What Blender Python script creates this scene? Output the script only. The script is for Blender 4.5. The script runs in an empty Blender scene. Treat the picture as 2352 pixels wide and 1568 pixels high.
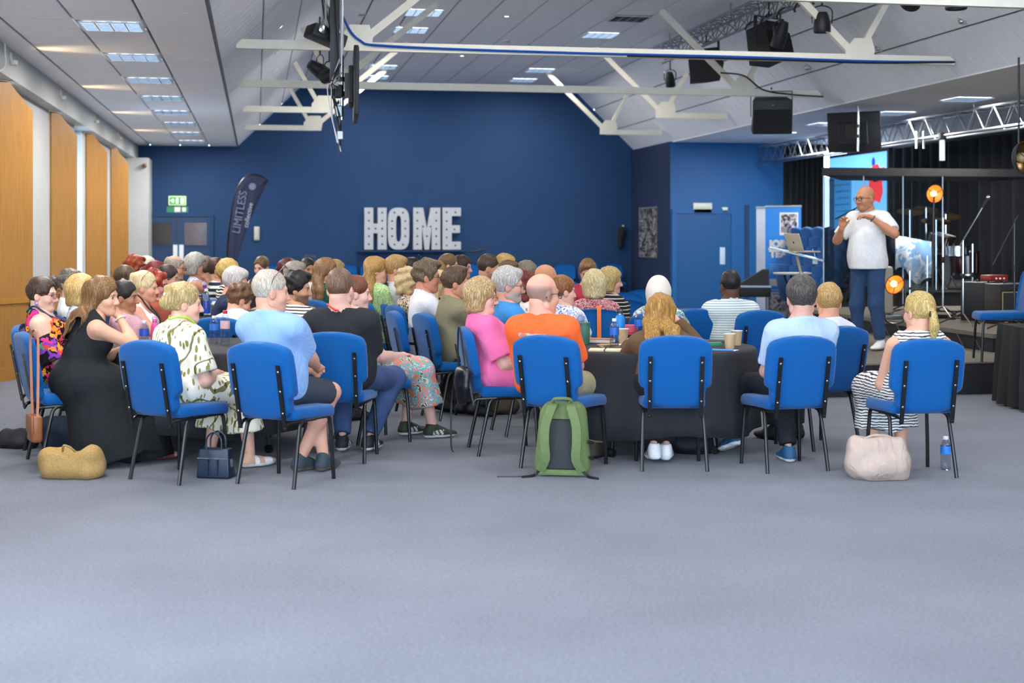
import bpy, bmesh, math, random
import numpy as np
from mathutils import Vector, Matrix
# ---------------------------------------------------------------- camera, world, exposure, large lights
F = 3219.0; CXP = 1176.0; HY = 540.0; CAMH = 1.517
TH = math.atan(587.0 / F); CT, ST = math.cos(TH), math.sin(TH)
scn = bpy.context.scene
COL = scn.collection
cam_d = bpy.data.cameras.new('camera'); cam = bpy.data.objects.new('camera', cam_d); COL.objects.link(cam)
cam.location = (0, 0, CAMH); cam.rotation_euler = (math.pi / 2, 0, -TH)
cam_d.sensor_width = 36.0; cam_d.lens = 36.0 * F / 2352.0
cam_d.shift_y = -(784.0 - HY) / 2352.0
cam_d.clip_start = 0.05; cam_d.clip_end = 200
cam_d.dof.use_dof = True; cam_d.dof.focus_distance = 10.6; cam_d.dof.aperture_fstop = 2.2
scn.camera = cam
w = bpy.data.worlds.new('world'); scn.world = w; w.use_nodes = True
bg = w.node_tree.nodes['Background']; bg.inputs[0].default_value = (0.62, 0.80, 1.0, 1); bg.inputs[1].default_value = 12.0
vs = scn.view_settings
vs.view_transform = 'Standard'; vs.look = 'None'; vs.gamma = 1.0; vs.use_curve_mapping = False
vs.exposure = 0.46
cy = scn.cycles; cy.max_bounces = 6; cy.diffuse_bounces = 3; cy.glossy_bounces = 2; cy.transmission_bounces = 2; cy.transparent_max_bounces = 10; cy.caustics_reflective = False; cy.caustics_refractive = False; cy.adaptive_threshold = 0.05
LAMP_C = (1.0, .96, .91); LAMP_W = 42.0          # watts of every ceiling light panel
def add_area(name, loc, size, size_y, rot, watts, color, portal=False):
    l = bpy.data.lights.new(name, 'AREA'); l.shape = 'RECTANGLE'; l.size = size; l.size_y = size_y
    l.energy = watts; l.color = color
    if portal: l.cycles.is_portal = True
    o = bpy.data.objects.new(name, l); COL.objects.link(o); o.location = loc; o.rotation_euler = rot
    return o
# daylight enters through the glazed wall behind the photographer and the narrow side windows
REAR_V = -7.0
add_area('rear_window_portal', (3.0, REAR_V - 0.05, 1.75), 11.0, 3.1, (math.pi / 2, 0, math.pi), 1, (1, 1, 1), True)
# ---------------------------------------------------------------- helpers
rnd = random.Random(7)
def W(xc, zc, h=0.0):                 # metres right of / ahead of the camera -> hall coordinates
    return (xc * CT + zc * ST, -xc * ST + zc * CT, h)
def at(px, zc, h=0.0):                # a spot at distance zc along the view, in line with picture column px
    return W((px - CXP) * zc / F, zc, h)
def on(px, py, h=0.0):                # the spot on the level h
    zc = F * (CAMH - h) / (py - HY); return at(px, zc, h)
def hgt(py, zc): return CAMH - (py - HY) * zc / F
def rz(a): return -(math.radians(a) + TH)   # heading a: degrees clockwise from the viewing direction
def lin(c):
    if isinstance(c, str):
        c = c.lstrip('#'); c = [int(c[i:i + 2], 16) / 255 for i in (0, 2, 4)]
    return tuple((x / 12.92 if x <= 0.04045 else ((x + 0.055) / 1.055) ** 2.4) for x in c)
MATS = {}
def nodes(m):
    m.use_nodes = True; nt = m.node_tree; return nt, nt.nodes, nt.links, nt.nodes['Principled BSDF']
def mat(name, color, rough=0.6, metal=0.0, noise=0.0, nscale=60.0, bump=0.0, bscale=200.0, emit=None, estr=0.0, spec=0.5, sheen=0.0, trans=0.0, alpha=1.0, stretch=None, coat=0.0):
    if name in MATS: return MATS[name]
    m = bpy.data.materials.new(name); nt, N, L, b = nodes(m); c = lin(color)
    b.inputs['Base Color'].default_value = (*c, 1); b.inputs['Roughness'].default_value = rough
    b.inputs['Metallic'].default_value = metal; b.inputs['Specular IOR Level'].default_value = spec
    if sheen: b.inputs['Sheen Weight'].default_value = sheen; b.inputs['Sheen Roughness'].default_value = 0.4
    if coat: b.inputs['Coat Weight'].default_value = coat
    if trans: b.inputs['Transmission Weight'].default_value = trans
    if alpha < 1: b.inputs['Alpha'].default_value = alpha
    tc = N.new('ShaderNodeTexCoord')
    vec = tc.outputs['Object']
    if stretch:
        mp = N.new('ShaderNodeMapping'); mp.inputs['Scale'].default_value = stretch; L.new(vec, mp.inputs['Vector']); vec = mp.outputs['Vector']
    if noise:
        n = N.new('ShaderNodeTexNoise'); n.inputs['Scale'].default_value = nscale; n.inputs['Detail'].default_value = 4
        L.new(vec, n.inputs['Vector'])
        r = N.new('ShaderNodeMapRange'); r.inputs[1].default_value = 0.25; r.inputs[2].default_value = 0.75
        r.inputs[3].default_value = 1 - noise; r.inputs[4].default_value = 1 + noise; L.new(n.outputs[0], r.inputs[0])
        mx = N.new('ShaderNodeMix'); mx.data_type = 'RGBA'; mx.blend_type = 'MULTIPLY'; mx.inputs[0].default_value = 1
        mx.inputs[6].default_value = (*c, 1); L.new(r.outputs[0], mx.inputs[7]); L.new(mx.outputs[2], b.inputs['Base Color'])
    if bump:
        n2 = N.new('ShaderNodeTexNoise'); n2.inputs['Scale'].default_value = bscale; n2.inputs['Detail'].default_value = 3
        L.new(vec, n2.inputs['Vector'])
        bp = N.new('ShaderNodeBump'); bp.inputs['Strength'].default_value = bump; bp.inputs['Distance'].default_value = 0.01
        L.new(n2.outputs[0], bp.inputs['Height']); L.new(bp.outputs[0], b.inputs['Normal'])
    if emit is not None:
        b.inputs['Emission Color'].default_value = (*lin(emit), 1); b.inputs['Emission Strength'].default_value = estr
    MATS[name] = m; return m
def glass_mat(name, color, tint=0.85, rough=0.03):
    if name in MATS: return MATS[name]
    m = bpy.data.materials.new(name); m.use_nodes = True; nt = m.node_tree; N, L = nt.nodes, nt.links
    N.remove(N['Principled BSDF']); out = N['Material Output']
    t = N.new('ShaderNodeBsdfTransparent'); t.inputs[0].default_value = (*[x * tint for x in lin(color)], 1)
    g = N.new('ShaderNodeBsdfGlossy'); g.inputs['Roughness'].default_value = rough
    lw = N.new('ShaderNodeLayerWeight'); lw.inputs[0].default_value = .35; fr = N.new('ShaderNodeMath'); fr.operation = 'MULTIPLY_ADD'; fr.inputs[1].default_value = .45; fr.inputs[2].default_value = .03; L.new(lw.outputs['Facing'], fr.inputs[0])
    mx = N.new('ShaderNodeMixShader'); L.new(fr.outputs[0], mx.inputs[0]); L.new(t.outputs[0], mx.inputs[1]); L.new(g.outputs[0], mx.inputs[2])
    L.new(mx.outputs[0], out.inputs[0]); MATS[name] = m; return m

def props(o, label=None, cat=None, group=None, kind=None):
    if label: o['label'] = label
    if cat: o['category'] = cat
    if group: o['group'] = group
    if kind: o['kind'] = kind
    return o
def empty(name, loc=(0, 0, 0), rotz=0.0, label=None, cat=None, group=None):
    o = bpy.data.objects.new(name, None); COL.objects.link(o); o.location = loc; o.rotation_euler = (0, 0, rotz)
    o.empty_display_size = 0.1
    return props(o, label, cat, group)
class MB:
    """collects polygons; build() links them as one mesh object"""
    def __init__(s): s.v = []; s.f = []
    def add(s, vs_, fs_):
        n = len(s.v); s.v += [tuple(p) for p in vs_]; s.f += [tuple(i + n for i in f) for f in fs_]; return s
    def box(s, lo, hi):
        (a, b, c), (d, e, f) = lo, hi
        return s.add([(a, b, c), (d, b, c), (d, e, c), (a, e, c), (a, b, f), (d, b, f), (d, e, f), (a, e, f)],
                     [(0, 3, 2, 1), (4, 5, 6, 7), (0, 1, 5, 4), (1, 2, 6, 5), (2, 3, 7, 6), (3, 0, 4, 7)])
    def cbox(s, c, d): return s.box([c[i] - d[i] / 2 for i in range(3)], [c[i] + d[i] / 2 for i in range(3)])
    def rbox(s, lo, hi, r, seg=2):
        bm = bmesh.new(); bmesh.ops.create_cube(bm, size=1)
        for v in bm.verts: v.co = Vector([lo[i] + (v.co[i] + .5) * (hi[i] - lo[i]) for i in range(3)])
        bmesh.ops.bevel(bm, geom=list(bm.edges), offset=r, segments=seg, profile=0.5, affect='EDGES')
        bm.verts.index_update(); s.add([v.co[:] for v in bm.verts], [[v.index for v in f.verts] for f in bm.faces]); bm.free(); return s
    def tube(s, pts, r, n=8, closed=False, caps=True):
        pts = [Vector(p) for p in pts]; m = len(pts); R = r if isinstance(r, (list, tuple)) else [r] * m
        rings = []; prev = None
        for i, p in enumerate(pts):
            if closed: t = (pts[(i + 1) % m] - pts[i - 1])
            else: t = (pts[min(i + 1, m - 1)] - pts[max(i - 1, 0)])
            t.normalize()
            if prev is None:
                a = Vector((0, 0, 1)) if abs(t.z) < .9 else Vector((1, 0, 0)); nx = t.cross(a).normalized()
            else: nx = (prev - t * prev.dot(t)).normalized()
            prev = nx; ny = t.cross(nx)
            rings.append([p + (nx * math.cos(2 * math.pi * k / n) + ny * math.sin(2 * math.pi * k / n)) * R[i] for k in range(n)])
        vs_ = [q for rg in rings for q in rg]; fs_ = []
        for i in range(m if closed else m - 1):
            j = (i + 1) % m
            for k in range(n): fs_.append((i * n + k, i * n + (k + 1) % n, j * n + (k + 1) % n, j * n + k))
        if caps and not closed: fs_ += [tuple(range(n))[::-1], tuple((m - 1) * n + k for k in range(n))]
        return s.add(vs_, fs_)
    def lathe(s, prof, n=20, c=(0, 0, 0), caps=True):
        vs_ = []; m = len(prof)
        for r, z in prof:
            for k in range(n):
                a = 2 * math.pi * k / n; vs_.append((c[0] + r * math.cos(a), c[1] + r * math.sin(a), c[2] + z))
        fs_ = [(i * n + k, i * n + (k + 1) % n, (i + 1) * n + (k + 1) % n, (i + 1) * n + k) for i in range(m - 1) for k in range(n)]
        if caps: fs_ += [tuple(range(n))[::-1], tuple((m - 1) * n + k for k in range(n))]
        return s.add(vs_, fs_)
    def prism(s, poly, y0, y1):          # outline in x,z pushed along y
        n = len(poly); vs_ = [(x, y0, z) for x, z in poly] + [(x, y1, z) for x, z in poly]
        return s.add(vs_, [tuple(range(n)), tuple(range(2 * n - 1, n - 1, -1))] + [(i, i + n, (i + 1) % n + n, (i + 1) % n) for i in range(n)])
    def beam(s, a, b, wd, ht):           # rectangular bar from a to b
        a, b = Vector(a), Vector(b); t = (b - a).normalized(); up = Vector((0, 0, 1)) if abs(t.z) < .95 else Vector((0, 1, 0))
        x = t.cross(up).normalized() * (wd / 2); y = x.cross(t).normalized() * (ht / 2)
        q = [a - x - y, a + x - y, a + x + y, a - x + y, b - x - y, b + x - y, b + x + y, b - x + y]
        return s.add(q, [(0, 3, 2, 1), (4, 5, 6, 7), (0, 1, 5, 4), (1, 2, 6, 5), (2, 3, 7, 6), (3, 0, 4, 7)])
    def sphere(s, c, r, n=12, m=8):
        if not isinstance(r, (list, tuple)): r = (r, r, r)
        prof = [(math.sin(math.pi * (i + .02) / (m + .04)), -math.cos(math.pi * (i + .02) / (m + .04))) for i in range(m + 1)]
        t = MB().lathe(prof, n); return s.add([(c[0] + x * r[0], c[1] + y * r[1], c[2] + z * r[2]) for x, y, z in t.v], t.f)
    def xf(s, M): s.v = [tuple(M @ Vector(p)) for p in s.v]; return s
    def mesh(s, name, m=None, smooth=None):
        me = bpy.data.meshes.new(name); me.from_pydata(s.v, [], s.f); me.update()
        bm = bmesh.new(); bm.from_mesh(me); bmesh.ops.recalc_face_normals(bm, faces=bm.faces)
        bm.to_mesh(me); bm.free()
        if smooth is not None:
            me.polygons.foreach_set('use_smooth', [True] * len(me.polygons))
            if smooth < 179: me.set_sharp_from_angle(angle=math.radians(smooth))
        if m: me.materials.append(m)
        return me
    def build(s, name, m=None, parent=None, smooth=35, loc=None, rotz=None, rot=None):
        return link(name, s.mesh(name, m, smooth), parent, loc, rotz, rot)
def link(name, me, parent=None, loc=None, rotz=None, rot=None):
    o = bpy.data.objects.new(name, me); COL.objects.link(o); o.parent = parent
    if loc is not None: o.location = loc
    if rotz is not None: o.rotation_euler = (0, 0, rotz)
    if rot is not None: o.rotation_euler = rot
    return o
def kids(o, cache={}):
    return [c for c in bpy.data.objects if c.parent is o]
def copy_tree(o, parent=None, ch=None):
    c = o.copy(); COL.objects.link(c); c.parent = parent
    for k in (o.children if ch is None else ch): copy_tree(k, c)
    return c
def text(name, body, size, m, parent=None, loc=(0, 0, 0), rot=(math.pi / 2, 0, 0), align='CENTER', ext=0.002, sx=1.0, bold=0.0):
    cu = bpy.data.curves.new(name, 'FONT'); cu.body = body; cu.size = size; cu.align_x = align; cu.align_y = 'CENTER'; cu.extrude = ext; cu.offset = bold
    tmp = bpy.data.objects.new(name, cu); COL.objects.link(tmp); bpy.context.view_layer.update()
    me = bpy.data.meshes.new_from_object(tmp.evaluated_get(bpy.context.evaluated_depsgraph_get())); bpy.data.objects.remove(tmp); bpy.data.curves.remove(cu)
    me.materials.clear(); me.materials.append(m); o = link(name, me, parent, loc, None, rot); o.scale = (sx, 1, 1); return o
def catmull(pts, n=6):
    P = [Vector(p) for p in pts]; P = [2 * P[0] - P[1]] + P + [2 * P[-1] - P[-2]]; out = []
    for i in range(1, len(P) - 2):
        for k in range(n):
            t = k / n; a, b, c, d = P[i - 1], P[i], P[i + 1], P[i + 2]
            out.append(.5 * ((2 * b) + (c - a) * t + (2 * a - 5 * b + 4 * c - d) * t * t + (3 * b - a - 3 * c + d) * t ** 3))
    return out + [P[-2]]
# ---------------------------------------------------------------- the hall
SOF = 3.45; TOPH = 4.82; BV = 30.92
UL, UR, U0, U1 = -0.40, 8.47, 1.0, 7.05     # soffit edges and the flat top of the vault
def carpet_mat():
    m = bpy.data.materials.new('carpet'); nt, N, L, b = nodes(m)
    tc = N.new('ShaderNodeTexCoord'); vec = tc.outputs['Object']
    a = N.new('ShaderNodeTexNoise'); a.inputs['Scale'].default_value = 240; a.inputs['Detail'].default_value = 2; L.new(vec, a.inputs['Vector'])
    c = N.new('ShaderNodeTexNoise'); c.inputs['Scale'].default_value = 0.9; c.inputs['Detail'].default_value = 5; L.new(vec, c.inputs['Vector'])
    d = N.new('ShaderNodeTexNoise'); d.inputs['Scale'].default_value = 60; d.inputs['Detail'].default_value = 3; L.new(vec, d.inputs['Vector'])
    m1 = N.new('ShaderNodeMath'); m1.operation = 'MULTIPLY_ADD'; m1.inputs[1].default_value = 0.8; L.new(c.outputs[0], m1.inputs[0]); L.new(a.outputs[0], m1.inputs[2])
    m2 = N.new('ShaderNodeMath'); m2.operation = 'MULTIPLY_ADD'; m2.inputs[1].default_value = 1.0; L.new(d.outputs[0], m2.inputs[0]); L.new(m1.outputs[0], m2.inputs[2])
    cr = N.new('ShaderNodeValToRGB'); cr.color_ramp.elements[0].position = 0.75; cr.color_ramp.elements[1].position = 1.65
    cr.color_ramp.elements[0].color = (*lin('#4e505b'), 1); cr.color_ramp.elements[1].color = (*lin('#787a87'), 1)
    mr = N.new('ShaderNodeMapRange'); mr.inputs[1].default_value = 1.0; mr.inputs[2].default_value = 1.85; L.new(m2.outputs[0], mr.inputs[0])
    cr.color_ramp.elements[0].position = 0.0; cr.color_ramp.elements[1].position = 1.0
    L.new(mr.outputs[0], cr.inputs[0]); L.new(cr.outputs[0], b.inputs['Base Color'])
    b.inputs['Roughness'].default_value = 0.95; b.inputs['Specular IOR Level'].default_value = 0.1
    b.inputs['Sheen Weight'].default_value = 0.2
    bp = N.new('ShaderNodeBump'); bp.inputs['Strength'].default_value = 0.5; bp.inputs['Distance'].default_value = 0.004; L.new(a.outputs[0], bp.inputs['Height']); L.new(bp.outputs[0], b.inputs['Normal'])
    return m
M_carpet = carpet_mat()
M_blue = mat('navy_paint', '#123c68', 0.75, noise=0.05, nscale=2.0, bump=0.05, bscale=120)
M_blue2 = mat('bright_blue_paint', '#065a98', 0.55, noise=0.03, nscale=3)
M_tile = mat('ceiling_tile', '#eff2f7', 0.8, noise=0.03, nscale=8, bump=0.04, bscale=300)
M_gap = mat('tile_joint', '#6a6e76', 0.8, noise=0.05)
M_white = mat('white_paint', '#d8d6d0', 0.6, noise=0.03, nscale=5)
M_cream = mat('cream_steel', '#f0ead8', 0.45, noise=0.04, nscale=9)
M_grey = mat('grey_render', '#b9bcbb', 0.8, noise=0.04, nscale=4)
M_black = mat('black_cloth', '#1e2024', 0.9, noise=0.15, nscale=12)
M_blackp = mat('black_paint', '#2a2a2c', 0.6, noise=0.15, nscale=9)
M_dark = mat('black_plastic', '#17181b', 0.5, noise=0.1, nscale=40, bump=0.1, bscale=400)
M_chrome = mat('chrome', '#c8ccd2', 0.18, 1.0, noise=0.03)
M_alu = mat('aluminium', '#9aa0a8', 0.35, 1.0, noise=0.05)
M_steel = mat('black_steel', '#0e0f12', 0.32, 0.0, noise=0.1, spec=0.6)
M_wood = mat('oak_veneer', '#a8783a', 0.45, noise=0.14, nscale=6, stretch=(9, 9, .5))
M_woodtrim = mat('oak_trim', '#b07c36', 0.4, noise=0.12, nscale=6, stretch=(3, 3, 3))
M_clear = glass_mat('window_glass', '#ffffff', 0.95)
def S(o, label=None): o['kind'] = 'structure'; (label and o.__setitem__('label', label)); return o
M_floor = M_carpet
S(MB().box((-8, REAR_V, -0.1), (14.5, BV + .2, 0)).build('floor', M_carpet, smooth=None), 'grey lavender loop pile carpet floor across the hall')
# back wall with the outline of the vault
prof = [(-3.6, 0), (8.5, 0), (8.5, SOF + .1), (UR, SOF), (U1, TOPH), (U0, TOPH), (UL, SOF), (-3.6, SOF)]
S(MB().prism(prof, BV, BV + .2).build('wall_back', M_blue, smooth=None), 'navy blue end wall under the vaulted ceiling')
BLK = 8.40; BLV = 27.85; BLE = 10.85
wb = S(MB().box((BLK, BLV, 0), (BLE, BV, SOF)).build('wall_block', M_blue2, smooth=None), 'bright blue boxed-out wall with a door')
wb.data.materials.append(mat('shaded_side_navy', '#17294a', .7, noise=.04))  # shade of the left-facing side put into a darker colour
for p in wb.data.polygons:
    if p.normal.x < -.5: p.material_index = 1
S(MB().box((BLE, 28.0, 0), (11.75, 28.2, SOF)).box((13.0, 28.0, 0), (14.0, 28.2, SOF)).box((11.75, 28.0, 0), (13.0, 28.2, 1.45)).box((11.75, 28.0, 3.33), (13.0, 28.2, SOF)).build('wall_stage', M_blackp, smooth=None), 'black end wall behind the stage')
S(MB().box((13.2, -2, 0), (13.4, 28.2, SOF)).build('wall_right', M_blackp, smooth=None), 'black side wall behind the stage')
S(MB().box((13.2, REAR_V, 0), (13.4, -2, SOF)).build('wall_right', M_white, smooth=None), 'white side wall beside the rear windows')
# rear wall: piers, sill and lintel around the big windows
rw = MB().box((-8, REAR_V - .2, 0), (14.4, REAR_V, .2)).box((-8, REAR_V - .2, 3.3), (14.4, REAR_V, TOPH + .2))
for u in (-6.2, -2.5, 0.8, 4.1, 7.4, 8.5, 13.8): rw.box((u - .12 if u not in (-6.2, 13.8) else u - 1.8, REAR_V - .2, .2), (u + .12 if u < 8.5 else u + .3 + 5 * (u == 8.5), REAR_V, 3.3))
S(rw.build('wall_rear', M_white, smooth=None), 'glazed wall behind the photographer')
for i, (a, b_) in enumerate(((-2.38, .68), (.92, 3.98), (4.22, 7.28))):
    fr = MB()
    for x in (a + .03, (a + b_) / 2, b_ - .03): fr.box((x - .03, REAR_V - .12, .2), (x + .03, REAR_V - .06, 3.3))
    for z in (.23, 2.3, 3.27): fr.box((a, REAR_V - .12, z - .03), (b_, REAR_V - .06, z + .03))
    S(fr.build('window_%d' % (i + 1), M_white, smooth=None), 'large white framed window in the rear wall')
# ---- left wall: piers with narrow windows hidden behind slanted oak panels
UW = -2.65
VR = [7.6, 11.65, 15.7, 19.45, 23.3, 27.1]
holes = sorted([(v - .47, v - .04) for v in VR] + [(21.55, 22.5), (-5.8, -3.9), (-3.3, -1.4), (-.8, 1.1), (1.7, 3.6), (4.2, 6.1)])
lw = MB(); v0 = REAR_V
for a, b_ in holes: lw.box((UW - .25, v0, 0), (UW, a, 3.13)); v0 = b_
lw.box((UW - .25, v0, 0), (UW, BV, 3.13))
for a, b_ in holes: lw.box((UW - .25, a, 0), (UW, b_, .35))
S(lw.build('wall_left', M_grey, smooth=None), 'pale grey window wall with piers')
S(MB().box((-3.2, REAR_V, 3.13), (-2.49, BV, 3.6)).build('trim_1', M_grey, smooth=None), 'grey downstand beam along the window wall')
for i, (a, b_) in enumerate(holes):
    wn = MB()
    for z in (.38, 1.9, 3.10): wn.box((UW - .22, a, z - .03), (UW - .14, b_, z + .03))
    for v in (a + .025, b_ - .025): wn.box((UW - .22, v - .025, .35), (UW - .14, v + .025, 3.13))
    wo = S(wn.build('window_%d' % (i + 4), M_white, smooth=None), 'tall narrow white framed side window')
    MB().box((UW - .19, a, .35), (UW - .18, b_, 3.13)).build('pane', M_clear, wo, smooth=None)
    add_area('side_window_portal', (UW - .3, (a + b_) / 2, 1.75), b_ - a, 2.75, (0, math.pi / 2 * -1, 0), 1, (1, 1, 1), True)
for i, v in enumerate(VR):
    dx, dy = .5, .866; Lp = .53
    a = (-2.38 - dx * Lp, v - dy * Lp); b_ = (-2.38, v); nx, ny = dy * .03, -dx * .03
    t0, t1 = 3.6, 2.84; t0 = min(t0, 3.12)
    xm = (b_[0] + (a[0] - b_[0]) * .72, b_[1] + (a[1] - b_[1]) * .72)
    e = empty('oak_panel', (b_[0], b_[1], 0), 0, ['', '', 'largest oak veneer panel with slanted top by the window wall', 'second oak panel along the window wall, beside the bright slit window',
              'third oak panel along the window wall, in shade', 'oak panel with slanted top nearest the blue end wall'][i] or 'oak panel with slanted top beside the camera, position %s along the wall' % ['first', 'second'][i], 'panel', 'oak panels along the window wall')
    def pan(z0, z1s, th, name, mm, zz=None):
        q = MB(); A = (a[0] - b_[0], a[1] - b_[1]); X = (xm[0] - b_[0], xm[1] - b_[1]); o = (nx * th, ny * th)
        if zz: P = [((0, 0), zz[0]), (A, zz[0]), (A, zz[1]), ((0, 0), zz[1])]
        else: P = [((0, 0), z0), (A, z0), (A, 3.12), (X, 3.12), ((0, 0), t1)]
        n = len(P); vs_ = [(p[0], p[1], z) for p, z in P] + [(p[0] + o[0], p[1] + o[1], z) for p, z in P]
        q.add(vs_, [tuple(range(n)), tuple(range(n, 2 * n))] + [(k, (k + 1) % n, (k + 1) % n + n, k + n) for k in range(n)])
        q.build(name, mm, e, smooth=None)
    pan(0, 0, 1.0, 'board', M_wood); pan(0, 0, 1.5, 'dado_rail', M_woodtrim, (.80, .86)); pan(0, 0, 1.4, 'skirting', M_woodtrim, (0, .13))
    # warm uplight tucked on top of the panel head
    l = bpy.data.lights.new('uplight', 'SPOT'); l.energy = 16; l.color = (1.0, .74, .42); l.spot_size = math.radians(80); l.spot_blend = .9; l.shadow_soft_size = .12
    lo = bpy.data.objects.new('uplight', l); COL.objects.link(lo); lo.location = (-2.36, v - .62, 3.24); lo.rotation_euler = (0, math.radians(-106), 0)
    ul = empty('wall_uplighter', (-2.45, v - .62, 3.26), 0, 'small warm uplighter above the %s oak panel from the camera' % ['first', 'second', 'third', 'fourth', 'fifth', 'sixth'][i], 'light', 'uplighters over the oak panels')
    MB().lathe([(.02, 0), (.035, .01), (.04, .05), (.036, .05), (.02, .03)], 14).build('housing', M_white, ul)
    MB().box((-.04, -.015, .01), (-.02, .015, .13)).build('bracket', M_white, ul)
S(MB().box((-2.66, 29.9, 0), (-2.2, BV, 3.12)).build('column', M_grey, smooth=None), 'pale grey corner column at the end wall')
MB().sphere((0, 0, 0), (.05, .05, .05)).build('wall_sounder', mat('sounder_red', '#7c4a44', .5), None, loc=(-2.28, 29.86, 2.95))
props(bpy.data.objects['wall_sounder'], 'small red round alarm sounder on the grey corner column', 'alarm')
add_pipe = MB().tube(catmull([(-2.46, 14.6, 3.43), (-2.46, 14.6, 3.2), (-2.5, 14.3, 3.12), (-2.6, 13.3, 3.05), (-2.63, 13.1, 2.95)], 5), .012, 6)
props(add_pipe.build('conduit_pipe', M_white), 'thin white bent conduit on the window wall beam', 'pipe')
# ---- ceilings
def tile_mesh(): return MB().rbox((-.5, -.5, -.5), (.5, .5, .5), .012, 1).mesh('tile', M_tile)
TM = tile_mesh()
def tile(parent, c, dims, rot=(0, 0, 0), name='tile', me=None):
    o = link(name, me or TM, parent, c, None, rot); o.scale = dims; return o
cl = S(MB().box((-2.49, REAR_V, SOF + .012), (UL, BV, SOF + .1)).build('ceiling_left', M_gap, smooth=None), 'white tiled soffit above the window wall')
LIT_L = [13.29 + 2.285 * k for k in range(-8, 8)]
LROW = .5712
cols = [(-2.49, -2.245), (-2.215, -1.617), (-1.593, -1.012), (-.988, -.415)]
k0 = -7; r0 = 13.29 - LROW / 2
n = 0
for j in range(k0, 32):
    va, vb = r0 + j * LROW, min(r0 + (j + 1) * LROW, BV)
    if vb - va < .1: continue
    for ci, (ua, ub) in enumerate(cols):
        if ci == 2 and j % 4 == 0: continue
        tile(cl, ((ua + ub) / 2, (va + vb) / 2, SOF), (ub - ua, vb - va - .006, .024))
for v in (REAR_V,):
    S(MB().box((-2.49, v, SOF - .012), (UL, r0 + k0 * LROW, SOF + .012)).build('ceiling_left', M_tile, smooth=None), 'plain white soffit over the camera')
MB().box((UL - .015, REAR_V, SOF - .02), (UL + .015, BV, SOF + .03)).build('edge_trim', M_gap, cl, smooth=None)
slL = math.hypot(U0 - UL, TOPH - SOF); angL = math.atan2(TOPH - SOF, U0 - UL); slR = math.hypot(UR - U1, TOPH - SOF); angR = math.atan2(TOPH - SOF, UR - U1)
def slope(ua, ub, sgn, ang, ln, name, lab, vstart, rows=3):
    q = MB(); off = .014
    q.add([(ua, REAR_V, SOF + off), (ub, REAR_V, TOPH + off), (ub, BV, TOPH + off), (ua, BV, SOF + off), (ua, REAR_V, SOF + .15), (ub, REAR_V, TOPH + .15), (ub, BV, TOPH + .15), (ua, BV, SOF + .15)],
          [(0, 1, 2, 3), (4, 7, 6, 5), (0, 4, 5, 1), (3, 2, 6, 7), (0, 3, 7, 4), (1, 5, 6, 2)])
    c = S(q.build(name, M_gap, smooth=None), lab)
    for j in range(300):
        va = vstart + j * .30
        if va > BV - .05: break
        vb = min(va + .30, BV)
        for r in range(rows):
            t = (r + .5) / rows
            tile(c, (ua + (ub - ua) * t, (va + vb) / 2, SOF + (TOPH - SOF) * t), (ln / rows - .03, vb - va - .011, .024), (0, -sgn * ang, 0), 'plank')
    return c
csl = slope(UL, U0, 1, angL, slL, 'ceiling_slope_left', 'sloping planked ceiling on the window side of the vault', 11.1)
csr = slope(UR, U1, -1, angR, slR, 'ceiling_slope_right', 'sloping planked ceiling on the stage side of the vault', 11.1)
cv = S(MB().box((U0, REAR_V, TOPH + .012), (U1, BV, TOPH + .1)).build('ceiling_vault', M_gap, smooth=None), 'flat tiled crown of the vaulted ceiling')
tw = (U1 - U0) / 10
LV = [(2.43, 20.6), (2.43, 22.4), (5.56, 20.6), (5.56, 22.4), (2.43, 27.4), (5.56, 29.2), (2.43, 29.2), (5.56, 27.4)]
for j in range(11):
    va, vb = 18.0 + j * 1.2, min(18.0 + (j + 1) * 1.2, BV)
    for c in range(10): tile(cv, (U0 + (c + .5) * tw, (va + vb) / 2, TOPH), (tw - .03, vb - va - .005, .024))
S(MB().box((U0, REAR_V, TOPH - .012), (U1, 17.99, TOPH + .013)).build('ceiling_vault', M_tile, smooth=None), 'plain crown of the vault above the camera')
for ua_, ub_, nm in ((UL, U0, 'window'), (UR, U1, 'stage')): S(MB().add([(ua_, REAR_V, SOF - .01), (ub_, REAR_V, TOPH - .01), (ub_, 11.09, TOPH - .01), (ua_, 11.09, SOF - .01)], [(0, 1, 2, 3)]).build('ceiling_slope_near', M_tile, smooth=None), 'plain %s-side slope above the camera' % nm)
S(MB().box((UR + .05, REAR_V, SOF - .012), (13.2, 14.99, SOF + .011)).build('ceiling_right', M_tile, smooth=None), 'plain stage-side soffit above the camera')
cr_ = S(MB().box((UR, REAR_V, SOF + .012), (13.4, 28.2, SOF + .1)).build('ceiling_right', M_gap, smooth=None), 'white tiled soffit above the stage side')
for j in range(22):
    for c in range(8):
        ua = UR + .05 + c * .585; tile(cr_, (ua + .2925, 15.0 + (j + .5) * .595, SOF), (.575, .588, .024))
MB().box((UR - .02, REAR_V, SOF - .015), (UR + .04, 28, SOF + .03)).build('edge_trim', M_tile, cr_, smooth=None)
S(MB().box((8.47, 27.9, SOF), (14, 31, SOF + .15)).build('ceiling_end', M_tile, smooth=None), 'plain soffit over the boxed-out corner')
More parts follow.
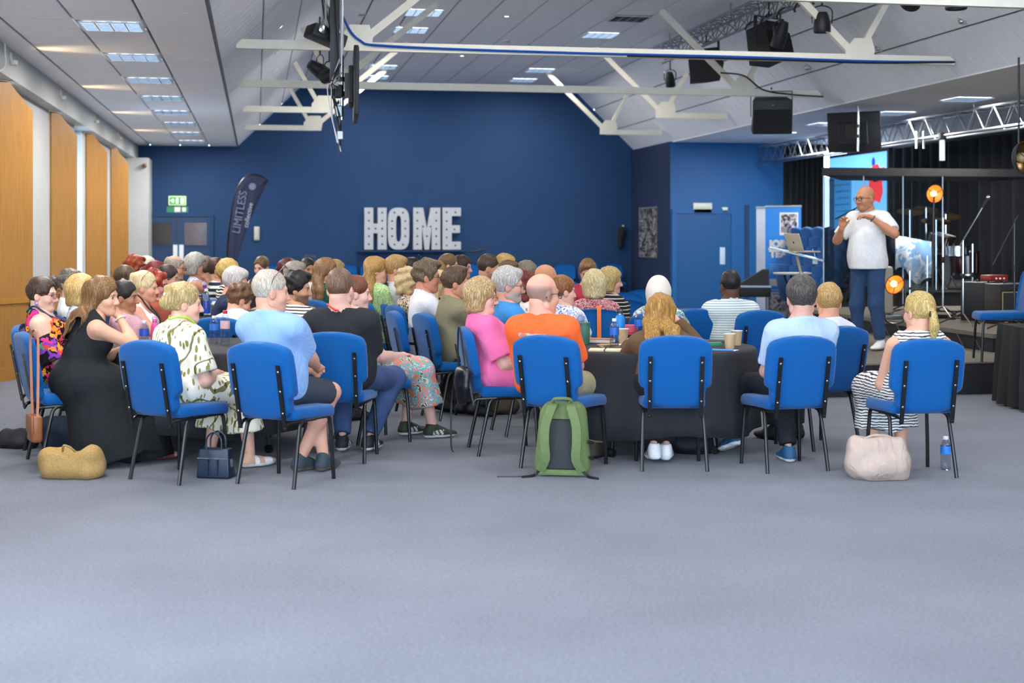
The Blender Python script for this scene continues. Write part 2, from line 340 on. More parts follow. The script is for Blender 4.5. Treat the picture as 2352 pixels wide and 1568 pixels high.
# ---- recessed louvre lights
M_lit = mat('lamp_glow', '#ffffff', .5, emit='#f4f8ff', estr=2.2)
M_dim = mat('lamp_mirror', '#9fb0bf', .15, .9, noise=.2, nscale=30)
M_frame = mat('lamp_frame', '#dadde0', .4)
def lamp_proto():
    e = empty('ceiling_light')
    MB().box((-.285, -.285, -.005), (.285, -.262, .004)).box((-.285, .262, -.005), (.285, .285, .004)).box((-.285, -.285, -.005), (-.262, .285, .004)).box((.262, -.285, -.005), (.285, .285, .004)).build('frame', M_frame, e, smooth=None)
    for i in range(4):
        x = -.262 + i * .131; q = MB()
        q.add([(x + .006, -.26, .003), (x + .125, -.26, .003), (x + .125, .26, .003), (x + .006, .26, .003), (x + .03, -.26, .009), (x + .1, -.26, .009), (x + .1, .26, .009), (x + .03, .26, .009)], [(0, 1, 5, 4), (1, 2, 6, 5), (2, 3, 7, 6), (3, 0, 4, 7), (4, 5, 6, 7)])
        q.build('lamp_cell', M_lit, e, smooth=None)
    for i in range(5):
        x = -.262 + i * .131; MB().box((x - .005, -.262, -.004), (x + .005, .262, .006)).build('divider', M_dim, e, smooth=None)
    lv = MB()
    for k in range(14): y = -.25 + k * .0385; lv.box((-.262, y - .0015, -.004), (.262, y + .0015, .005))
    lv.build('louvre', M_dim, e, smooth=None)['kind'] = 'stuff'
    return e
lp = lamp_proto(); first = True
M_cellmix = [M_lit, M_lit, M_lit]
def place_lamp(u, v, h, lab, lit=True, watts=LAMP_W):
    global first
    o = lp if first else copy_tree(lp); first = False
    o.location = (u, v, h - .014); props(o, lab, 'ceiling light', 'recessed louvre lights')
    if not lit:
        for k in list(o.children):
            if k.name.startswith('lamp_cell'):
                me = k.data.copy(); me.materials[0] = M_dim; k.data = me
    if lit: add_area('panel_lamp', (u, v, h - .05), .5, .5, (0, 0, 0), watts, LAMP_C)
    return o
ordw = ['first', 'second', 'third', 'fourth', 'fifth', 'sixth', 'seventh', 'eighth']
for k, v in enumerate(LIT_L):
    if v > 12: place_lamp(-1.302, v, SOF - .012, 'louvre light in the window-side soffit, %s from the camera' % ordw[k - 8])
    elif v > 10: place_lamp(-1.302, v, SOF - .012, 'louvre light in the window-side soffit just above the picture')
    else: add_area('panel_lamp', (-1.302, v, SOF - .05), .5, .5, (0, 0, 0), LAMP_W, LAMP_C)
for k, (u, v) in enumerate(LV):
    place_lamp(u, v, TOPH - .012, 'louvre light in the vault crown, %s, %s' % ('window side' if u < 4 else 'stage side', {20.6: 'nearest', 22.4: 'second in line', 27.4: 'third in line', 29.2: 'next to the end wall'}[v]), lit=(v > 21 or u < 4))
for v in (1.5, 5.5, 9.5, 13.5):
    for u in (2.43, 5.56): add_area('panel_lamp', (u, v, TOPH - .06), .5, .5, (0, 0, 0), LAMP_W, LAMP_C)
for k, v in enumerate((18.3, 20.6, 22.85, 25.1)):
    place_lamp(9.85 if k < 2 else 9.7, v, SOF - .012, 'louvre light in the stage-side soffit, %s from the camera' % ordw[k], watts=LAMP_W * 2)
for v in (3, 8, 13): add_area('panel_lamp', (9.85, v, SOF - .05), .5, .5, (0, 0, 0), LAMP_W, LAMP_C)
M_spot = mat('downlight_glow', '#fff6e0', .5, emit='#fff2d8', estr=9.0)
def downlight(loc, tilt, lab):
    e = empty('downlight', loc, 0, lab, 'downlight', 'small round downlights'); e.rotation_euler = (0, tilt, 0)
    MB().lathe([(.032, -.002), (.052, -.012), (.055, 0), (.03, .002)], 16).build('bezel', M_frame, e)
    MB().lathe([(.0, -.008), (.03, -.006), (.03, 0)], 14).build('bulb', M_spot, e)
def on_plane_left(px, py):            # where the line of sight meets the left slope
    k = (TOPH - SOF) / (U0 - UL); xc = (px - CXP) / F; zc = 1.0; uu = xc * CT + ST; vv = -xc * ST + CT; hh = (HY - py) / F
    t = (SOF - CAMH - k * UL) / (hh - k * uu); return (uu * t, vv * t, CAMH + hh * t)
for i, (px, py) in enumerate(((639, 55), (631, 114), (627, 158))):
    u, v, h = on_plane_left(px, py); downlight((u + .03, v, h - .03), -angL, 'small lit downlight in the window-side slope, %s of three' % ['nearest', 'middle', 'farthest'][i])
for i, (px, py) in enumerate(((1164, 35), (1061, 126))):
    p = on(px, py, TOPH); downlight((p[0], p[1], TOPH - .013), 0, 'small lit downlight in the vault crown, %s one' % ['nearer', 'farther'][i])
for i, (px, py) in enumerate(((1164, 90), (832, 28))):
    p = on(px, py, TOPH); e = empty('smoke_detector', (p[0], p[1], TOPH - .012), 0, ['white smoke detector on the vault crown between the lights', 'round white sensor dome beside the hanging screen pole'][i], 'detector')
    MB().lathe([(.0, -.055), (.03, -.055), (.05, -.035), (.055, -.012), (.06, 0)], 18).build('dome', M_white, e); MB().lathe([(.045, -.042), (.052, -.036), (.05, -.03)], 18, caps=False).build('slot', M_dark, e)
def on_plane_right(px, py):
    k = (TOPH - SOF) / (U1 - UR); xc = (px - CXP) / F; uu = xc * CT + ST; vv = -xc * ST + CT; hh = (HY - py) / F
    t = (SOF - CAMH - k * UR) / (hh - k * uu); return (uu * t, vv * t, CAMH + hh * t)
for i, (px, py) in enumerate(((2212, 45), (2020, 108), (1858, 152))):
    u, v, h = on_plane_right(px, py); e = empty('eyeball_spot', (u - .015, v, h - .015), 0, 'white eyeball spotlight in the stage-side slope, %s of three' % ['nearest', 'middle', 'farthest'][i], 'spotlight', 'eyeball spots in the slope'); e.rotation_euler = (0, angR, 0)
    MB().lathe([(.03, -.004), (.06, -.008), (.062, .0), (.03, .004)], 18).build('bezel', M_white, e); MB().sphere((0, 0, -.008), .036).build('eyeball', M_chrome, e)
# ---- roof trusses
CH = 3.62
def roof_truss(v, full, lab, ul=-.22, ur=8.28, jl=1.08, jr=7.05):
    e = empty('roof_truss', (4.0, v, CH), 0, lab, 'roof truss', 'cream steel roof trusses')
    def bar(name, a, b_, wd=.075, ht=.10, dv=0): return MB().beam((a[0] - 4, dv, a[1] - CH), (b_[0] - 4, dv, b_[1] - CH), wd, ht).build(name, M_cream, e, smooth=None)
    if full: bar('tie_chord', (ul, CH), (ur, CH))
    else: bar('tie_chord', (ul, CH), (jl + .04, CH)); bar('tie_chord', (jr - .04, CH), (ur, CH))
    bar('rake', (jl + .03, CH + .02), (jl + 1.45, TOPH - .02), .06, .085, -.02); bar('rake', (jr - .03, CH + .02), (jr - 1.25, TOPH - .02), .06, .085, -.02)
    hs = .92; bar('strut', (jl, CH + .02), (jl - .45, SOF + (jl - .45 - UL) * .978 - .04), .05, .07, .02); bar('strut', (jr, CH + .02), (jr + .42, SOF + (UR - jr - .42) * .965 - .04), .05, .07, .02)
    for j in (jl, jr):
        x = j - 4; MB().prism([(x - .17, -.05), (x + .17, -.05), (x + .2, .10), (x + .16, .24), (x - .06, .24), (x - .17, .10)], -.048, -.04).build('gusset', M_cream, e, smooth=None)
        for bx, bz in ((-.12, 0), (0, 0), (.12, 0), (.06, .15), (-.04, .16)): MB().lathe([(.016, -.012), (.016, .0)], 6).xf(Matrix.Translation((x + bx, -.05, bz)) @ Matrix.Rotation(math.pi / 2, 4, 'X')).build('bolt', M_cream, e, smooth=None)
    return e
TV_ = [11.65, 15.7, 19.75, 23.75, 27.8]
for i, v in enumerate(TV_):
    roof_truss(v, i < 3, 'cream steel roof truss, %s' % ['nearest, crossing the top right corner', 'second from the camera, carrying the blue cable', 'third from the camera with a full tie', 'fourth from the camera, tie open in the middle', 'fifth, next to the end wall'][i], ur=[8.3, 8.28, 8.28, 8.2, 8.2][i])
M_cab = mat('blue_cable', '#1450a8', .4); M_cabk = mat('black_cable', '#121214', .5)
tv = TV_[1] - .055
props(MB().tube(catmull([(.76, tv, 4.5), (.82, tv, 4.3), (.94, tv, 3.95), (1.12, tv, 3.69), (1.5, tv, 3.625), (3.5, tv, 3.60), (5.5, tv, 3.60), (7.2, tv, 3.585), (8.25, tv, 3.60)], 8), .016, 6).build('truss_cable', M_cab), 'blue cable bundle strapped along the second roof truss', 'cable')
props(MB().tube(catmull([(4.2, tv - .01, 3.58), (6.0, tv - .01, 3.575), (7.2, tv - .01, 3.565), (8.27, tv - .01, 3.60)], 8), .011, 6).build('truss_cable', M_cabk), 'black cable clipped along the stage end of the second truss', 'cable')
props(MB().tube(catmull([(6.7, 19.68, 3.9), (7.05, 19.66, 3.86), (7.35, 19.66, 3.66), (7.8, 19.68, 3.6), (8.3, 19.7, 3.58)], 8), .012, 6).build('truss_cable', M_cabk), 'black cable sagging below the third truss', 'cable')
# ---------------------------------------------------------------- chairs and tables
M_cblue = mat('chair_fabric', '#02569a', .85, noise=.10, nscale=260, bump=.25, bscale=700, sheen=.25, spec=.25)
M_screw = mat('screw_steel', '#b8bcc4', .25, 1.0)
def back_outline():
    P = []
    def add(x, z): P.append((x, z))
    pts = [(0, .0), (.08, .004), (.15, .018), (.182, .035), (.19, .06), (.193, .10), (.197, .125), (.222, .14), (.232, .16), (.234, .22), (.234, .30), (.230, .385), (.215, .42), (.19, .437), (.13, .456), (.06, .466), (0, .468)]
    right = pts; left = [(-x, z) for x, z in pts[-2:0:-1]]
    return right + left
def chair_back_mesh():
    o = back_outline(); n = len(o); q = MB(); c = (0, .25)
    layers = [(.030, .004), (.012, .022), (.0, .030), (.0, -.018), (.010, -.026), (.026, -.030)]
    vs_ = []
    for ins, y in layers:
        for x, z in o:
            dx, dz = x - c[0], z - c[1]; L_ = math.hypot(dx, dz); s = 1 - ins / L_
            crown = .016 * (1 - (dx / .234) ** 2) * (1 - (dz / .26) ** 2) if ins > .02 else 0
            vs_.append((c[0] + dx * s, y + (.012 if ins == .030 else 0), c[1] + dz * s))
    fs_ = [(k * n + i, k * n + (i + 1) % n, (k + 1) * n + (i + 1) % n, (k + 1) * n + i) for k in range(len(layers) - 1) for i in range(n)]
    m = len(layers) * n
    for base, y in ((0, .024), ((len(layers) - 1) * n, -.036)):
        b0 = len(vs_)
        for i, (x, z) in enumerate(o):
            vx, vy, vz = vs_[base + i]; vs_.append((vx * .6, vy + (.010 if base == 0 else -.005), c[1] + (vz - c[1]) * .6))
        vs_.append((0, (layers[0][1] + .026) if base == 0 else -.037, c[1])); ce = len(vs_) - 1
        for i in range(n):
            fs_.append((base + i, base + (i + 1) % n, b0 + (i + 1) % n, b0 + i)); fs_.append((b0 + i, b0 + (i + 1) % n, ce))
    q.add(vs_, fs_)
    q.v = [(x, y - .03 * ((x / .234) ** 2) * -0.35, z) for x, y, z in q.v]
    return q
BT = math.radians(11)
def chair_proto(m_fabric=M_cblue):
    e = empty('stacking_chair')
    # back sits behind the seat and leans away from the sitter (sitter faces +y)
    Mb = Matrix.Translation((0, -.225, .415)) @ Matrix.Rotation(BT, 4, 'X')
    chair_back_mesh().xf(Mb).build('backrest', m_fabric, e, smooth=50)
    q = MB().rbox((-.215, -.21, .400), (.215, .21, .475), .028, 3)
    q.v = [(x * (1 - .06 * (y < 0)), y, z - (.02 * max(0, (y - .10) / .11) ** 2) + .008 * (1 - (x / .215) ** 2) * (z > .45)) for x, y, z in q.v]
    q.build('seat', m_fabric, e, smooth=50)
    for s in (-1, 1):
        x = .165 * s
        bar = MB().beam((x, -.043, -.06), (x, -.043, .345), .026, .010)
        b = bar.xf(Mb).build('back_bar', M_steel, e, smooth=None)
        for t in (.05, .185, .305): MB().lathe([(.0075, -.004), (.0075, .0), (.004, .003)], 8).xf(Mb @ Matrix.Translation((x, -.048, t)) @ Matrix.Rotation(math.pi / 2, 4, 'X')).build('screw', M_screw, b)
        lo = Mb @ Vector((x, -.043, -.05))
        MB().tube(catmull([tuple(lo), (x, lo.y + .02, .385), (x * 1.1, -.18, .392), (.195 * s, -.1, .396)], 4), .0115, 8).build('bracket', M_steel, e)
        MB().tube(catmull([(.19 * s, -.06, .396), (.19 * s, .11, .396), (.192 * s, .158, .388), (.196 * s, .172, .34), (.205 * s, .182, .16), (.21 * s, .19, .0)], 4), .0125, 8).build('leg', M_steel, e)
        MB().tube(catmull([(.19 * s, .02, .393), (.19 * s, -.09, .393), (.193 * s, -.14, .375), (.197 * s, -.162, .31), (.205 * s, -.20, .14), (.21 * s, -.23, .0)], 4), .0125, 8).build('leg', M_steel, e)
    MB().beam((-.19, .0, .394), (.19, .0, .394), .03, .015).build('cross_bar', M_steel, e, smooth=None)
    return e
CH0 = chair_proto(); ch_used = False
def chair(loc, rot, label, group='blue chairs around the tables'):
    global ch_used
    o = CH0 if not ch_used else copy_tree(CH0); ch_used = True
    o.location = loc; o.rotation_euler = (0, 0, rot); props(o, label, 'chair', group); return o
M_tcloth = mat('black_tablecloth', '#2b2b30', .9, noise=.08, nscale=20, bump=.1, bscale=500)
M_ttop = mat('table_board', '#8a7a66', .6, noise=.1)
def round_table(c, lab, labc, r=.74, hem=.17, seed=0):
    e = empty('round_table', c, 0, lab, 'table', 'round banquet tables')
    MB().lathe([(.2, .682), (r - .01, .682), (r, .692), (r, .712), (r - .01, .72), (.2, .72)], 40).build('tabletop', M_ttop, e)
    for k in range(4):
        a = math.pi / 4 + k * math.pi / 2; x, y = .52 * math.cos(a), .52 * math.sin(a)
        l = MB().tube([(x * .8, y * .8, .68), (x, y, .06)], .014, 8).build('leg', M_steel, e)
        MB().lathe([(.0, -.016), (.028, -.016), (.03, 0), (.028, .016), (.0, .016)], 12).xf(Matrix.Translation((x, y, .031)) @ Matrix.Rotation(math.pi / 2, 4, 'X') @ Matrix.Rotation(a, 4, 'Y')).build('caster', M_dark, l)
    g = random.Random(seed); n = 120; rings = []; ph = [g.random() * 6.28 for _ in range(5)]
    prof = [(0, .7275), (r * .5, .7275), (r - .03, .7275), (r + .004, .724), (r + .012, .71), (r + .014, .67), (r + .016, .60), (r + .017, .45), (r + .018, .30), (r + .019, hem)]
    vs_ = []; fs_ = []
    for i, (rr, z) in enumerate(prof):
        d = max(0, (.71 - z) / (.71 - hem))
        for k in range(n):
            a = 2 * math.pi * k / n
            f = math.sin(13 * a + ph[0]) * .5 + math.sin(21 * a + ph[1]) * .3 + math.sin(34 * a + ph[2]) * .2 + .6 * math.sin(5 * a + ph[3])
            R = rr + (.026 * d ** .8 * f) + .02 * d
            vs_.append((R * math.cos(a), R * math.sin(a), z + (.02 * math.sin(5 * a + ph[4]) * d if i == len(prof) - 1 else 0)))
    for i in range(len(prof) - 1):
        for k in range(n): fs_.append((i * n + k, i * n + (k + 1) % n, (i + 1) * n + (k + 1) % n, (i + 1) * n + k))
    q = MB().add(vs_, fs_); o = q.build('tablecloth', M_tcloth, None, smooth=60, loc=c)
    props(o, labc, 'tablecloth', 'black tablecloths'); o.modifiers.new('hem', 'SOLIDIFY').thickness = -.003
    return e
T1 = W(.98, 10.0); T2 = W(-2.12, 10.05); T3 = W(-3.0, 14.2); T4 = W(-.48, 16.0); T5 = W(.49, 13.7)
round_table(T1, 'round table with drinks beside the girl with long ginger hair', 'black cloth on the table by the orange T-shirt man', seed=1)
round_table(T2, 'round table among the nearest group by the oak panels', 'black cloth on the table behind the blue shirt man', seed=2)
round_table(T3, 'round table further back with water bottles and a coffee cup', 'black cloth on the table holding the tall water bottles', seed=3)
round_table(T4, 'round table further back behind the curly haired man in glasses', 'black cloth on the table beyond the olive blazer', seed=4)
round_table(T5, 'round table behind the blonde woman in a red patterned blouse', 'black cloth on the table beyond the red patterned blouse', seed=5)
# ---------------------------------------------------------------- people: bodies, hair and clothes grown from smooth distance fields
TT = 0.729   # height of a cloth-covered table top
def npv(*a): return np.array(a, dtype=np.float64)
class Field:
    def __init__(s, lo, hi, h):
        s.h = h; s.lo = np.array(lo, float) - 2 * h; n = np.ceil((np.array(hi, float) + 2 * h - s.lo) / h).astype(int) + 1
        s.ax = [s.lo[i] + h * np.arange(n[i]) for i in range(3)]; s.F = np.full(n, 1.0, np.float32)
    def sub(s, lo, hi):
        sl = []
        for i in range(3):
            a = max(0, int((lo[i] - s.lo[i]) / s.h)); b = min(s.F.shape[i], int((hi[i] - s.lo[i]) / s.h) + 2)
            if b <= a: return None
            sl.append(slice(a, b))
        X = s.ax[0][sl[0]][:, None, None]; Y = s.ax[1][sl[1]][None, :, None]; Z = s.ax[2][sl[2]][None, None, :]
        return tuple(sl), X, Y, Z
    def put(s, lo, hi, k, fn, op='u'):
        m = k + 3 * s.h; r = s.sub(np.array(lo) - m, np.array(hi) + m)
        if r is None: return
        sl, X, Y, Z = r; d = fn(X, Y, Z); f = s.F[sl]
        if op == 'u':
            if k > 0:
                hh = np.maximum(k - np.abs(f - d), 0) / k; s.F[sl] = np.minimum(f, d) - hh * hh * k * .25
            else: s.F[sl] = np.minimum(f, d)
        else:
            d = -d
            if k > 0:
                hh = np.maximum(k - np.abs(f - d), 0) / k; s.F[sl] = np.maximum(f, d) + hh * hh * k * .25
            else: s.F[sl] = np.maximum(f, d)
    def prim(s, p, grow=0.0, kk=None):
        t = p[0]; k = p[-1] if kk is None else kk
        if t == 'c':      # tapered capsule a b ra rb
            a, b, ra, rb = p[1:5]; a = np.asarray(a, float); b = np.asarray(b, float); ra += grow; rb += grow
            ab = b - a; L = max(ab.dot(ab), 1e-9); R = max(ra, rb)
            def fn(X, Y, Z):
                x, y, z = X - a[0], Y - a[1], Z - a[2]; q = np.clip((x * ab[0] + y * ab[1] + z * ab[2]) / L, 0, 1)
                return np.sqrt((x - q * ab[0]) ** 2 + (y - q * ab[1]) ** 2 + (z - q * ab[2]) ** 2) - (ra + (rb - ra) * q)
            s.put(np.minimum(a, b) - R, np.maximum(a, b) + R, k, fn)
        elif t == 'cc':   # capsule cut flat at its b end
            a, b, ra, rb = p[1:5]; a = np.asarray(a, float); b = np.asarray(b, float); ra += grow; rb += grow
            ab = b - a; Ln = math.sqrt(ab.dot(ab)); L = Ln * Ln; R = max(ra, rb)
            def fn(X, Y, Z):
                x, y, z = X - a[0], Y - a[1], Z - a[2]; qq = (x * ab[0] + y * ab[1] + z * ab[2]) / L; q = np.clip(qq, 0, 1.2)
                d = np.sqrt((x - q * ab[0]) ** 2 + (y - q * ab[1]) ** 2 + (z - q * ab[2]) ** 2) - (ra + (rb - ra) * q)
                return np.maximum(d, (qq - 1) * Ln)
            s.put(np.minimum(a, b) - R, np.maximum(a, b) + R, k, fn)
        elif t == 'e':    # ellipsoid c r R(3x3 rows = axes)
            c, r, A = p[1:4]; c = np.asarray(c, float); r = np.asarray(r, float) + grow; A = np.eye(3) if A is None else A; M = r.max()
            def fn(X, Y, Z):
                x, y, z = X - c[0], Y - c[1], Z - c[2]; u = [(x * A[i][0] + y * A[i][1] + z * A[i][2]) / r[i] for i in range(3)]
                k0 = np.sqrt(u[0] ** 2 + u[1] ** 2 + u[2] ** 2); k1 = np.sqrt((u[0] / r[0]) ** 2 + (u[1] / r[1]) ** 2 + (u[2] / r[2]) ** 2) + 1e-6
                return k0 * (k0 - 1) / k1
            s.put(c - M, c + M, k, fn)
        elif t == '-e':
            c, r, A = p[1:4]; c = np.asarray(c, float); r = np.asarray(r, float); A = np.eye(3) if A is None else A; M = r.max()
            def fn(X, Y, Z):
                x, y, z = X - c[0], Y - c[1], Z - c[2]; u = [(x * A[i][0] + y * A[i][1] + z * A[i][2]) / r[i] for i in range(3)]
                k0 = np.sqrt(u[0] ** 2 + u[1] ** 2 + u[2] ** 2); k1 = np.sqrt((u[0] / r[0]) ** 2 + (u[1] / r[1]) ** 2 + (u[2] / r[2]) ** 2) + 1e-6
                return k0 * (k0 - 1) / k1
            s.put(c - M, c + M, k, fn, 's')
        elif t == '-c':
            a, b, ra, rb = p[1:5]; a = np.asarray(a, float); b = np.asarray(b, float); ab = b - a; L = max(ab.dot(ab), 1e-9); R = max(ra, rb)
            def fn(X, Y, Z):
                x, y, z = X - a[0], Y - a[1], Z - a[2]; q = np.clip((x * ab[0] + y * ab[1] + z * ab[2]) / L, 0, 1)
                return np.sqrt((x - q * ab[0]) ** 2 + (y - q * ab[1]) ** 2 + (z - q * ab[2]) ** 2) - (ra + (rb - ra) * q)
            s.put(np.minimum(a, b) - R, np.maximum(a, b) + R, k, fn, 's')
        elif t == '-p':   # drop everything on the far side of a plane (point, normal pointing to the dropped side)
            c, n = np.asarray(p[1], float), np.asarray(p[2], float); n = n / np.linalg.norm(n)
            X, Y, Z = s.ax[0][:, None, None], s.ax[1][None, :, None], s.ax[2][None, None, :]
            s.F = np.maximum(s.F, ((X - c[0]) * n[0] + (Y - c[1]) * n[1] + (Z - c[2]) * n[2]).astype(np.float32))
        elif t == '-ps':  # the same, only inside a ball
            c, n, o, rad = np.asarray(p[1], float), unit(p[2]), np.asarray(p[3], float), p[4]
            def fn(X, Y, Z):
                return np.maximum(-((X - c[0]) * n[0] + (Y - c[1]) * n[1] + (Z - c[2]) * n[2]), np.sqrt((X - o[0]) ** 2 + (Y - o[1]) ** 2 + (Z - o[2]) ** 2) - rad)
            s.put(o - rad, o + rad, .0, fn, 's')
        elif t == 't':    # torus ring: centre, normal axis frame A, radii (rx, ry), thickness
            c, A, rx, ry, th = p[1:6]; c = np.asarray(c, float); M = max(rx, ry) + th
            def fn(X, Y, Z):
                x, y, z = X - c[0], Y - c[1], Z - c[2]; u = [(x * A[i][0] + y * A[i][1] + z * A[i][2]) for i in range(3)]
                q = np.sqrt((u[0] / rx) ** 2 + (u[1] / ry) ** 2); return np.sqrt(((q - 1) * min(rx, ry)) ** 2 + (u[2] * .5) ** 2) - th
            s.put(c - M, c + M, k, fn)
    def ripple(s, amp, seed, freq=(22, 40), horiz=False, n=5):
        g = np.random.RandomState(seed); X, Y, Z = s.ax[0][:, None, None], s.ax[1][None, :, None], s.ax[2][None, None, :]; t = 0
        for _ in range(n):
            d = g.normal(size=3);
            if horiz: d[2] *= .12
            d = d / np.linalg.norm(d) * g.uniform(*freq); t = t + np.sin(X * d[0] + Y * d[1] + Z * d[2] + g.uniform(0, 6.28))
        s.F = s.F + (amp * t / n ** .5).astype(np.float32)
    def surf(s):
        F = s.F; S_ = F < 0; a, b, c = F.shape
        cnt = np.zeros((a - 1, b - 1, c - 1), np.int8)
        for i in (0, 1):
            for j in (0, 1):
                for k in (0, 1): cnt += S_[i:a - 1 + i, j:b - 1 + j, k:c - 1 + k]
        m = (cnt > 0) & (cnt < 8); ix = np.argwhere(m)
        if len(ix) == 0: return np.zeros((0, 3)), np.zeros((0, 4), int)
        vid = np.full(m.shape, -1, np.int64); vid[m] = np.arange(len(ix))
        acc = np.zeros((len(ix), 3)); num = np.zeros(len(ix))
        co = [(i, j, k) for i in (0, 1) for j in (0, 1) for k in (0, 1)]
        val = {q: F[ix[:, 0] + q[0], ix[:, 1] + q[1], ix[:, 2] + q[2]].astype(float) for q in co}
        for q in co:
            for ax in range(3):
                if q[ax]: continue
                r = list(q); r[ax] = 1; r = tuple(r); v0, v1 = val[q], val[r]; x = (v0 < 0) != (v1 < 0)
                t = np.where(x, v0 / np.where(x, v0 - v1, 1), 0)
                for e in range(3): acc[:, e] += np.where(x, q[e] + (t if e == ax else 0), 0)
                num += x
        V = (ix + acc / num[:, None]) * s.h + s.lo
        faces = []
        for ax in range(3):
            o1, o2 = [(1, 2), (2, 0), (0, 1)][ax]
            sl0 = [slice(None)] * 3; sl1 = [slice(None)] * 3; sl0[ax] = slice(0, -1); sl1[ax] = slice(1, None)
            A, B = S_[tuple(sl0)], S_[tuple(sl1)]; ch = np.argwhere(A != B)
            ok = (ch[:, o1] > 0) & (ch[:, o2] > 0) & (ch[:, o1] < F.shape[o1] - 1) & (ch[:, o2] < F.shape[o2] - 1); ch = ch[ok]
            fl = A[tuple(ch.T)]
            def g(d1, d2):
                q = ch.copy(); q[:, o1] -= d1; q[:, o2] -= d2; return vid[tuple(q.T)]
            Q = np.stack([g(1, 1), g(0, 1), g(0, 0), g(1, 0)], 1); Q[~fl] = Q[~fl][:, ::-1]; faces.append(Q)
        return V, np.concatenate(faces)
def np_mesh(name, V, Q, m, col=None):
    me = bpy.data.meshes.new(name); me.vertices.add(len(V)); me.vertices.foreach_set('co', np.asarray(V, np.float32).ravel())
    me.loops.add(Q.size); me.loops.foreach_set('vertex_index', np.asarray(Q, np.int32).ravel()); me.polygons.add(len(Q))
    me.polygons.foreach_set('loop_start', np.arange(0, Q.size, 4, dtype=np.int32)); me.polygons.foreach_set('use_smooth', np.ones(len(Q), bool))
    if col is not None:
        a = me.color_attributes.new('Col', 'FLOAT_COLOR', 'POINT'); c4 = np.ones((len(V), 4), np.float32); c4[:, :3] = col; a.data.foreach_set('color', c4.ravel())
    me.update(calc_edges=True); me.validate(); me.materials.append(m); return me
def attr_mat(name, rough=.5, sss=0.0, bump=0.0, bscale=300, spec=.4):
    m = bpy.data.materials.new(name); nt, N, L, b = nodes(m); at_ = N.new('ShaderNodeAttribute'); at_.attribute_name = 'Col'
    n = N.new('ShaderNodeTexNoise'); n.inputs['Scale'].default_value = 35; tc = N.new('ShaderNodeTexCoord'); L.new(tc.outputs['Object'], n.inputs['Vector'])
    r = N.new('ShaderNodeMapRange'); r.inputs[3].default_value = .93; r.inputs[4].default_value = 1.07; L.new(n.outputs[0], r.inputs[0])
    mx = N.new('ShaderNodeMix'); mx.data_type = 'RGBA'; mx.blend_type = 'MULTIPLY'; mx.inputs[0].default_value = 1; L.new(at_.outputs['Color'], mx.inputs[6]); L.new(r.outputs[0], mx.inputs[7])
    L.new(mx.outputs[2], b.inputs['Base Color']); b.inputs['Roughness'].default_value = rough; b.inputs['Specular IOR Level'].default_value = spec
    if sss: b.inputs['Subsurface Weight'].default_value = sss; b.inputs['Subsurface Radius'].default_value = (.012, .005, .003); b.inputs['Subsurface Scale'].default_value = .6
    if bump:
        n2 = N.new('ShaderNodeTexNoise'); n2.inputs['Scale'].default_value = bscale; L.new(tc.outputs['Object'], n2.inputs['Vector']); bp = N.new('ShaderNodeBump'); bp.inputs['Strength'].default_value = bump; bp.inputs['Distance'].default_value = .003
        L.new(n2.outputs[0], bp.inputs['Height']); L.new(bp.outputs[0], b.inputs['Normal'])
    return m
M_skin = attr_mat('skin', .5, 0.0, .15, 500, .35); M_shoe = attr_mat('shoe', .6)
def hair_mat(c1, c2=None):
    key = 'hair_%s_%s' % (c1, c2)
    if key in MATS: return MATS[key]
    m = bpy.data.materials.new('hair'); nt, N, L, b = nodes(m); tc = N.new('ShaderNodeTexCoord'); mp = N.new('ShaderNodeMapping'); mp.inputs['Scale'].default_value = (210, 210, 12); L.new(tc.outputs['Object'], mp.inputs['Vector'])
    n = N.new('ShaderNodeTexNoise'); n.inputs['Scale'].default_value = 1.0; n.inputs['Detail'].default_value = 4; n.inputs['Distortion'].default_value = .25; L.new(mp.outputs[0], n.inputs['Vector'])
    cr = N.new('ShaderNodeValToRGB'); e = cr.color_ramp.elements; a = lin(c1); z = lin(c2) if c2 else tuple(min(1, x * 1.6 + .01) for x in a)
    e[0].position = .33; e[1].position = .68; e[0].color = (*[x * .72 for x in a], 1); e[1].color = (*z, 1); k = e.new(.5); k.color = (*a, 1)
    L.new(n.outputs[0], cr.inputs[0]); L.new(cr.outputs[0], b.inputs['Base Color']); b.inputs['Roughness'].default_value = .45; b.inputs['Specular IOR Level'].default_value = .35
    bp = N.new('ShaderNodeBump'); bp.inputs['Strength'].default_value = .35; bp.inputs['Distance'].default_value = .004; L.new(n.outputs[0], bp.inputs['Height']); L.new(bp.outputs[0], b.inputs['Normal'])
    MATS[key] = m; return m
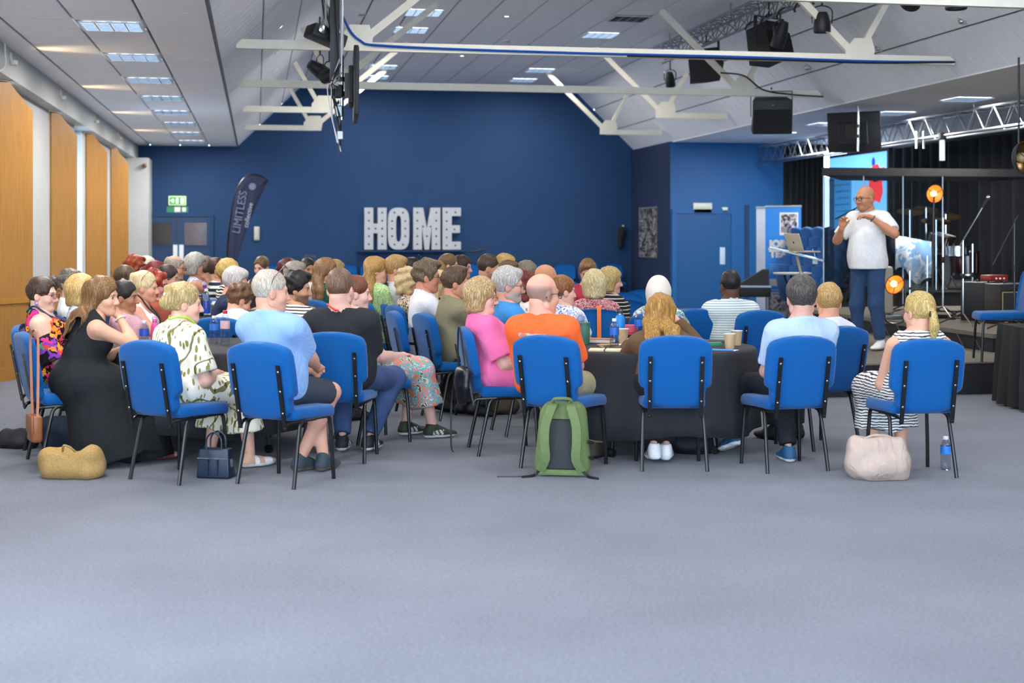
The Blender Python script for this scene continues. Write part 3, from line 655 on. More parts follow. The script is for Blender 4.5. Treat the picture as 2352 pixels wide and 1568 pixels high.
# ---- heads (head space: x right, y forward, z up, origin between the ears at eye level)
HEADS = {}
def head_geo(kind):
    if kind in HEADS: return HEADS[kind]
    male = kind[0] == 'm'; h = .0064 if kind.endswith('n') else .0092
    f = Field((-.1, -.13, -.16), (.1, .14, .135), h); wj = 1.0 if male else .92; K = .03
    for p in [('e', (0, -.012, .032), (.076, .096, .088), None, .0), ('e', (0, .022, -.035), (.062 * wj, .07, .082), None, .04), ('c', (0, .06, -.092), (0, .074, -.096), .026 * wj, .019, .03),
              ('c', (-.048 * wj, .0, -.07), (-.02, .062, -.098), .022, .016, .035), ('c', (.048 * wj, .0, -.07), (.02, .062, -.098), .022, .016, .035),
              ('e', (-.042, .058, -.034), (.022, .026, .024), None, .03), ('e', (.042, .058, -.034), (.022, .026, .024), None, .03),
              ('c', (-.034, .080, .020), (.034, .080, .020), .0105, .0105, .02), ('-e', (-.031, .104, -.001), (.019, .019, .014), None, .014), ('-e', (.031, .104, -.001), (.019, .019, .014), None, .014),
              ('c', (0, .090, .004), (0, .110, -.034), .0085, .0125, .012), ('e', (-.012, .097, -.040), (.009, .010, .008), None, .008), ('e', (.012, .097, -.040), (.009, .010, .008), None, .008),
              ('c', (-.019, .083, -.064), (.019, .083, -.064), .0085, .0085, .01), ('c', (-.014, .084, -.074), (.014, .084, -.074), .0085, .0085, .008),
              ('-e', (0, .101, -.0685), (.026, .010, .0022), None, .003)]: f.prim(p)
    for s in (-1, 1):
        A = np.array([[1, .25 * s, 0], [-.25 * s, 1, 0], [0, 0, 1]]) ; f.prim(('e', (.0775 * s, -.006, -.014), (.0105, .020, .031), A, .010)); f.prim(('-e', (.0895 * s, .0, -.012), (.007, .010, .017), A, .006))
    V, Q = f.surf(); HEADS[kind] = (V, Q); return V, Q
EYE = {}
def eye_mesh():
    if 'e' in EYE: return EYE['e']
    t = MB().sphere((0, 0, 0), .0128, 12, 10); me = bpy.data.meshes.new('eye'); V = np.array(t.v)[:, [0, 2, 1]]
    me.from_pydata([tuple(v) for v in V], [], [f[::-1] for f in t.f]); a = me.color_attributes.new('Col', 'FLOAT_COLOR', 'POINT')
    c = np.ones((len(V), 4), np.float32); d = np.hypot(V[:, 0], V[:, 2]); c[:, :3] = .42; fr = V[:, 1] > 0; c[fr & (d < .0078), :3] = (.05, .045, .04); c[fr & (d < .0035), :3] = .005
    a.data.foreach_set('color', c.ravel()); me.materials.append(attr_mat('eye', .15)); me.polygons.foreach_set('use_smooth', [True] * len(me.polygons)); EYE['e'] = me; return me
def head_colors(V, skin, brow, scalp=None, scalp_c=None, beard=None, lips=None):
    s = np.array(lin(skin)); C = np.tile(s, (len(V), 1)); x, y, z = V.T
    def blend(m, c): C[:] = C * (1 - m[:, None]) + np.array(c) * m[:, None]
    blend(np.clip(1 - np.hypot(np.abs(x) - .042, (z + .035)) / .03, 0, 1) * .35 * (y > .03), s * [1.1, .72, .66])
    blend(np.clip(1 - np.hypot(x, (z + .04) * 1.0) / .02, 0, 1) * .3 * (y > .09), s * [1.1, .72, .66])
    blend(np.clip(1 - np.abs(np.abs(x) - .08) / .015, 0, 1) * .3 * (np.abs(x) > .07), s * [1.1, .7, .62])
    lp = np.array(lin(lips)) if lips else s * [1.0, .55, .52]
    blend(np.clip(1.6 - np.hypot(x / .024, (z + .069) / .010) * 1.1, 0, 1) * (y > .07) * .8, lp)
    if brow: blend(np.clip(1.5 - np.hypot((np.abs(x) - .032) / .019, (z - .0205 + .08 * (np.abs(x) - .03) ** 2) / .0055) * 1.1, 0, 1) * (y > .05) * .85, lin(brow))
    blend(np.clip(1.3 - np.hypot((np.abs(x) - .031) / .017, (z - .009) / .004), 0, 1) * (y > .06) * .5, s * .35)
    if scalp:
        if scalp == 'buzz': m = np.clip((z - (.045 + .55 * (y - .045))) / .02, 0, 1) * (y < .07)
        elif scalp == 'ring': m = np.clip((z + .055 - .35 * (y + .03)) / .015, 0, 1) * np.clip((.055 - z) / .03, 0, 1) * np.clip((.03 - y) / .02, 0, 1)
        blend(np.clip(m, 0, 1) * .75, lin(scalp_c))
    if beard: blend(np.clip((-.035 - z) / .012, 0, 1) * np.clip((y + .01) / .02, 0, 1) * .7 * (np.hypot(x / .02, (z + .068) / .008) > 1), lin(beard))
    return np.clip(C, 0, 1)
def hair_geo(style, h, seed=0, back=None):
    g = np.random.RandomState(seed); lo = [-.19, -.34, -.52]; hi = [.17, .14, .2]
    if style in ('short', 'crop', 'quiff', 'curlyshort', 'thin', 'balding'): lo[2] = -.13
    if style in ('bob', 'curlybob', 'hijabcap'): lo[2] = -.2
    f = Field(lo, hi, h)
    cap = .012
    face = lambda zc=-.055, w=.064, d=.11, hh=.125, k=.012: f.prim(('-e', (0, .115, zc), (w, d, hh), None, k))
    def skull(t=.014, up=.006): f.prim(('e', (0, -.014, .034 + up * .5), (.077 + t, .097 + t, .088 + t + up * .5), None, 0))
    if style in ('crop', 'short', 'quiff', 'curlyshort', 'thin', 'balding'):
        t = {'crop': .006, 'short': .014, 'quiff': .010, 'curlyshort': .018, 'thin': .009, 'balding': .007}[style]; skull(t, .008)
        if style == 'quiff': f.prim(('e', (0, .035, .118), (.055, .062, .026), None, .03))
        if style == 'short': f.prim(('e', (0, .055, .098), (.05, .04, .026), None, .03))
        if style == 'curlyshort': f.prim(('e', (0, .03, .11), (.062, .07, .03), None, .03))
        face(-.052, .071, .098, .120 if style != 'quiff' else .112)
        f.prim(('-p', (0, -.09, -.075), (0, .25, -1)))
        f.prim(('-p', (0, .045, 0), (0, 1, -.62)))
        for s in (-1, 1): f.prim(('-e', (.095 * s, .0, -.045), (.03, .035, .052), None, .006))
        if style == 'balding': f.prim(('-e', (0, .0, .115), (.062, .09, .045), None, .01))
        if style == 'curlyshort': f.ripple(.0075, seed, (70, 110))
        else: f.ripple(.0018, seed, (60, 140))
    elif style in ('bob', 'curlybob'):
        skull(.02, .008); ln = -.075
        for s in (-1, 1): f.prim(('c', (.068 * s, -.01, .03), (.074 * s, .0, ln), .034, .03, .04))
        f.prim(('c', (0, -.07, .03), (0, -.075, ln - .01), .062, .05, .05)); f.prim(('c', (-.05, -.05, 0), (-.05, -.05, ln), .05, .04, .04)); f.prim(('c', (.05, -.05, 0), (.05, -.05, ln), .05, .04, .04))
        face(-.06, .066, .115, .128); f.prim(('-p', (0, 0, ln - .03), (0, .15, -1)))
        if style == 'curlybob': f.ripple(.012, seed, (60, 95))
        else: f.ripple(.0022, seed, (90, 160), True)
    elif style in ('long', 'wavy', 'longfront'):
        skull(.016, .008); ln = -.30 if style != 'wavy' else -.34
        for s in (-1, 1):
            f.prim(('c', (.066 * s, -.02, .03), (.074 * s, -.045, -.12), .034, .034, .04))
        f.prim(('c', (0, -.07, .03), (0, -.085, -.12), .066, .05, .05))
        for strand in back:
            for i in range(len(strand) - 1): f.prim(('c', strand[i], strand[i + 1], .034 - .006 * i, .034 - .006 * (i + 1), .035))
        face(-.075, .064, .115, .14); f.prim(('-e', (0, .06, -.16), (.055, .085, .12), None, .02))
        f.ripple(.009 if style == 'wavy' else .0035, seed, (45, 70) if style == 'wavy' else (90, 150), style != 'wavy')
    elif style in ('pulled', 'bun', 'pony', 'updo', 'braid', 'clip', 'curlypony'):
        skull(.010, .006)
        if style in ('bun', 'updo', 'clip'): f.prim(('e', (0, -.125, .0 if style != 'updo' else .045), (.042, .038, .042), None, .02))
        if style == 'clip': f.prim(('c', (0, -.10, .0), (0, -.115, .095), .04, .022, .03)); f.prim(('e', (0, -.03, .09), (.07, .075, .045), None, .04))
        if style == 'updo': f.prim(('e', (0, -.06, .10), (.06, .055, .035), None, .03))
        if style in ('pony', 'curlypony'):
            f.prim(('e', (0, -.118, .0 if style == 'pony' else .03), (.024, .026, .022), None, .012))
            if style == 'pony': f.prim(('c', (0, -.125, -.01), (0, -.135, -.09), .024, .03, .01)); f.prim(('c', (0, -.135, -.09), (0, -.12, -.18), .03, .012, .02))
            else: f.prim(('e', (0, -.165, -.01), (.05, .05, .085), None, .02))
        if style == 'braid':
            for k in range(8): t = k / 7; f.prim(('e', ((-.035 - .028 * t) + (.006 if k % 2 else -.006), -.085 - .03 * t, -.05 - .22 * t), (.025 - .006 * t, .025 - .006 * t, .024), None, .004))
        face(-.05, .070, .105, .122); f.prim(('-p', (0, -.09, -.09), (0, .5, -1))) if style in ('bun', 'updo', 'clip', 'curlypony', 'pulled') else None
        if style in ('pony', 'braid'): f.prim(('-e', (0, .06, -.13), (.1, .13, .10), None, .01))
        for s in (-1, 1): f.prim(('-e', (.092 * s, .006, -.04), (.026, .034, .045), None, .006))
        f.ripple(.010 if style == 'curlypony' else .0022, seed, (60, 100))
    elif style == 'afro':
        skull(.022, .014); face(-.052, .071, .098, .118); f.prim(('-p', (0, -.09, -.07), (0, .3, -1))); f.prim(('-p', (0, .05, 0), (0, 1, -.7))); f.ripple(.004, seed, (120, 180))
    V, Q = f.surf(); return V, Q
HANDS = {}
def hand_geo(pose):
    if pose in HANDS: return HANDS[pose]
    f = Field((-.075, -.03, -.09), (.06, .21, .04), .0048)
    f.prim(('c', (0, -.02, 0), (0, .02, 0), .027, .029, 0)); f.prim(('e', (.0, .05, 0), (.041, .052, .0155), None, .02)); f.prim(('c', (-.018, .02, -.008), (-.034, .045, -.012), .02, .016, .02))
    curl = {'relaxed': (.45, .6, .5), 'fist': (1.35, 1.6, 1.2), 'flat': (.1, .12, .1), 'cup': (.55, .75, .5)}[pose]
    for i, (x, ln, r, yy) in enumerate(((-.029, .076, .0088, .088), (-.0095, .085, .0092, .094), (.0105, .080, .0088, .092), (.029, .064, .0078, .083))):
        p = npv(x, yy - .012, .001); a = -curl[0] * (1 + .08 * i); seg = (ln * .46, ln * .31, ln * .23); sp = (x * .9) * (1.0 if pose in ('flat', 'cup') else .25)
        for j in range(3):
            q = p + seg[j] * npv(sp, math.cos(a), math.sin(a)); f.prim(('c', p, q, r * (1 - .06 * j), r * (1 - .06 * (j + 1)), .006)); p = q; a -= curl[min(j + 1, 2)]
    tp = npv(-.033, .035, -.008); d = {'relaxed': (-.5, .8, -.35), 'fist': (.15, .75, -.8), 'flat': (-.75, .65, -.1), 'cup': (-.45, .7, -.55)}[pose]; d = npv(*d) / np.linalg.norm(d)
    f.prim(('c', tp, tp + d * .038, .0125, .0105, .012)); d2 = d + npv(.25, .25, -.1); d2 /= np.linalg.norm(d2); f.prim(('c', tp + d * .038, tp + d * .038 + d2 * .03, .0105, .0085, .006))
    HANDS[pose] = f.surf(); return HANDS[pose]
SHOES = {}
def shoe_mesh(kind, c1, c2, c3=None):
    key = (kind, c1, c2, c3)
    if key in SHOES: return SHOES[key]
    f = Field((-.06, -.09, -.085), (.06, .21, .07), .0062)     # origin at the ankle joint, 8 cm above the ground
    f.prim(('c', (0, -.035, -.045), (0, .06, -.05), .036, .037, 0)); f.prim(('e', (.0, .11, -.055), (.047, .085, .030), None, .03))
    if kind in ('sneaker', 'shoe', 'boot'): f.prim(('c', (0, -.012, .0), (0, -.02, -.04), .042, .040, .03)); f.prim(('c', (0, .02, -.015), (0, .07, -.04), .034, .034, .03))
    else: f.prim(('c', (0, .0, .02), (0, -.01, -.04), .033, .033, .03))
    f.prim(('-p', (0, 0, -.079), (0, 0, -1)))
    if kind == 'sneaker': f.prim(('-e', (0, -.01, .05), (.03, .04, .04), None, .01))
    V, Q = f.surf(); x, y, z = V.T; C = np.tile(np.array(lin(c1)), (len(V), 1)); C[z < -.058] = lin(c2)
    if c3: C[(np.abs(x) > .02) & (y > -.01) & (y < .075) & (z < -.02) & (z > -.052) & (np.abs(((y + z * .6) * 60) % 2 - 1) > .45)] = lin(c3)
    if kind == 'sandal':
        sk = np.array(lin('#d8ab92')); up = z > -.058; C[up] = sk; C[up & (((y > .09) & (y < .15)) | ((y > .02) & (y < .05) & (z < .0)))] = lin(c1); C[~up] = lin(c2)
    SHOES[key] = np_mesh('shoe', V, Q, M_shoe, C); return SHOES[key]
def ik(S_, T_, l1, l2, hint):
    d = T_ - S_; L_ = np.linalg.norm(d); mx = (l1 + l2) * .995
    if L_ > mx: T_ = S_ + d / L_ * mx; d = T_ - S_; L_ = mx
    u = d / L_; a = (l1 * l1 - l2 * l2 + L_ * L_) / (2 * L_); h = math.sqrt(max(0, l1 * l1 - a * a)); n = hint - u * hint.dot(u); n /= np.linalg.norm(n)
    return S_ + u * a + n * h, T_
def unit(v): v = np.asarray(v, float); return v / np.linalg.norm(v)
def rotm(yaw, pitch, roll=0):   # yaw clockwise seen from above, pitch down, in degrees; columns = head axes
    y, p, r = (math.radians(t) for t in (yaw, pitch, roll)); cy, sy, cp, sp = math.cos(y), math.sin(y), math.cos(p), math.sin(p)
    Rz = np.array([[cy, sy, 0], [-sy, cy, 0], [0, 0, 1]]); Rx = np.array([[1, 0, 0], [0, cp, sp], [0, -sp, cp]]); Ry = np.array([[math.cos(r), 0, math.sin(r)], [0, 1, 0], [-math.sin(r), 0, math.cos(r)]])
    return Rz @ Rx @ Ry
def bounds(prims, grow):
    lo, hi = [], []
    for p in prims:
        if p[0] in ('c', 'cc'): R = max(p[3], p[4]) + grow; a, b = np.asarray(p[1], float), np.asarray(p[2], float); lo.append(np.minimum(a, b) - R); hi.append(np.maximum(a, b) + R)
        elif p[0] == 'e': R = max(p[2]) + grow; c = np.asarray(p[1], float); lo.append(c - R); hi.append(c + R)
        elif p[0] == 't': R = max(p[3], p[4]) + p[5]; c = np.asarray(p[1], float); lo.append(c - R); hi.append(c + R)
    return np.min(lo, 0), np.max(hi, 0)
def grow_field(prims, grow, h):
    lo, hi = bounds(prims, grow + .03); f = Field(lo, hi, h)
    for p in prims: f.prim(p, grow if p[0][0] != '-' else 0)
    return f
def fsample(f, p):
    q = ((np.asarray(p) - f.lo) / f.h).astype(int)
    if (q < 0).any() or (q >= np.array(f.F.shape)).any(): return 1.0
    return float(f.F[tuple(q)])
def push(f, p, d, gap=.006):
    p = np.array(p, float); d = unit(d)
    for _ in range(80):
        if fsample(f, p) > gap: break
        p = p + d * .004
    return p
SEED = [11]
def person(px=None, cy=None, z=None, a=90, who='', label='', sex='f', build=1.0, lean=None, yaw=0, pitch=4, roll=0, hair=('bob', '#b08d57'), skin='#d9a88c', top=('tee', None), bottom=('trousers', None),
           arms='lap', legs='normal', shoes=('shoe', '#222222', '#111111'), extras=(), group='people seated at the tables', hs=None, brow=None, scalp=None, beard=None, seat=True, chair_kw=None, J=None, base=None, hand=None, sleeve=.62, cneck=None, smile=0, ground=0.0, dx=0.0, lips=None, longlabel=None, twist=0):
    SEED[0] += 1; sd = SEED[0]; male = sex == 'm'; near = z < 11.2 or J is not None; far = z > 13.2 and J is None
    hs = hs or (1.05 if male else 1.0); bald = hair is None
    hb = .0122 if near else (.0175 if not far else .022); hg = .0118 if near else (.0165 if not far else .021); hh = .0082 if near else (.0105 if not far else .012)
    relaxed = lean is None; lean = -8 if relaxed else lean
    le = math.radians(lean)
    if J is None:
        crown = hgt(cy, z); hz = crown - (.122 if bald else .134) * hs; d = npv(0, math.sin(le), math.cos(le)); P = npv(0, 0, .555)
        nk = unit((0, math.sin(le * .7) + .14, 1)) * .150 * hs; L = (hz - nk[2] - P[2]) / d[2]; L = min(max(L, .33), .60)
        N = P + d * L; Hc = N + nk; hw = at(px, z); ra = rz(a); c, s = math.cos(ra), math.sin(ra)
        root = (hw[0] - (Hc[0] * c - Hc[1] * s), hw[1] - (Hc[0] * s + Hc[1] * c), 0)
        sw = (.178 if male else .158) * (1 + .35 * (build - 1)); sh = P + d * (L - .05)
        tw = math.radians(twist); xr = npv(math.cos(tw), -math.sin(tw), 0)
        SL, SR = sh - xr * sw + npv(0, .0, -.012), sh + xr * sw + npv(0, .0, -.012)
        up, fo = .275, .245
        preset = {'lap': ((-.07, .27, .615), (.07, .29, .625)), 'table': ((-.14, .46, TT + .035), (.12, .46, TT + .035)), 'knees': ((-.12, .36, .62), (.12, .36, .62)), 'fold': ((.10, .21, .78), (-.10, .23, .80)),
                  'chin': ((-.10, .40, TT + .03), (.03, Hc[1] + .10, Hc[2] - .13)), 'side': ((-.24, .16, .60), (.24, .16, .60)), 'fists': ((-.03, .33, .655), (.05, .35, .665)), 'nape': ((-.1, .4, TT + .03), (.09, Hc[1] + .06, Hc[2] - .10))}
        wl, wr = preset[arms] if isinstance(arms, str) else arms
        hint = npv(.55, -.5, -.75); EL, WL = ik(SL, npv(*wl), up, fo, hint * [-1, 1, 1]); ER, WR = ik(SR, npv(*wr), up, fo, hint)
        if arms == 'chin' or arms == 'nape': ER, WR = ik(SR, npv(*wr), up, fo, npv(.5, .6, -.9))
        lg = {'normal': ((-.10, .44), (-.10, .45), (.10, .44), (.10, .43)), 'tuck': ((-.09, .43), (-.05, .14), (.09, .43), (.07, .20)), 'out': ((-.11, .45), (-.11, .62), (.11, .45), (.12, .54)),
              'cross': ((-.06, .45), (.07, .38), (.10, .42), (-.05, .30)), 'wide': ((-.19, .42), (-.17, .40), (.19, .42), (.20, .40))}[legs] if isinstance(legs, str) else legs
        (kl, al, kr, ar) = lg
        HLp, HRp = P + npv(-.088 * build ** .5, .02, -.012), P + npv(.088 * build ** .5, .02, -.012)
        KL, KR = npv(kl[0], kl[1], .505), npv(kr[0], kr[1], .505); AL, AR = npv(al[0], al[1], .085 if len(al) < 3 else al[2]), npv(ar[0], ar[1], .085 if len(ar) < 3 else ar[2])
        rootz = 0
    else:
        P, N, Hc, SL, SR, EL, ER, WL, WR, HLp, HRp, KL, KR, AL, AR = [npv(*q) for q in J]; d = unit(N - P); L = np.linalg.norm(N - P); ra = rz(a); root = base; sh = (SL + SR) / 2; crown = 0
    if J is None and 40 <= a <= 95 and yaw <= 22: yaw = max(yaw, min(yaw + .65 * (95 - a), 98 - a))
    R = rotm(yaw, pitch, roll); T_ = lambda V: V * hs @ R.T + Hc
    fw = unit(npv(0, 1, 0) - d * d[1]); A3 = np.array([[1, 0, 0], fw, d]); b = build
    e = empty('person', root, ra, label, 'person', group)
    # --- body
    torso = [('e', P + npv(0, .0, .0), (.165 * b, .125 * b, .115), A3, .0), ('e', P + d * (.34 * L) + fw * (.012 + .05 * (b - 1)), ((.140 if not male else .148) * b, .108 * b, .155), A3, .08),
             ('e', P + d * (.70 * L), ((.142 if not male else .160) * b ** .6, .108 * b ** .5, .165), A3, .08), ('c', SL * .78 + sh * .22, SR * .78 + sh * .22, .055 * b ** .3, .055 * b ** .3, .06),
             ('c', sh - npv(.085, 0, -.012) - d * .0, N + d * .02, .046, .046, .05), ('c', sh + npv(.085, 0, .012), N + d * .02, .046, .046, .05)]
    if not male: torso += [('e', P + d * (.66 * L) + fw * .088 * b ** .5 + npv(s_ * .072, 0, 0), (.066 * b ** .5, .062 * b ** .5, .066 * b ** .5), A3, .05) for s_ in (-1, 1)]
    rn = (.058 if male else .049) * b ** .3
    neck = [('c', N - d * .05, Hc + R @ npv(0, -.03, -.05) * hs, rn * 1.12, rn, .05)]
    af = (1.0 if male else .9) * b ** .6
    arml = [('c', SL, EL, .056 * af, .042 * af, .04), ('c', EL, WL, .043 * af, .028 * (1 if male else .92), .02), ('c', EL + (WL - EL) * .15, EL + (WL - EL) * .4, .041 * af, .038 * af, .03)]
    armr = [('c', SR, ER, .056 * af, .042 * af, .04), ('c', ER, WR, .043 * af, .028 * (1 if male else .92), .02), ('c', ER + (WR - ER) * .15, ER + (WR - ER) * .4, .041 * af, .038 * af, .03)]
    tb = b ** .6
    def legp(H_, K_, A_): return [('c', H_, K_, .088 * tb, .060 * tb, .05), ('c', K_, A_, .056 * tb, .036, .03), ('c', K_ + (A_ - K_) * .2 - unit((0, 1, .2)) * .012, K_ + (A_ - K_) * .42 - unit((0, 1, .2)) * .012, .054 * tb, .048 * tb, .04)]
    legl, legr = legp(HLp, KL, AL), legp(HRp, KR, AR)
    bk = bottom[0]; bare = bk in ('shorts', 'skirt', 'dress', 'maxi', 'dressknee')
    pr = [(p[:-1] + (p[-1],)) for p in torso]
    f = Field(*bounds(torso + neck + arml + armr + ([] if far and not bare else legl + legr), .02), hb)
    for p in torso: f.prim(p, -.006)
    for p in neck + arml + armr: f.prim(p, 0)
    if not (far and not bare):
        for p in legl + legr: f.prim(p, 0 if bare else -.012)
    V, Q = f.surf(); sk = np.array(lin(skin)); C = np.tile(sk, (len(V), 1))
    Vh, Qh = head_geo(('m' if male else 'f') + ('n' if near else 'd')); brow_c = brow or (hair[1] if hair else '#6a5040')
    Ch = head_colors(Vh, skin, brow_c, *(scalp or (None, None)), beard=beard, lips=lips)
    Vs, Qs, Cs = [V, T_(Vh)], [Q, Qh + len(V)], [C, Ch]; nn = len(V) + len(Vh)
    if not far or arms in ('chin', 'nape'):
        hp = hand or {'lap': 'relaxed', 'table': 'relaxed', 'fists': 'fist', 'chin': 'fist'}.get(arms if isinstance(arms, str) else '', 'relaxed'); hp = (hp, hp) if isinstance(hp, str) else hp
        for sgn, E_, W_, ps, k in ((-1, EL, WL, hp[0], 0), (1, ER, WR, hp[1], 1)):
            y = unit(W_ - E_) if len(hp) < 4 or True else None
            zz = npv(0, -.15, 1) if not isinstance(arms, str) or arms not in ('chin', 'nape') or k == 0 else npv(.6, .5, .2)
            if J is not None: y = unit(HANDDIR[k][0]); zz = npv(*HANDDIR[k][1])
            elif isinstance(arms, str) and arms in ('lap', 'table', 'fists', 'knees', 'fold'): y = unit(y * [1, 1, .25] + npv(-.25 * sgn, .1, 0))
            x = unit(np.cross(y, zz)); zz = np.cross(x, y); Vg, Qg = hand_geo(ps); sc_ = 1.0 if male else .9
            Vg = Vg * sc_
            if sgn < 0: Vg = Vg * [-1, 1, 1]; Qg = Qg[:, ::-1]
            Vs.append(Vg @ np.array([x, y, zz]) + W_); Qs.append(Qg + nn); Cs.append(np.tile(sk * [1.02, .93, .9], (len(Vg), 1))); nn += len(Vg)
    link('body', np_mesh('body', np.concatenate(Vs), np.concatenate(Qs), M_skin, np.concatenate(Cs)), e)
    H4 = Matrix([[*(R[i] * hs), Hc[i]] for i in range(3)] + [[0, 0, 0, 1]])
    for s_ in (-1, 1):
        o = link('eye', eye_mesh(), e); o.matrix_local = H4 @ Matrix.Translation((.031 * s_, .0748, .0005))
    # --- clothes
    def shirt(kind, m, name, extra=(), ripple=.0042, loose=.013, hem=-.10):
        q = [tuple(p) for p in torso]
        if J is not None: q += [('e', P + d * .10 + fw * .02, (.172, .148, .25), A3, .08), ('cc', P + d * .2, P - d * .16, .13, .185, .08)]
        elif loose > .016: q.append(('e', P + d * (.22 * L) + fw * .02, (.165 * b, .135 * b, .14), A3, .08))
        def slv(S_, E_, W_):
            if kind in ('tee', 'polo', 'shirt', 'dress', 'puff'):
                end = S_ + (E_ - S_) * sleeve; r = .064 * af if kind != 'puff' else .078; return [('cc', S_, end, .058 * af, r - (.0 if kind == 'puff' else .006), .045)]
            if kind in ('long', 'blazer'): return [('c', S_, E_, .056 * af, .047 * af, .045), ('cc', E_, E_ + (W_ - E_) * .97, .047 * af, .036, .03)]
            if kind == 'half': return [('c', S_, E_, .056 * af, .050 * af, .045), ('cc', E_, E_ + (W_ - E_) * .3, .049 * af, .047, .02)]
            return []
        q += slv(SL, EL, WL) + slv(SR, ER, WR) + list(extra)
        f = grow_field(q, loose, hg); f.ripple(ripple, sd)
        if True:
            f.prim(('-c', N - d * .09, N + d * .12, rn * 1.12 + .006, rn + .008, .01)); ft = cneck if cneck is not None else {'sleeveless': .8, 'off': 1.0, 'blazer': .55}.get(kind, .42); f.prim(('-ps', N + d * .032, d + fw * ft, N + d * .03, .125 if ft < .7 else .16))
        if kind == 'sleeveless':
            for S_, s_ in ((SL, -1), (SR, 1)): f.prim(('-e', S_ + npv(.042 * s_, 0, -.02), (.066, .11, .105), A3, .012))
        if kind == 'off':
            for S_, E_, s_ in ((SL, EL, -1), (SR, ER, 1)):
                f.prim(('-e', S_ + npv(.03 * s_, 0, .03), (.095, .13, .12), A3, .012)); f.prim(('cc', S_ + (E_ - S_) * .52, S_ + (E_ - S_) * 1.02, .064, .082, .02), loose)
        if hem is not None: f.prim(('-p', P + d * hem, -d))
        if kind in ('shirt', 'polo', 'blazer'):
            rr = rn * 1.12 + .014; At = np.array([[1, 0, 0], unit(fw - d * .30), unit(d + fw * .30)]); f.prim(('t', N + d * .026 + fw * .004, At, rr, rr * 1.05, .0095, .008))
        V, Q = f.surf(); link(name, np_mesh(name, V, Q, m), e); return f
    tk, tm = top[0], top[1]; bm_ = bottom[1]
    sk_ex = []
    if bk in ('dress', 'dressknee', 'maxi', 'skirt'):
        mid = (KL + KR) / 2
        sk_ex = [('c', HLp, KL, .095 * tb, .074 * tb, .07), ('c', HRp, KR, .095 * tb, .074 * tb, .07), ('c', (HLp + HRp) / 2, mid + npv(0, -.04, .0), .09, .07, .09)]
        if bk in ('dress', 'skirt'): sk_ex += [('cc', KL, KL + (AL - KL) * .62, .078, .10, .06), ('cc', KR, KR + (AR - KR) * .62, .078, .10, .06), ('cc', mid + npv(0, -.02, 0), mid + ((AL + AR) / 2 - mid) * .62, .07, .085, .06)]
        if bk == 'maxi': sk_ex += [('cc', npv(.05, .14, .48), npv(.10, .26, .03), .18, .27, .1), ('cc', KL, npv(AL[0] - .04, AL[1] - .02, .03), .08, .13, .1), ('cc', KR, npv(AR[0] + .03, AR[1], .03), .08, .13, .1), ('cc', mid, npv(0, .30, .03), .09, .14, .1)]
    fld = None
    if bk in ('dress', 'dressknee', 'maxi') and bm_ is None:
        fld = shirt(tk, tm, 'dress', sk_ex, .005, .014, None)
    else:
        fld = shirt(tk, tm, {'blazer': 'jacket', 'tee': 't_shirt', 'polo': 'polo_shirt', 'sleeveless': 'top'}.get(tk, 'shirt'), loose=top[2] if len(top) > 2 else .013, hem=top[3] if len(top) > 3 else -.10)
        if bk in ('skirt', 'maxi'):
            g = grow_field([torso[0]] + sk_ex, .012, hg); g.ripple(.006 if bk == 'maxi' else .004, sd, (30, 50), True); g.prim(('-p', P + d * (.12 * L), d)); g.prim(('-p', (0, 0, .012), (0, 0, -1)))
            V, Q = g.surf(); link('skirt', np_mesh('skirt', V, Q, bm_), e)
        elif not far or J is not None:
            q = [('e', P + npv(0, .0, .0), (.162 * b, .122 * b, .112), A3, .0)]
            for H_, K_, A_ in ((HLp, KL, AL), (HRp, KR, AR)):
                if bk == 'shorts': q += [('cc', H_, H_ + (K_ - H_) * .86, .092 * tb, .078 * tb, .05)]
                else: q += [('c', H_, K_, .089 * tb, .066 * tb, .05), ('cc', K_, K_ + (A_ - K_) * .93, .064 * tb, .052, .04)]
            g = grow_field(q, .008, hg); g.ripple(.003, sd + 50); g.prim(('-p', P + d * (.2 * L), d)); V, Q = g.surf(); link('shorts' if bk == 'shorts' else 'trousers', np_mesh('trousers', V, Q, bm_), e)
    # --- hair
    if hair and hair[0] not in ('hijab',):
        bk_ = []
        if hair[0] in ('long', 'wavy'):
            for xx in (-.075, -.038, 0, .038, .075):
                ws = [Hc + R @ npv(xx * .85, -.085, -.07) * hs] + [push(fld, P + d * (t * L) - fw * .03 + npv(xx * (1.15 - .3 * (t < .7)), 0, 0), -fw, .012) for t in (.97, .80, .60 if hair[0] == 'long' else .48)]
                bk_.append([(R.T @ (w_ - Hc)) / hs for w_ in ws])
        Vq, Qq = hair_geo(hair[0], hh, sd, bk_); me = np_mesh('hair', Vq, Qq, hair_mat(*hair[1:])); o = link('hair', me, e); o.matrix_local = H4
    # --- shoes
    if (not far or J is not None) and shoes:
        for s_, A_, K_ in ((-1, AL, KL), (1, AR, KR)):
            o = link('shoe', shoe_mesh(*shoes), e); yawf = math.radians(-8 * s_)
            tip = 0 if abs(A_[2] - .085) < .02 or J is not None else -math.radians(min(50, (A_[2] - .085) * 260))
            if legs == 'tuck' and seat: tip = -.25
            o.location = (A_[0], A_[1], max(A_[2], .079) + (.02 if tip and legs == 'tuck' else 0)); o.rotation_euler = (tip, 0, yawf)
    # --- things worn
    def wear(name, mb, m, smooth=40): o = mb.build(name, m, e, smooth); o.matrix_local = H4; return o
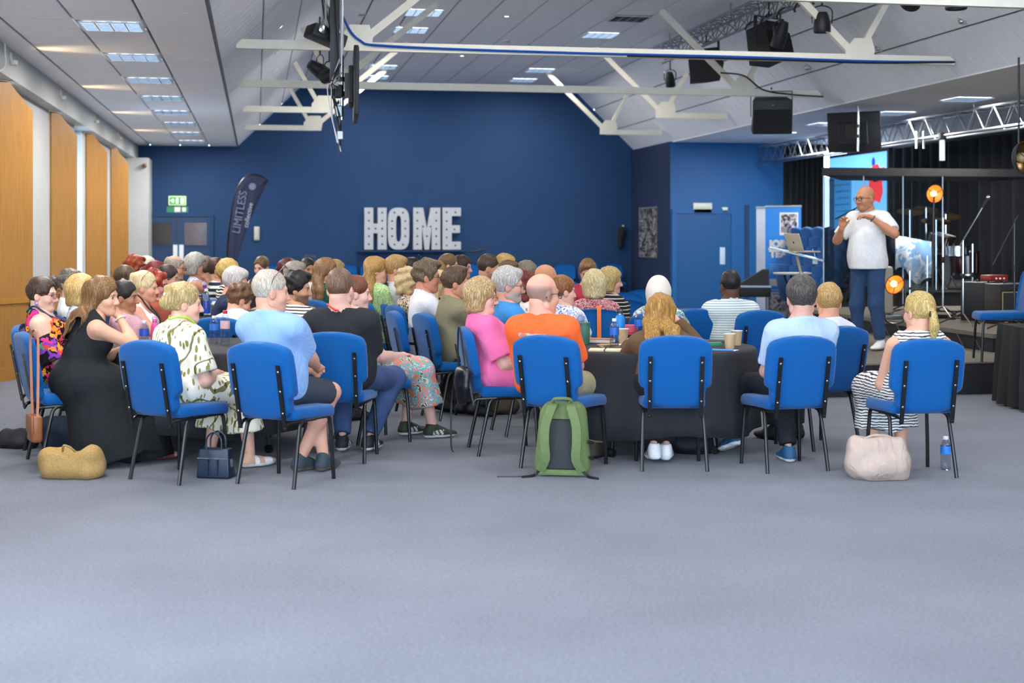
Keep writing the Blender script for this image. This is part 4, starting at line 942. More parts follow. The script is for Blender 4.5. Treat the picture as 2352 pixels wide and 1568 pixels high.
    for x in extras:
        k = x[0]
        if k in ('glasses', 'sunglasses', 'headglasses'):
            col = x[1] if len(x) > 1 else '#1a1a1c'; g = MB(); rad = .0022
            for s_ in (-1, 1):
                g.tube([(.033 * s_ + .022 * math.copysign(abs(math.cos(t)) ** .7, math.cos(t)), .108 - .004 * math.cos(t) * s_, -.004 + .0175 * math.copysign(abs(math.sin(t)) ** .7, math.sin(t))) for t in [2 * math.pi * i / 16 for i in range(16)]], rad, 5, True)
                g.tube([(.055 * s_, .105, .006), (.074 * s_, .085, .006), (.081 * s_, .02, .004), (.080 * s_, -.012, -.006), (.077 * s_, -.03, -.02)], rad, 5)
            g.tube([(-.011, .110, .001), (0, .113, .004), (.011, .110, .001)], rad, 5)
            o = wear('glasses', g, mat('frame_' + col, col, .3))
            for s_ in (-1, 1): MB().add([(.033 * s_ + .021 * math.copysign(abs(math.cos(t)) ** .7, math.cos(t)), .108, -.004 + .0165 * math.copysign(abs(math.sin(t)) ** .7, math.sin(t))) for t in [2 * math.pi * i / 16 for i in range(16)]], [tuple(range(16))]).build('lens', glass_mat('lens', '#f4f6ff', .92) if k != 'sunglasses' else glass_mat('dark_lens', '#3a3a40', .5), o, None)
            if k == 'headglasses': o.matrix_local = H4 @ Matrix.Translation((0, -.012, .075)) @ Matrix.Rotation(math.radians(48), 4, 'X') @ Matrix.Scale(1.06, 4)
        elif k == 'lanyard':
            col = x[1]; o_ = []
            for s_ in (-1, 1):
                pts = [N + npv(.0, 0, 0) - fw * (rn + .02) + d * .035, N + npv(.055 * s_, 0, 0) - fw * .02 + d * .02, N + npv(.075 * s_, 0, 0) + fw * .045 - d * .01, P + d * (.80 * L) + fw * .10 + npv(.05 * s_, 0, 0), P + d * (.55 * L) + fw * .12 + npv(.015 * s_, 0, 0)]
                pts = [push(fld, q, fw if i > 1 else (d * .3 - fw if i == 0 else d + npv(.6 * s_, 0, 0)), .012) for i, q in enumerate(pts)]; o_.append(MB().tube(catmull(pts, 4), .0072, 6))
            mb = MB(); [mb.add(t.v, t.f) for t in o_]; mb.build('lanyard', mat('lanyard_' + col, col, .6, noise=.1), e)
        elif k == 'claw':
            g = MB()
            for i in range(7): g.sphere((.0 + .018 * math.sin(i * 2.1), -.118 - .012 * math.cos(i * 1.7), -.02 + .019 * i), (.016, .013, .013), 8, 6)
            wear('hair_claw', g, mat('claw_' + x[1], x[1], .25, noise=.3, nscale=40))
        elif k == 'tie': wear('hair_tie', MB().tube([(.024 * math.cos(t), -.126, -.012 + .024 * math.sin(t)) for t in [2 * math.pi * i / 10 for i in range(10)]], .009, 6, True), M_dark)
        elif k == 'scrunchie': wear('hair_tie', MB().sphere((-.063, -.116, -.275), (.03, .03, .022), 8, 6), mat('scrunchie', '#b9a3dc', .7))
        elif k == 'earring':
            for s_ in (-1, 1): wear('earring', MB().sphere((.083 * s_, -.002, -.06), .011, 8, 6), mat('earring_' + x[1], x[1], .3))
        elif k == 'hijab':
            g = Field((-.3, -.24, -.42), (.3, .2, .2), .009); g.prim(('e', (0, -.02, .03), (.097, .118, .112), None, 0)); g.prim(('c', (0, -.045, -.04), (0, -.06, -.14), .095, .085, .06)); g.prim(('c', (0, .03, -.10), (0, .03, -.16), .065, .075, .05))
            g.prim(('e', (0, -.03, -.235), (.20, .125, .075), None, .06)); g.prim(('-e', (0, .135, -.03), (.058, .09, .092), None, .012)); g.ripple(.0035, 5, (25, 50)); V, Q = g.surf()
            o = link('headscarf', np_mesh('headscarf', V, Q, mat('scarf', x[1], .8, noise=.05, nscale=20)), e); o.matrix_local = H4
        elif k == 'watch':
            t = unit(WL - EL); c = EL + (WL - EL) * .93; u = unit(np.cross(t, npv(0, 0, 1))); v = np.cross(t, u); MB().tube([tuple(c + (u * math.cos(q) + v * math.sin(q)) * .033) for q in [2 * math.pi * i / 14 for i in range(14)]], .008, 6, True).build('watch', mat('watch_band', '#5a5c60', .4, .5), e)
        elif k == 'bracelet':
            E_, W_ = ER, WR; t = unit(W_ - E_); c = E_ + (W_ - E_) * .9; u = unit(np.cross(t, npv(0, 1, .2))); v = np.cross(t, u); MB().tube([tuple(c + (u * math.cos(q) + v * math.sin(q)) * .034) for q in [2 * math.pi * i / 14 for i in range(14)]], .005, 6, True).build('bracelet', mat('bracelet', '#e8e4da', .4), e)
        elif k == 'backtext':
            o = text('lettering', x[1], .030, M_white, e, (0, 0, 0), (0, 0, 0), ext=.002, sx=1, bold=.0012)
            for v_ in o.data.vertices:
                q = push(fld, P + d * (x[2] * L + v_.co.y) + npv(v_.co.x * .60 - .02, 0, 0) - fw * .07, -fw, .009 + (v_.co.z + .002) * .5); v_.co = q
        elif k == 'belt':
            MB().tube([tuple(P + d * .045 + npv(.178 * b * math.cos(t), 0, 0) + fw * .14 * b * math.sin(t)) for t in [2 * math.pi * i / 24 for i in range(24)]], .012, 6, True).build('belt', mat('belt_brown', '#4a2e1c', .5), e)
    if seat:
        ck = chair_kw or {}; ca = ck.get('a', a); off = ck.get('off', (0, .10) if relaxed else (0, .05)); cr, sr = math.cos(ra), math.sin(ra)
        cp = ck.get('at') or (root[0] + off[0] * cr - off[1] * sr, root[1] + off[0] * sr + off[1] * cr, 0)
        chair(cp, rz(ca), ck.get('label') or 'blue chair occupied by the ' + who)
    return e
HANDDIR = None
# ---------------------------------------------------------------- fabrics
def folds(m, dist=.02, scale=11.0, strength=.55):          # soft creases on worn cloth
    nt, N, L, b = nodes(m); tc = N.new('ShaderNodeTexCoord'); n = N.new('ShaderNodeTexNoise'); n.inputs['Scale'].default_value = scale; n.inputs['Detail'].default_value = 2.5; n.inputs['Distortion'].default_value = 1.2
    mp = N.new('ShaderNodeMapping'); mp.inputs['Scale'].default_value = (1, 1, .6); mp.inputs['Rotation'].default_value = (.4, .5, 0); L.new(tc.outputs['Object'], mp.inputs[0]); L.new(mp.outputs[0], n.inputs['Vector'])
    bp = N.new('ShaderNodeBump'); bp.inputs['Strength'].default_value = strength; bp.inputs['Distance'].default_value = dist; L.new(n.outputs[0], bp.inputs['Height'])
    old = b.inputs['Normal'].links
    if old: L.new(old[0].from_socket, bp.inputs['Normal'])
    L.new(bp.outputs[0], b.inputs['Normal']); return m
def fab(color, rough=.85, noise=.05):
    if 'fabric_' + color in MATS: return MATS['fabric_' + color]
    return folds(mat('fabric_' + color, color, rough, noise=noise, nscale=30, bump=.15, bscale=400, spec=.25))
def ramp_mat(key, build, rough=.85):
    if key in MATS: return MATS[key]
    m = bpy.data.materials.new(key); nt, N, L, b = nodes(m); tc = N.new('ShaderNodeTexCoord'); out = build(N, L, tc.outputs['Object']); L.new(out, b.inputs['Base Color']); b.inputs['Roughness'].default_value = rough; b.inputs['Specular IOR Level'].default_value = .25; MATS[key] = m; return folds(m)
def ramp(N, L, src, stops, interp='CONSTANT'):
    cr = N.new('ShaderNodeValToRGB'); cr.color_ramp.interpolation = interp; e = cr.color_ramp.elements; e[0].position = stops[0][0]; e[0].color = (*lin(stops[0][1]), 1); e[1].position = stops[1][0]; e[1].color = (*lin(stops[1][1]), 1)
    for p, c in stops[2:]: k = e.new(p); k.color = (*lin(c), 1)
    L.new(src, cr.inputs[0]); return cr.outputs[0]
def stripes(c1, c2, scale, dist=1.0, frac=.5, axis='Z'):
    def bld(N, L, v):
        w_ = N.new('ShaderNodeTexWave'); w_.wave_type = 'BANDS'; w_.bands_direction = axis; w_.inputs['Scale'].default_value = scale; w_.inputs['Distortion'].default_value = dist; w_.inputs['Detail Scale'].default_value = 1.5; w_.inputs['Detail'].default_value = 1; L.new(v, w_.inputs['Vector'])
        return ramp(N, L, w_.outputs['Fac'], [(0, c1), (frac, c2)])
    return ramp_mat('stripes_%s_%s_%s_%s' % (c1, c2, scale, dist), bld)
def blotch(key, base, stops, scale, detail=2, dist=1.0, vor=False):
    def bld(N, L, v):
        if vor:
            n0 = N.new('ShaderNodeTexNoise'); n0.inputs['Scale'].default_value = scale * .8; L.new(v, n0.inputs['Vector']); ad = N.new('ShaderNodeMix'); ad.data_type = 'RGBA'; ad.inputs[0].default_value = .12; L.new(v, ad.inputs[6]); L.new(n0.outputs['Color'], ad.inputs[7])
            n = N.new('ShaderNodeTexVoronoi'); n.inputs['Scale'].default_value = scale; L.new(ad.outputs[2], n.inputs['Vector']); sp = N.new('ShaderNodeSeparateColor'); L.new(n.outputs['Color'], sp.inputs[0]); src = sp.outputs[0]
        else:
            n = N.new('ShaderNodeTexNoise'); n.inputs['Scale'].default_value = scale; n.inputs['Detail'].default_value = detail; n.inputs['Distortion'].default_value = dist; L.new(v, n.inputs['Vector']); src = n.outputs[0]
        return ramp(N, L, src, [(0, base)] + stops)
    return ramp_mat('print_' + key, bld)
def leafprint():
    def bld(N, L, v):
        mp = N.new('ShaderNodeMapping'); mp.inputs['Rotation'].default_value = (.5, .6, .3); mp.inputs['Scale'].default_value = (36, 36, 13); L.new(v, mp.inputs['Vector'])
        vo = N.new('ShaderNodeTexVoronoi'); vo.inputs['Scale'].default_value = 1; L.new(mp.outputs[0], vo.inputs['Vector']); a = ramp(N, L, vo.outputs['Distance'], [(0, '#8f8a4e'), (.33, '#efe8d4')])
        w_ = N.new('ShaderNodeTexWave'); w_.inputs['Scale'].default_value = 3.2; w_.inputs['Distortion'].default_value = 12; w_.inputs['Detail'].default_value = 1.5; w_.inputs['Detail Scale'].default_value = 1.2; L.new(v, w_.inputs['Vector']); c = ramp(N, L, w_.outputs['Fac'], [(0, '#8a865e'), (.04, '#ffffff')])
        mx = N.new('ShaderNodeMix'); mx.data_type = 'RGBA'; mx.blend_type = 'MULTIPLY'; mx.inputs[0].default_value = 1; L.new(a, mx.inputs[6]); L.new(c, mx.inputs[7]); return mx.outputs[2]
    return ramp_mat('print_leaf', bld)
def check(c1, c2, scale):
    def bld(N, L, v):
        o = None
        for ax in 'XZ':
            w_ = N.new('ShaderNodeTexWave'); w_.bands_direction = ax; w_.inputs['Scale'].default_value = scale; L.new(v, w_.inputs['Vector'])
            if o is None: o = w_.outputs['Fac']
            else: m_ = N.new('ShaderNodeMath'); m_.operation = 'ADD'; L.new(o, m_.inputs[0]); L.new(w_.outputs['Fac'], m_.inputs[1]); o = m_.outputs[0]
        m2 = N.new('ShaderNodeMath'); m2.operation = 'MULTIPLY'; m2.inputs[1].default_value = .5; L.new(o, m2.inputs[0]); return ramp(N, L, m2.outputs[0], [(0, c1), (1, c2)], 'LINEAR')
    return ramp_mat('check_' + c1 + c2, bld)
FLORAL = blotch('floral', '#17121a', [(.30, '#e8378a'), (.42, '#17121a'), (.5, '#f0922e'), (.62, '#e2463c'), (.72, '#8a3fb8'), (.82, '#1c1418'), (.9, '#2aa78a')], 26, vor=True)
LEAF = leafprint()
REDPRINT = blotch('red', '#9c2c40', [(.47, '#e6d2cc'), (.54, '#9c2c40')], 34, 3, 2.5)
CAMO = blotch('camo', '#2c3a2a', [(.45, '#5e7a44'), (.55, '#1c2420'), (.62, '#8a7a4a')], 22)
LEOPARD = blotch('leopard', '#2c2420', [(.46, '#e8d8c4'), (.6, '#b08858')], 60)
BLUEFL = blotch('bluefl', '#f2f4f8', [(.50, '#2a5cc0'), (.57, '#f2f4f8')], 24, 2, 2.0)
BLUEFINE = blotch('bluefine', '#dfe8f4', [(.5, '#5c86c8'), (.58, '#dfe8f4')], 60, 2, 1)
CHERRY = blotch('cherry', '#efe9e2', [(.66, '#c02c34'), (.74, '#efe9e2')], 30, 1, 0)
TEALFL = blotch('tealfl', '#5f8f9c', [(.48, '#e8e0cc'), (.58, '#5f8f9c')], 20, 3, 2)
SKIRTF = blotch('skirtf', '#e0902c', [(.40, '#e88a9c'), (.47, '#5fb0b4'), (.56, '#d8d0b8'), (.62, '#6a4630')], 14, 4, 2)
GREENDR = blotch('greendr', '#b8d49a', [(.5, '#8fb878'), (.6, '#d0e4b8')], 26, 3, 1)
DENIM = folds(mat('denim', '#3a4f78', .85, noise=.22, nscale=7, bump=.2, bscale=500))
DENIM2 = folds(mat('denim_dark', '#274468', .85, noise=.25, nscale=6, bump=.2, bscale=500))
# ---------------------------------------------------------------- the audience (picture column of the head, top of the hair, distance, heading)
G1 = 'people at the nearest tables'; G2 = 'people at the tables further back'
BK, NV, WH = fab('#1d1d20'), fab('#1f2c4a'), fab('#e9e8e6')
# nearest table by the oak panels
person(97, 634, 10.1, 82, 'woman in a floral off-shoulder dress', 'woman with a long brown braid in a bright floral off-shoulder dress', hair=('braid', '#3a2a20', '#6a5440'), skin='#e2b8a4', build=1.2, top=('off', FLORAL), bottom=('dressknee', None), yaw=4, extras=(('glasses', '#7a3038'), ('lanyard', '#27285c'), ('earring', '#b9a3e8'), ('scrunchie',)), group=G1)
person(236, 636, 9.4, 62, 'woman in a black sleeveless maxi dress', 'woman with long brown hair in a black sleeveless maxi dress, hand to her face', hair=('long', '#6a4a2c', '#a47c4c'), skin='#dca88c', lean=20, yaw=18, top=('sleeveless', fab('#1f2226')), bottom=('maxi', None), arms='chin', legs=((-.12, .44), (-.12, .42), (.10, .46), (.10, .50)), shoes=('sandal', '#8a4a50', '#7a4048'), extras=(('bracelet',),), group=G1, chair_kw=dict(at=W(-2.98, 9.43), a=60))
person(425, 650, 8.95, 42, 'woman in a cream leaf print dress', 'blonde woman with a white claw clip in a cream leaf print dress', hair=('clip', '#a58a58', '#dcc898'), skin='#dfae98', build=1.15, lean=9, yaw=34, top=('puff', LEAF), bottom=('dress', None), sleeve=.8, extras=(('claw', '#efe6dc'), ('lanyard', '#9ecb3c')), legs=((-.11, .44), (-.10, .36), (.11, .46), (.14, .50)), shoes=('sandal', '#f0efec', '#f4f2ee'), group=G1, chair_kw=dict(at=W(-2.075, 8.80), a=32))
person(622, 618, 8.68, 30, 'man in a light blue short-sleeved shirt', 'balding grey man in a light blue shirt and dark shorts, sunglasses on his head', sex='m', hair=('crop', '#b4a898', '#d8cfc4'), brow='#8a7a6a', skin='#dda48c', build=1.08, yaw=38, top=('shirt', check('#82a6da', '#9abce8', 42), .02, -.12), bottom=('shorts', fab('#39414c')), arms='fists', legs='cross', shoes=('shoe', '#3c4650', '#6c6454'), extras=(('headglasses', '#4a2c2c'),), sleeve=.8, group=G1, chair_kw=dict(at=W(-1.385, 8.665), a=27))
person(782, 615, 9.5, 12, 'man in a black T-shirt and jeans', 'broad man in a black T-shirt with a red lanyard at his neck', sex='m', hair=('crop', '#6a5040', '#8a7058'), skin='#e2b09c', build=1.22, yaw=6, hs=1.08, top=('tee', fab('#2a2b30'), .018, -.12), bottom=('trousers', DENIM), extras=(('lanyard', '#d8323c'),), legs=((-.14, .42), (-.08, .22, .10), (.22, .45), (.10, .26, .10)), shoes=('sneaker', '#20262c', '#e8e6e0', '#d8d8d8'), sleeve=.85, group=G1, chair_kw=dict(at=W(-1.165, 9.55), a=6))
person(818, 632, 10.3, 60, 'woman in an orange and turquoise patterned skirt', 'woman in profile beside the black T-shirt man, colourful patterned skirt', hair=('pulled', '#6a3c28', '#8a5438'), skin='#e4b4a4', top=('tee', fab('#2c2e34')), bottom=('skirt', SKIRTF), yaw=0, legs=((-.10, .44), (-.12, .42), (.10, .44), (.12, .52)), shoes=('sneaker', '#31352c', '#e8e8e4', '#c8ccc4'), group=G1)
# second table on the window side
person(550, 651, 11.35, 12, 'curly brown-haired person in a white T-shirt', 'person in a white T-shirt with curly brown hair, head bowed', hair=('curlyshort', '#5c4028', '#8a6844'), skin='#dba68a', lean=26, yaw=45, pitch=28, top=('tee', WH), bottom=('trousers', BK), group=G1)
person(541, 613, 12.35, 72, 'white-haired man in a navy top', 'white-haired man in a navy top leaning forward', sex='m', hair=('short', '#b8b4b0', '#e4e0dc'), skin='#d89c84', lean=16, yaw=12, pitch=12, top=('long', NV), bottom=('trousers', BK), arms='table', group=G2)
person(682, 624, 11.3, 55, 'dark curly-haired man in a striped T-shirt', 'man with dark curly hair and a beard in a striped T-shirt, orange lanyard', sex='m', hair=('curlyshort', '#1c1a1a', '#3a3634'), beard='#2c2420', skin='#cf9a78', yaw=32, top=('tee', stripes('#3a2c2c', '#efeeec', 13, .4, .30)), bottom=('trousers', NV), extras=(('lanyard', '#e8a030'),), group=G1)
person(334, 624, 11.7, 84, 'older woman in a white sleeveless top', 'older blonde woman with a jewelled hair clip in a white sleeveless top', hair=('clip', '#cdb98c', '#eee0bc'), skin='#d89c82', build=1.15, lean=12, top=('sleeveless', WH), bottom=('trousers', fab('#b8cbe6')), arms='table', extras=(('claw', '#a58478'), ('lanyard', '#26262c'), ('headglasses', '#8a3a34')), group=G1)
person(188, 631, 10.95, 80, 'woman with short blonde hair', 'short-haired blonde woman in glasses and a blue patterned top by the braid woman', hair=('bob', '#c09a5c', '#ecd49c'), skin='#e0ac9a', yaw=5, top=('sleeveless', BLUEFINE), bottom=('trousers', NV), extras=(('glasses', '#4c5c9c'),), group=G1)
person(163, 617, 11.9, 76, 'woman with a curly ponytail in a white T-shirt', 'woman with a curly ponytail in a white T-shirt by the oak panel', hair=('curlypony', '#4c4640', '#a08c74'), skin='#c8987c', yaw=22, top=('tee', WH), bottom=('trousers', NV), group=G2)
person(286, 645, 11.0, 84, 'dark-haired woman behind the black dress', 'dark-haired woman half hidden behind the long brown hair', hair=('pulled', '#1e1a1a', '#3a3030'), skin='#b07c60', top=('long', fab('#c89ca8')), bottom=('trousers', BK), group=G1)
person(289, 609, 13.35, 84, 'woman in a green camouflage top', 'brown-haired woman in a green camouflage print top', hair=('pulled', '#4a3828', '#7c6448'), skin='#d8a890', top=('tee', CAMO), bottom=('trousers', BK), group=G2)
person(313, 586, 14.6, 92, 'woman with curly ginger hair and glasses', 'woman with curly ginger hair and black glasses', hair=('curlybob', '#7a2f14', '#c05c2c'), skin='#dfa890', top=('tee', fab('#8a6a54')), bottom=('trousers', BK), extras=(('glasses', '#141418'),), group=G2)
person(338, 590, 15.6, 80, 'white-haired person by the double door', 'white-haired person partly hidden behind the ginger curls', hair=('bob', '#bdb6a8', '#dcd8cc'), skin='#d9a690', top=('tee', fab('#8c94a4')), bottom=('trousers', BK), group=G2)
person(358, 599, 14.1, 62, 'woman with burgundy hair near the window wall', 'woman with smooth burgundy hair looking down near the window wall', hair=('bun', '#5c1620', '#a03040'), skin='#d8a08c', pitch=14, top=('tee', fab('#8a5c58')), bottom=('trousers', BK), group=G2)
person(386, 607, 13.2, 82, 'dark-haired woman in a white lace top', 'dark-haired woman with a low bun and glasses in a white lace top', hair=('bun', '#2c201c', '#54403a'), skin='#d29a80', top=('sleeveless', WH), bottom=('trousers', BK), extras=(('glasses', '#8c8078'),), group=G2)
person(357, 621, 12.5, 76, 'woman with orange-red hair', 'woman with orange-red hair behind the jewelled hair clip', hair=('curlybob', '#8a2c18', '#c4552c'), skin='#c89080', top=('tee', fab('#9c4c3c')), bottom=('trousers', BK), group=G2)
person(402, 584, 14.8, 76, 'balding older man in navy', 'balding older man in glasses and a navy shirt with a yellow lanyard', sex='m', hair=('balding', '#9a8a78', '#c8bcac'), skin='#cc9678', pitch=8, top=('polo', NV), bottom=('trousers', BK), extras=(('glasses', '#3a2c24'), ('lanyard', '#c8d838')), group=G2)
person(451, 581, 15.1, 82, 'woman with a grey bob', 'woman with a grey bob in a blue patterned sleeveless top, hand at her chin', hair=('bob', '#9a9890', '#cfcfc8'), skin='#c89278', top=('sleeveless', BLUEFL), bottom=('trousers', BK), arms='chin', extras=(('glasses', '#5a3028'),), group=G2)
person(475, 588, 15.9, 108, 'woman in thin dark glasses beyond the grey bob', 'woman in thin dark glasses just beyond the grey bob', hair=('pulled', '#5c4a3c', '#8a7460'), skin='#dca894', top=('tee', fab('#8c8480')), bottom=('trousers', BK), extras=(('glasses', '#24242c'),), group=G2)
person(500, 591, 14.8, 66, 'woman in a navy and white block stripe top', 'woman with a messy brown bun in a navy and white striped top', hair=('bun', '#3c2a20', '#6c4e38'), skin='#d09c80', top=('tee', stripes('#1f2c44', '#ecebe6', 5, 1.0, .55)), bottom=('trousers', BK), group=G2)
person(525, 597, 14.1, 58, 'woman with cropped bleached hair', 'woman with cropped bleached blonde hair and a zebra striped top', hair=('afro', '#b89a54', '#e0c47c'), skin='#8c5a40', yaw=20, top=('tee', stripes('#1c1a1c', '#efe9e2', 11, 3, .5)), bottom=('trousers', BK), group=G2)
person(601, 588, 17.0, 205, 'woman facing the camera with parted hair', 'woman facing the camera with hair parted and pulled back, eyes lowered', hair=('pulled', '#5c4632', '#8a7254'), skin='#dcaa92', pitch=14, top=('sleeveless', fab('#2c2a30')), bottom=('trousers', BK), group=G2)
person(664, 594, 16.2, 62, 'woman with long burgundy hair', 'woman with long burgundy hair seen from behind at the far table', hair=('long', '#4a161c', '#7c2c34'), skin='#d0a08c', top=('tee', fab('#3c3440')), bottom=('trousers', BK), group=G2)
person(679, 600, 14.4, 74, 'man with thick grey hair', 'man with thick grey hair behind the dark curly-haired man', sex='m', hair=('short', '#8c8478', '#bcb4a8'), skin='#c8927a', top=('shirt', fab('#8ca4c4')), bottom=('trousers', BK), group=G2)
person(707, 592, 16.0, 148, 'dark-haired woman in white turned to the camera', 'dark-haired woman in white with sunglasses on her head, turned to the camera', hair=('pulled', '#1e1a1a', '#3c3430'), skin='#b98464', top=('long', WH), bottom=('trousers', BK), extras=(('headglasses', '#6a5c24'),), group=G2)
person(751, 593, 14.0, 52, 'woman in a green top with loose half-up hair', 'light brown-haired woman in a green top with loose half-up hair', hair=('long', '#7c5a3c', '#b08a60'), skin='#dca890', yaw=18, top=('tee', fab('#1c6a54')), bottom=('trousers', BK), group=G2)
person(772, 598, 15.6, 88, 'fair-haired person beyond the green top', 'fair-haired person half hidden beyond the green top woman', hair=('bob', '#9c7c54', '#c8a878'), skin='#dca890', top=('tee', fab('#8c9cac')), bottom=('trousers', BK), group=G2)
# middle group
person(866, 590, 13.7, 66, 'woman in a pale green dress', 'woman with long wavy blonde hair in a pale green dress', hair=('wavy', '#a47c44', '#d4ae70'), skin='#dcaa90', top=('puff', GREENDR), bottom=('dress', None), sleeve=.85, group=G2)
person(911, 586, 13.7, 78, 'fair-haired man in a pale grey polo', 'fair-haired man in a pale grey polo shirt', sex='m', hair=('short', '#a07c4c', '#c8a468'), skin='#d8a084', top=('polo', fab('#c6ccd0')), bottom=('trousers', BK), group=G2)
person(948, 591, 16.0, 78, 'woman with sunglasses pushed into dark hair', 'woman with sunglasses pushed into dark hair below the HOME letters', hair=('pulled', '#2a211e', '#4c3c34'), skin='#d8a892', top=('tee', fab('#50586c')), bottom=('trousers', BK), extras=(('headglasses', '#141416'),), group=G2)
person(941, 616, 12.95, 68, 'older woman in a leopard print top', 'older woman with curly pale blonde hair in a leopard print top', hair=('curlybob', '#c4a878', '#e8d4ac'), skin='#d49c84', top=('tee', LEOPARD), bottom=('trousers', BK), group=G2)
person(981, 597, 11.95, 72, 'curly-haired man in a white shirt', 'curly-haired man in round glasses and a white shirt', sex='m', hair=('curlyshort', '#5a4a38', '#8a765c'), skin='#cc8c74', lean=2, hs=1.08, top=('shirt', fab('#e4e6ea'), .016), bottom=('trousers', fab('#2c2a2c')), sleeve=.9, extras=(('glasses', '#3c3430'), ('belt',)), arms='table', legs='tuck', group=G2)
person(1012, 622, 12.7, 62, 'woman with long pale blonde hair', 'woman with long pale blonde hair and a black sleeveless top', hair=('long', '#c4ac7c', '#ecdcb4'), skin='#d8a48c', top=('sleeveless', BK), bottom=('trousers', BK), group=G2)
person(1003, 600, 14.6, 80, 'light brown-haired person behind the curly-haired man', 'light brown-haired person just behind the curly-haired man', hair=('bob', '#8a6840', '#b08c5c'), skin='#d8a48c', top=('tee', fab('#a08c80')), bottom=('trousers', BK), group=G2)
person(1046, 612, 11.7, 66, 'man in an olive linen blazer', 'man with a brown quiff in an olive linen blazer', sex='m', hair=('quiff', '#4a3828', '#7c6044'), skin='#d09478', lean=2, hs=1.06, top=('blazer', mat('linen', '#8a8468', .9, noise=.12, nscale=60, bump=.2, bscale=300), .018), bottom=('trousers', fab('#3c3c40')), arms='table', legs='tuck', group=G2)
person(1031, 582, 15.4, 78, 'woman with a loose brown bun', 'woman with a loose brown bun right under the letter E', hair=('bun', '#6a4e34', '#98764e'), skin='#dcaa94', top=('tee', fab('#b08c84')), bottom=('trousers', BK), group=G2)
person(1062, 587, 15.8, 106, 'woman with a dark fringe in an orange top', 'woman with long dark hair and a fringe in an orange top', hair=('long', '#33211c', '#5c4034'), skin='#dcaa98', top=('tee', fab('#e8703c')), bottom=('trousers', BK), group=G2)
person(1122, 583, 13.8, 70, 'dark-haired man in a black polo', 'short dark-haired man in a black polo shirt looking down', sex='m', hair=('crop', '#3a2c22', '#5c4838'), skin='#cc9474', beard='#8c6c58', pitch=12, top=('polo', BK), bottom=('trousers', BK), group=G2)
person(1165, 583, 15.2, 66, 'woman with gathered honey blonde hair', 'woman with gathered honey blonde hair beside the black polo man', hair=('updo', '#b08c4c', '#e0c080'), skin='#dcaa90', top=('tee', fab('#5c6480')), bottom=('trousers', BK), group=G2)
person(1169, 598, 14.6, 74, 'brown-haired person below the honey blonde woman', 'brown-haired person just below the honey blonde woman', hair=('short', '#5c4630', '#8c6c48'), skin='#d49c80', top=('tee', fab('#4c5460')), bottom=('trousers', BK), group=G2)
person(1212, 600, 15.4, 82, 'woman with straight grey-brown hair', 'woman with straight grey-brown shoulder-length hair against the end wall', hair=('bob', '#7c7060', '#a89c88'), skin='#cf9a84', top=('tee', fab('#4c5848')), bottom=('trousers', BK), group=G2)
person(1255, 607, 13.0, 56, 'bald man behind the orange T-shirt', 'bald tanned man behind the orange T-shirt man', sex='m', hair=None, skin='#cc8f6a', top=('polo', fab('#384864')), bottom=('trousers', BK), group=G2)
# nearest table beside the stage
person(1107, 638, 9.85, 78, 'woman in a bright pink dress', 'woman with a blonde bob and glasses in a bright pink dress', hair=('bob', '#a08054', '#e0cc9c'), skin='#e4b6a4', build=1.12, yaw=10, top=('puff', fab('#ef74aa'), .014), bottom=('dressknee', None), sleeve=.8, extras=(('glasses', '#a8683c'),), shoes=('sandal', '#c89078', '#8a6048'), group=G1, chair_kw=dict(at=W(-.045, 9.86), a=79))
person(1168, 612, 10.75, 74, 'grey-bearded man in a sky blue polo', 'grey-haired bearded man in glasses and a sky blue polo shirt', sex='m', hair=('short', '#a8a29a', '#dcd8d2'), beard='#b4aca4', skin='#d89c86', hs=1.1, build=1.1, top=('polo', fab('#3f8fd2'), .016), bottom=('trousers', fab('#3c4454')), sleeve=.9, extras=(('glasses', '#5c5450'),), group=G1)
person(1246, 628, 9.17, 27, 'man in an orange T-shirt', 'man with a shaved balding head in an orange T-shirt and khaki trousers', sex='m', hair=None, scalp=('ring', '#7a685c'), skin='#e0a68e', build=1.12, yaw=28, hs=1.1, top=('tee', fab('#fb6a33'), .02, -.12), bottom=('trousers', fab('#a89c78')), extras=(('glasses', '#26263a'), ('backtext', 'VOLUNTEERING IS EASIER', .80)), legs=((-.16, .42), (-.12, .42), (.20, .46), (.16, .44)), shoes=('shoe', '#4c4238', '#2c2824'), sleeve=.85, group=G1, chair_kw=dict(at=W(.35, 9.23), a=28))
person(1207, 625, 12.0, 48, 'woman with auburn curls in a cherry print top', 'woman with auburn curls in a white cherry print top', hair=('curlybob', '#5c1c14', '#8c3c2a'), skin='#dcaa98', top=('tee', CHERRY), bottom=('trousers', BK), group=G2)
person(1293, 631, 11.4, 44, 'woman with auburn hair pinned up in blue and white', 'woman with auburn hair pinned up in a blue and white top', hair=('bun', '#7c4a24', '#b07c44'), skin='#dfae98', yaw=26, top=('tee', BLUEFL), bottom=('trousers', BK), group=G1)
person(1350, 595, 15.3, 188, 'man in a raspberry shirt facing the camera', 'man in a raspberry shirt facing the camera, head lowered', sex='m', hair=('short', '#7c5838', '#a47c54'), skin='#d29678', pitch=22, top=('long', fab('#b03a4c')), bottom=('trousers', BK), arms='table', group=G2)
person(1365, 620, 12.3, 8, 'woman in a red patterned blouse', 'woman with short platinum blonde hair in a red patterned blouse', hair=('bob', '#b8a474', '#f0e4bc'), skin='#d69c80', top=('half', REDPRINT), bottom=('trousers', BK), group=G1)
person(1403, 614, 13.6, 72, 'blonde woman in a black pinstriped top', 'blonde woman in a black pinstriped top at the table edge', hair=('bob', '#a48a50', '#dcc488'), skin='#dcaa94', top=('tee', stripes('#d8d4cc', '#1c1c20', 9, .5, .12)), bottom=('trousers', BK), group=G2)
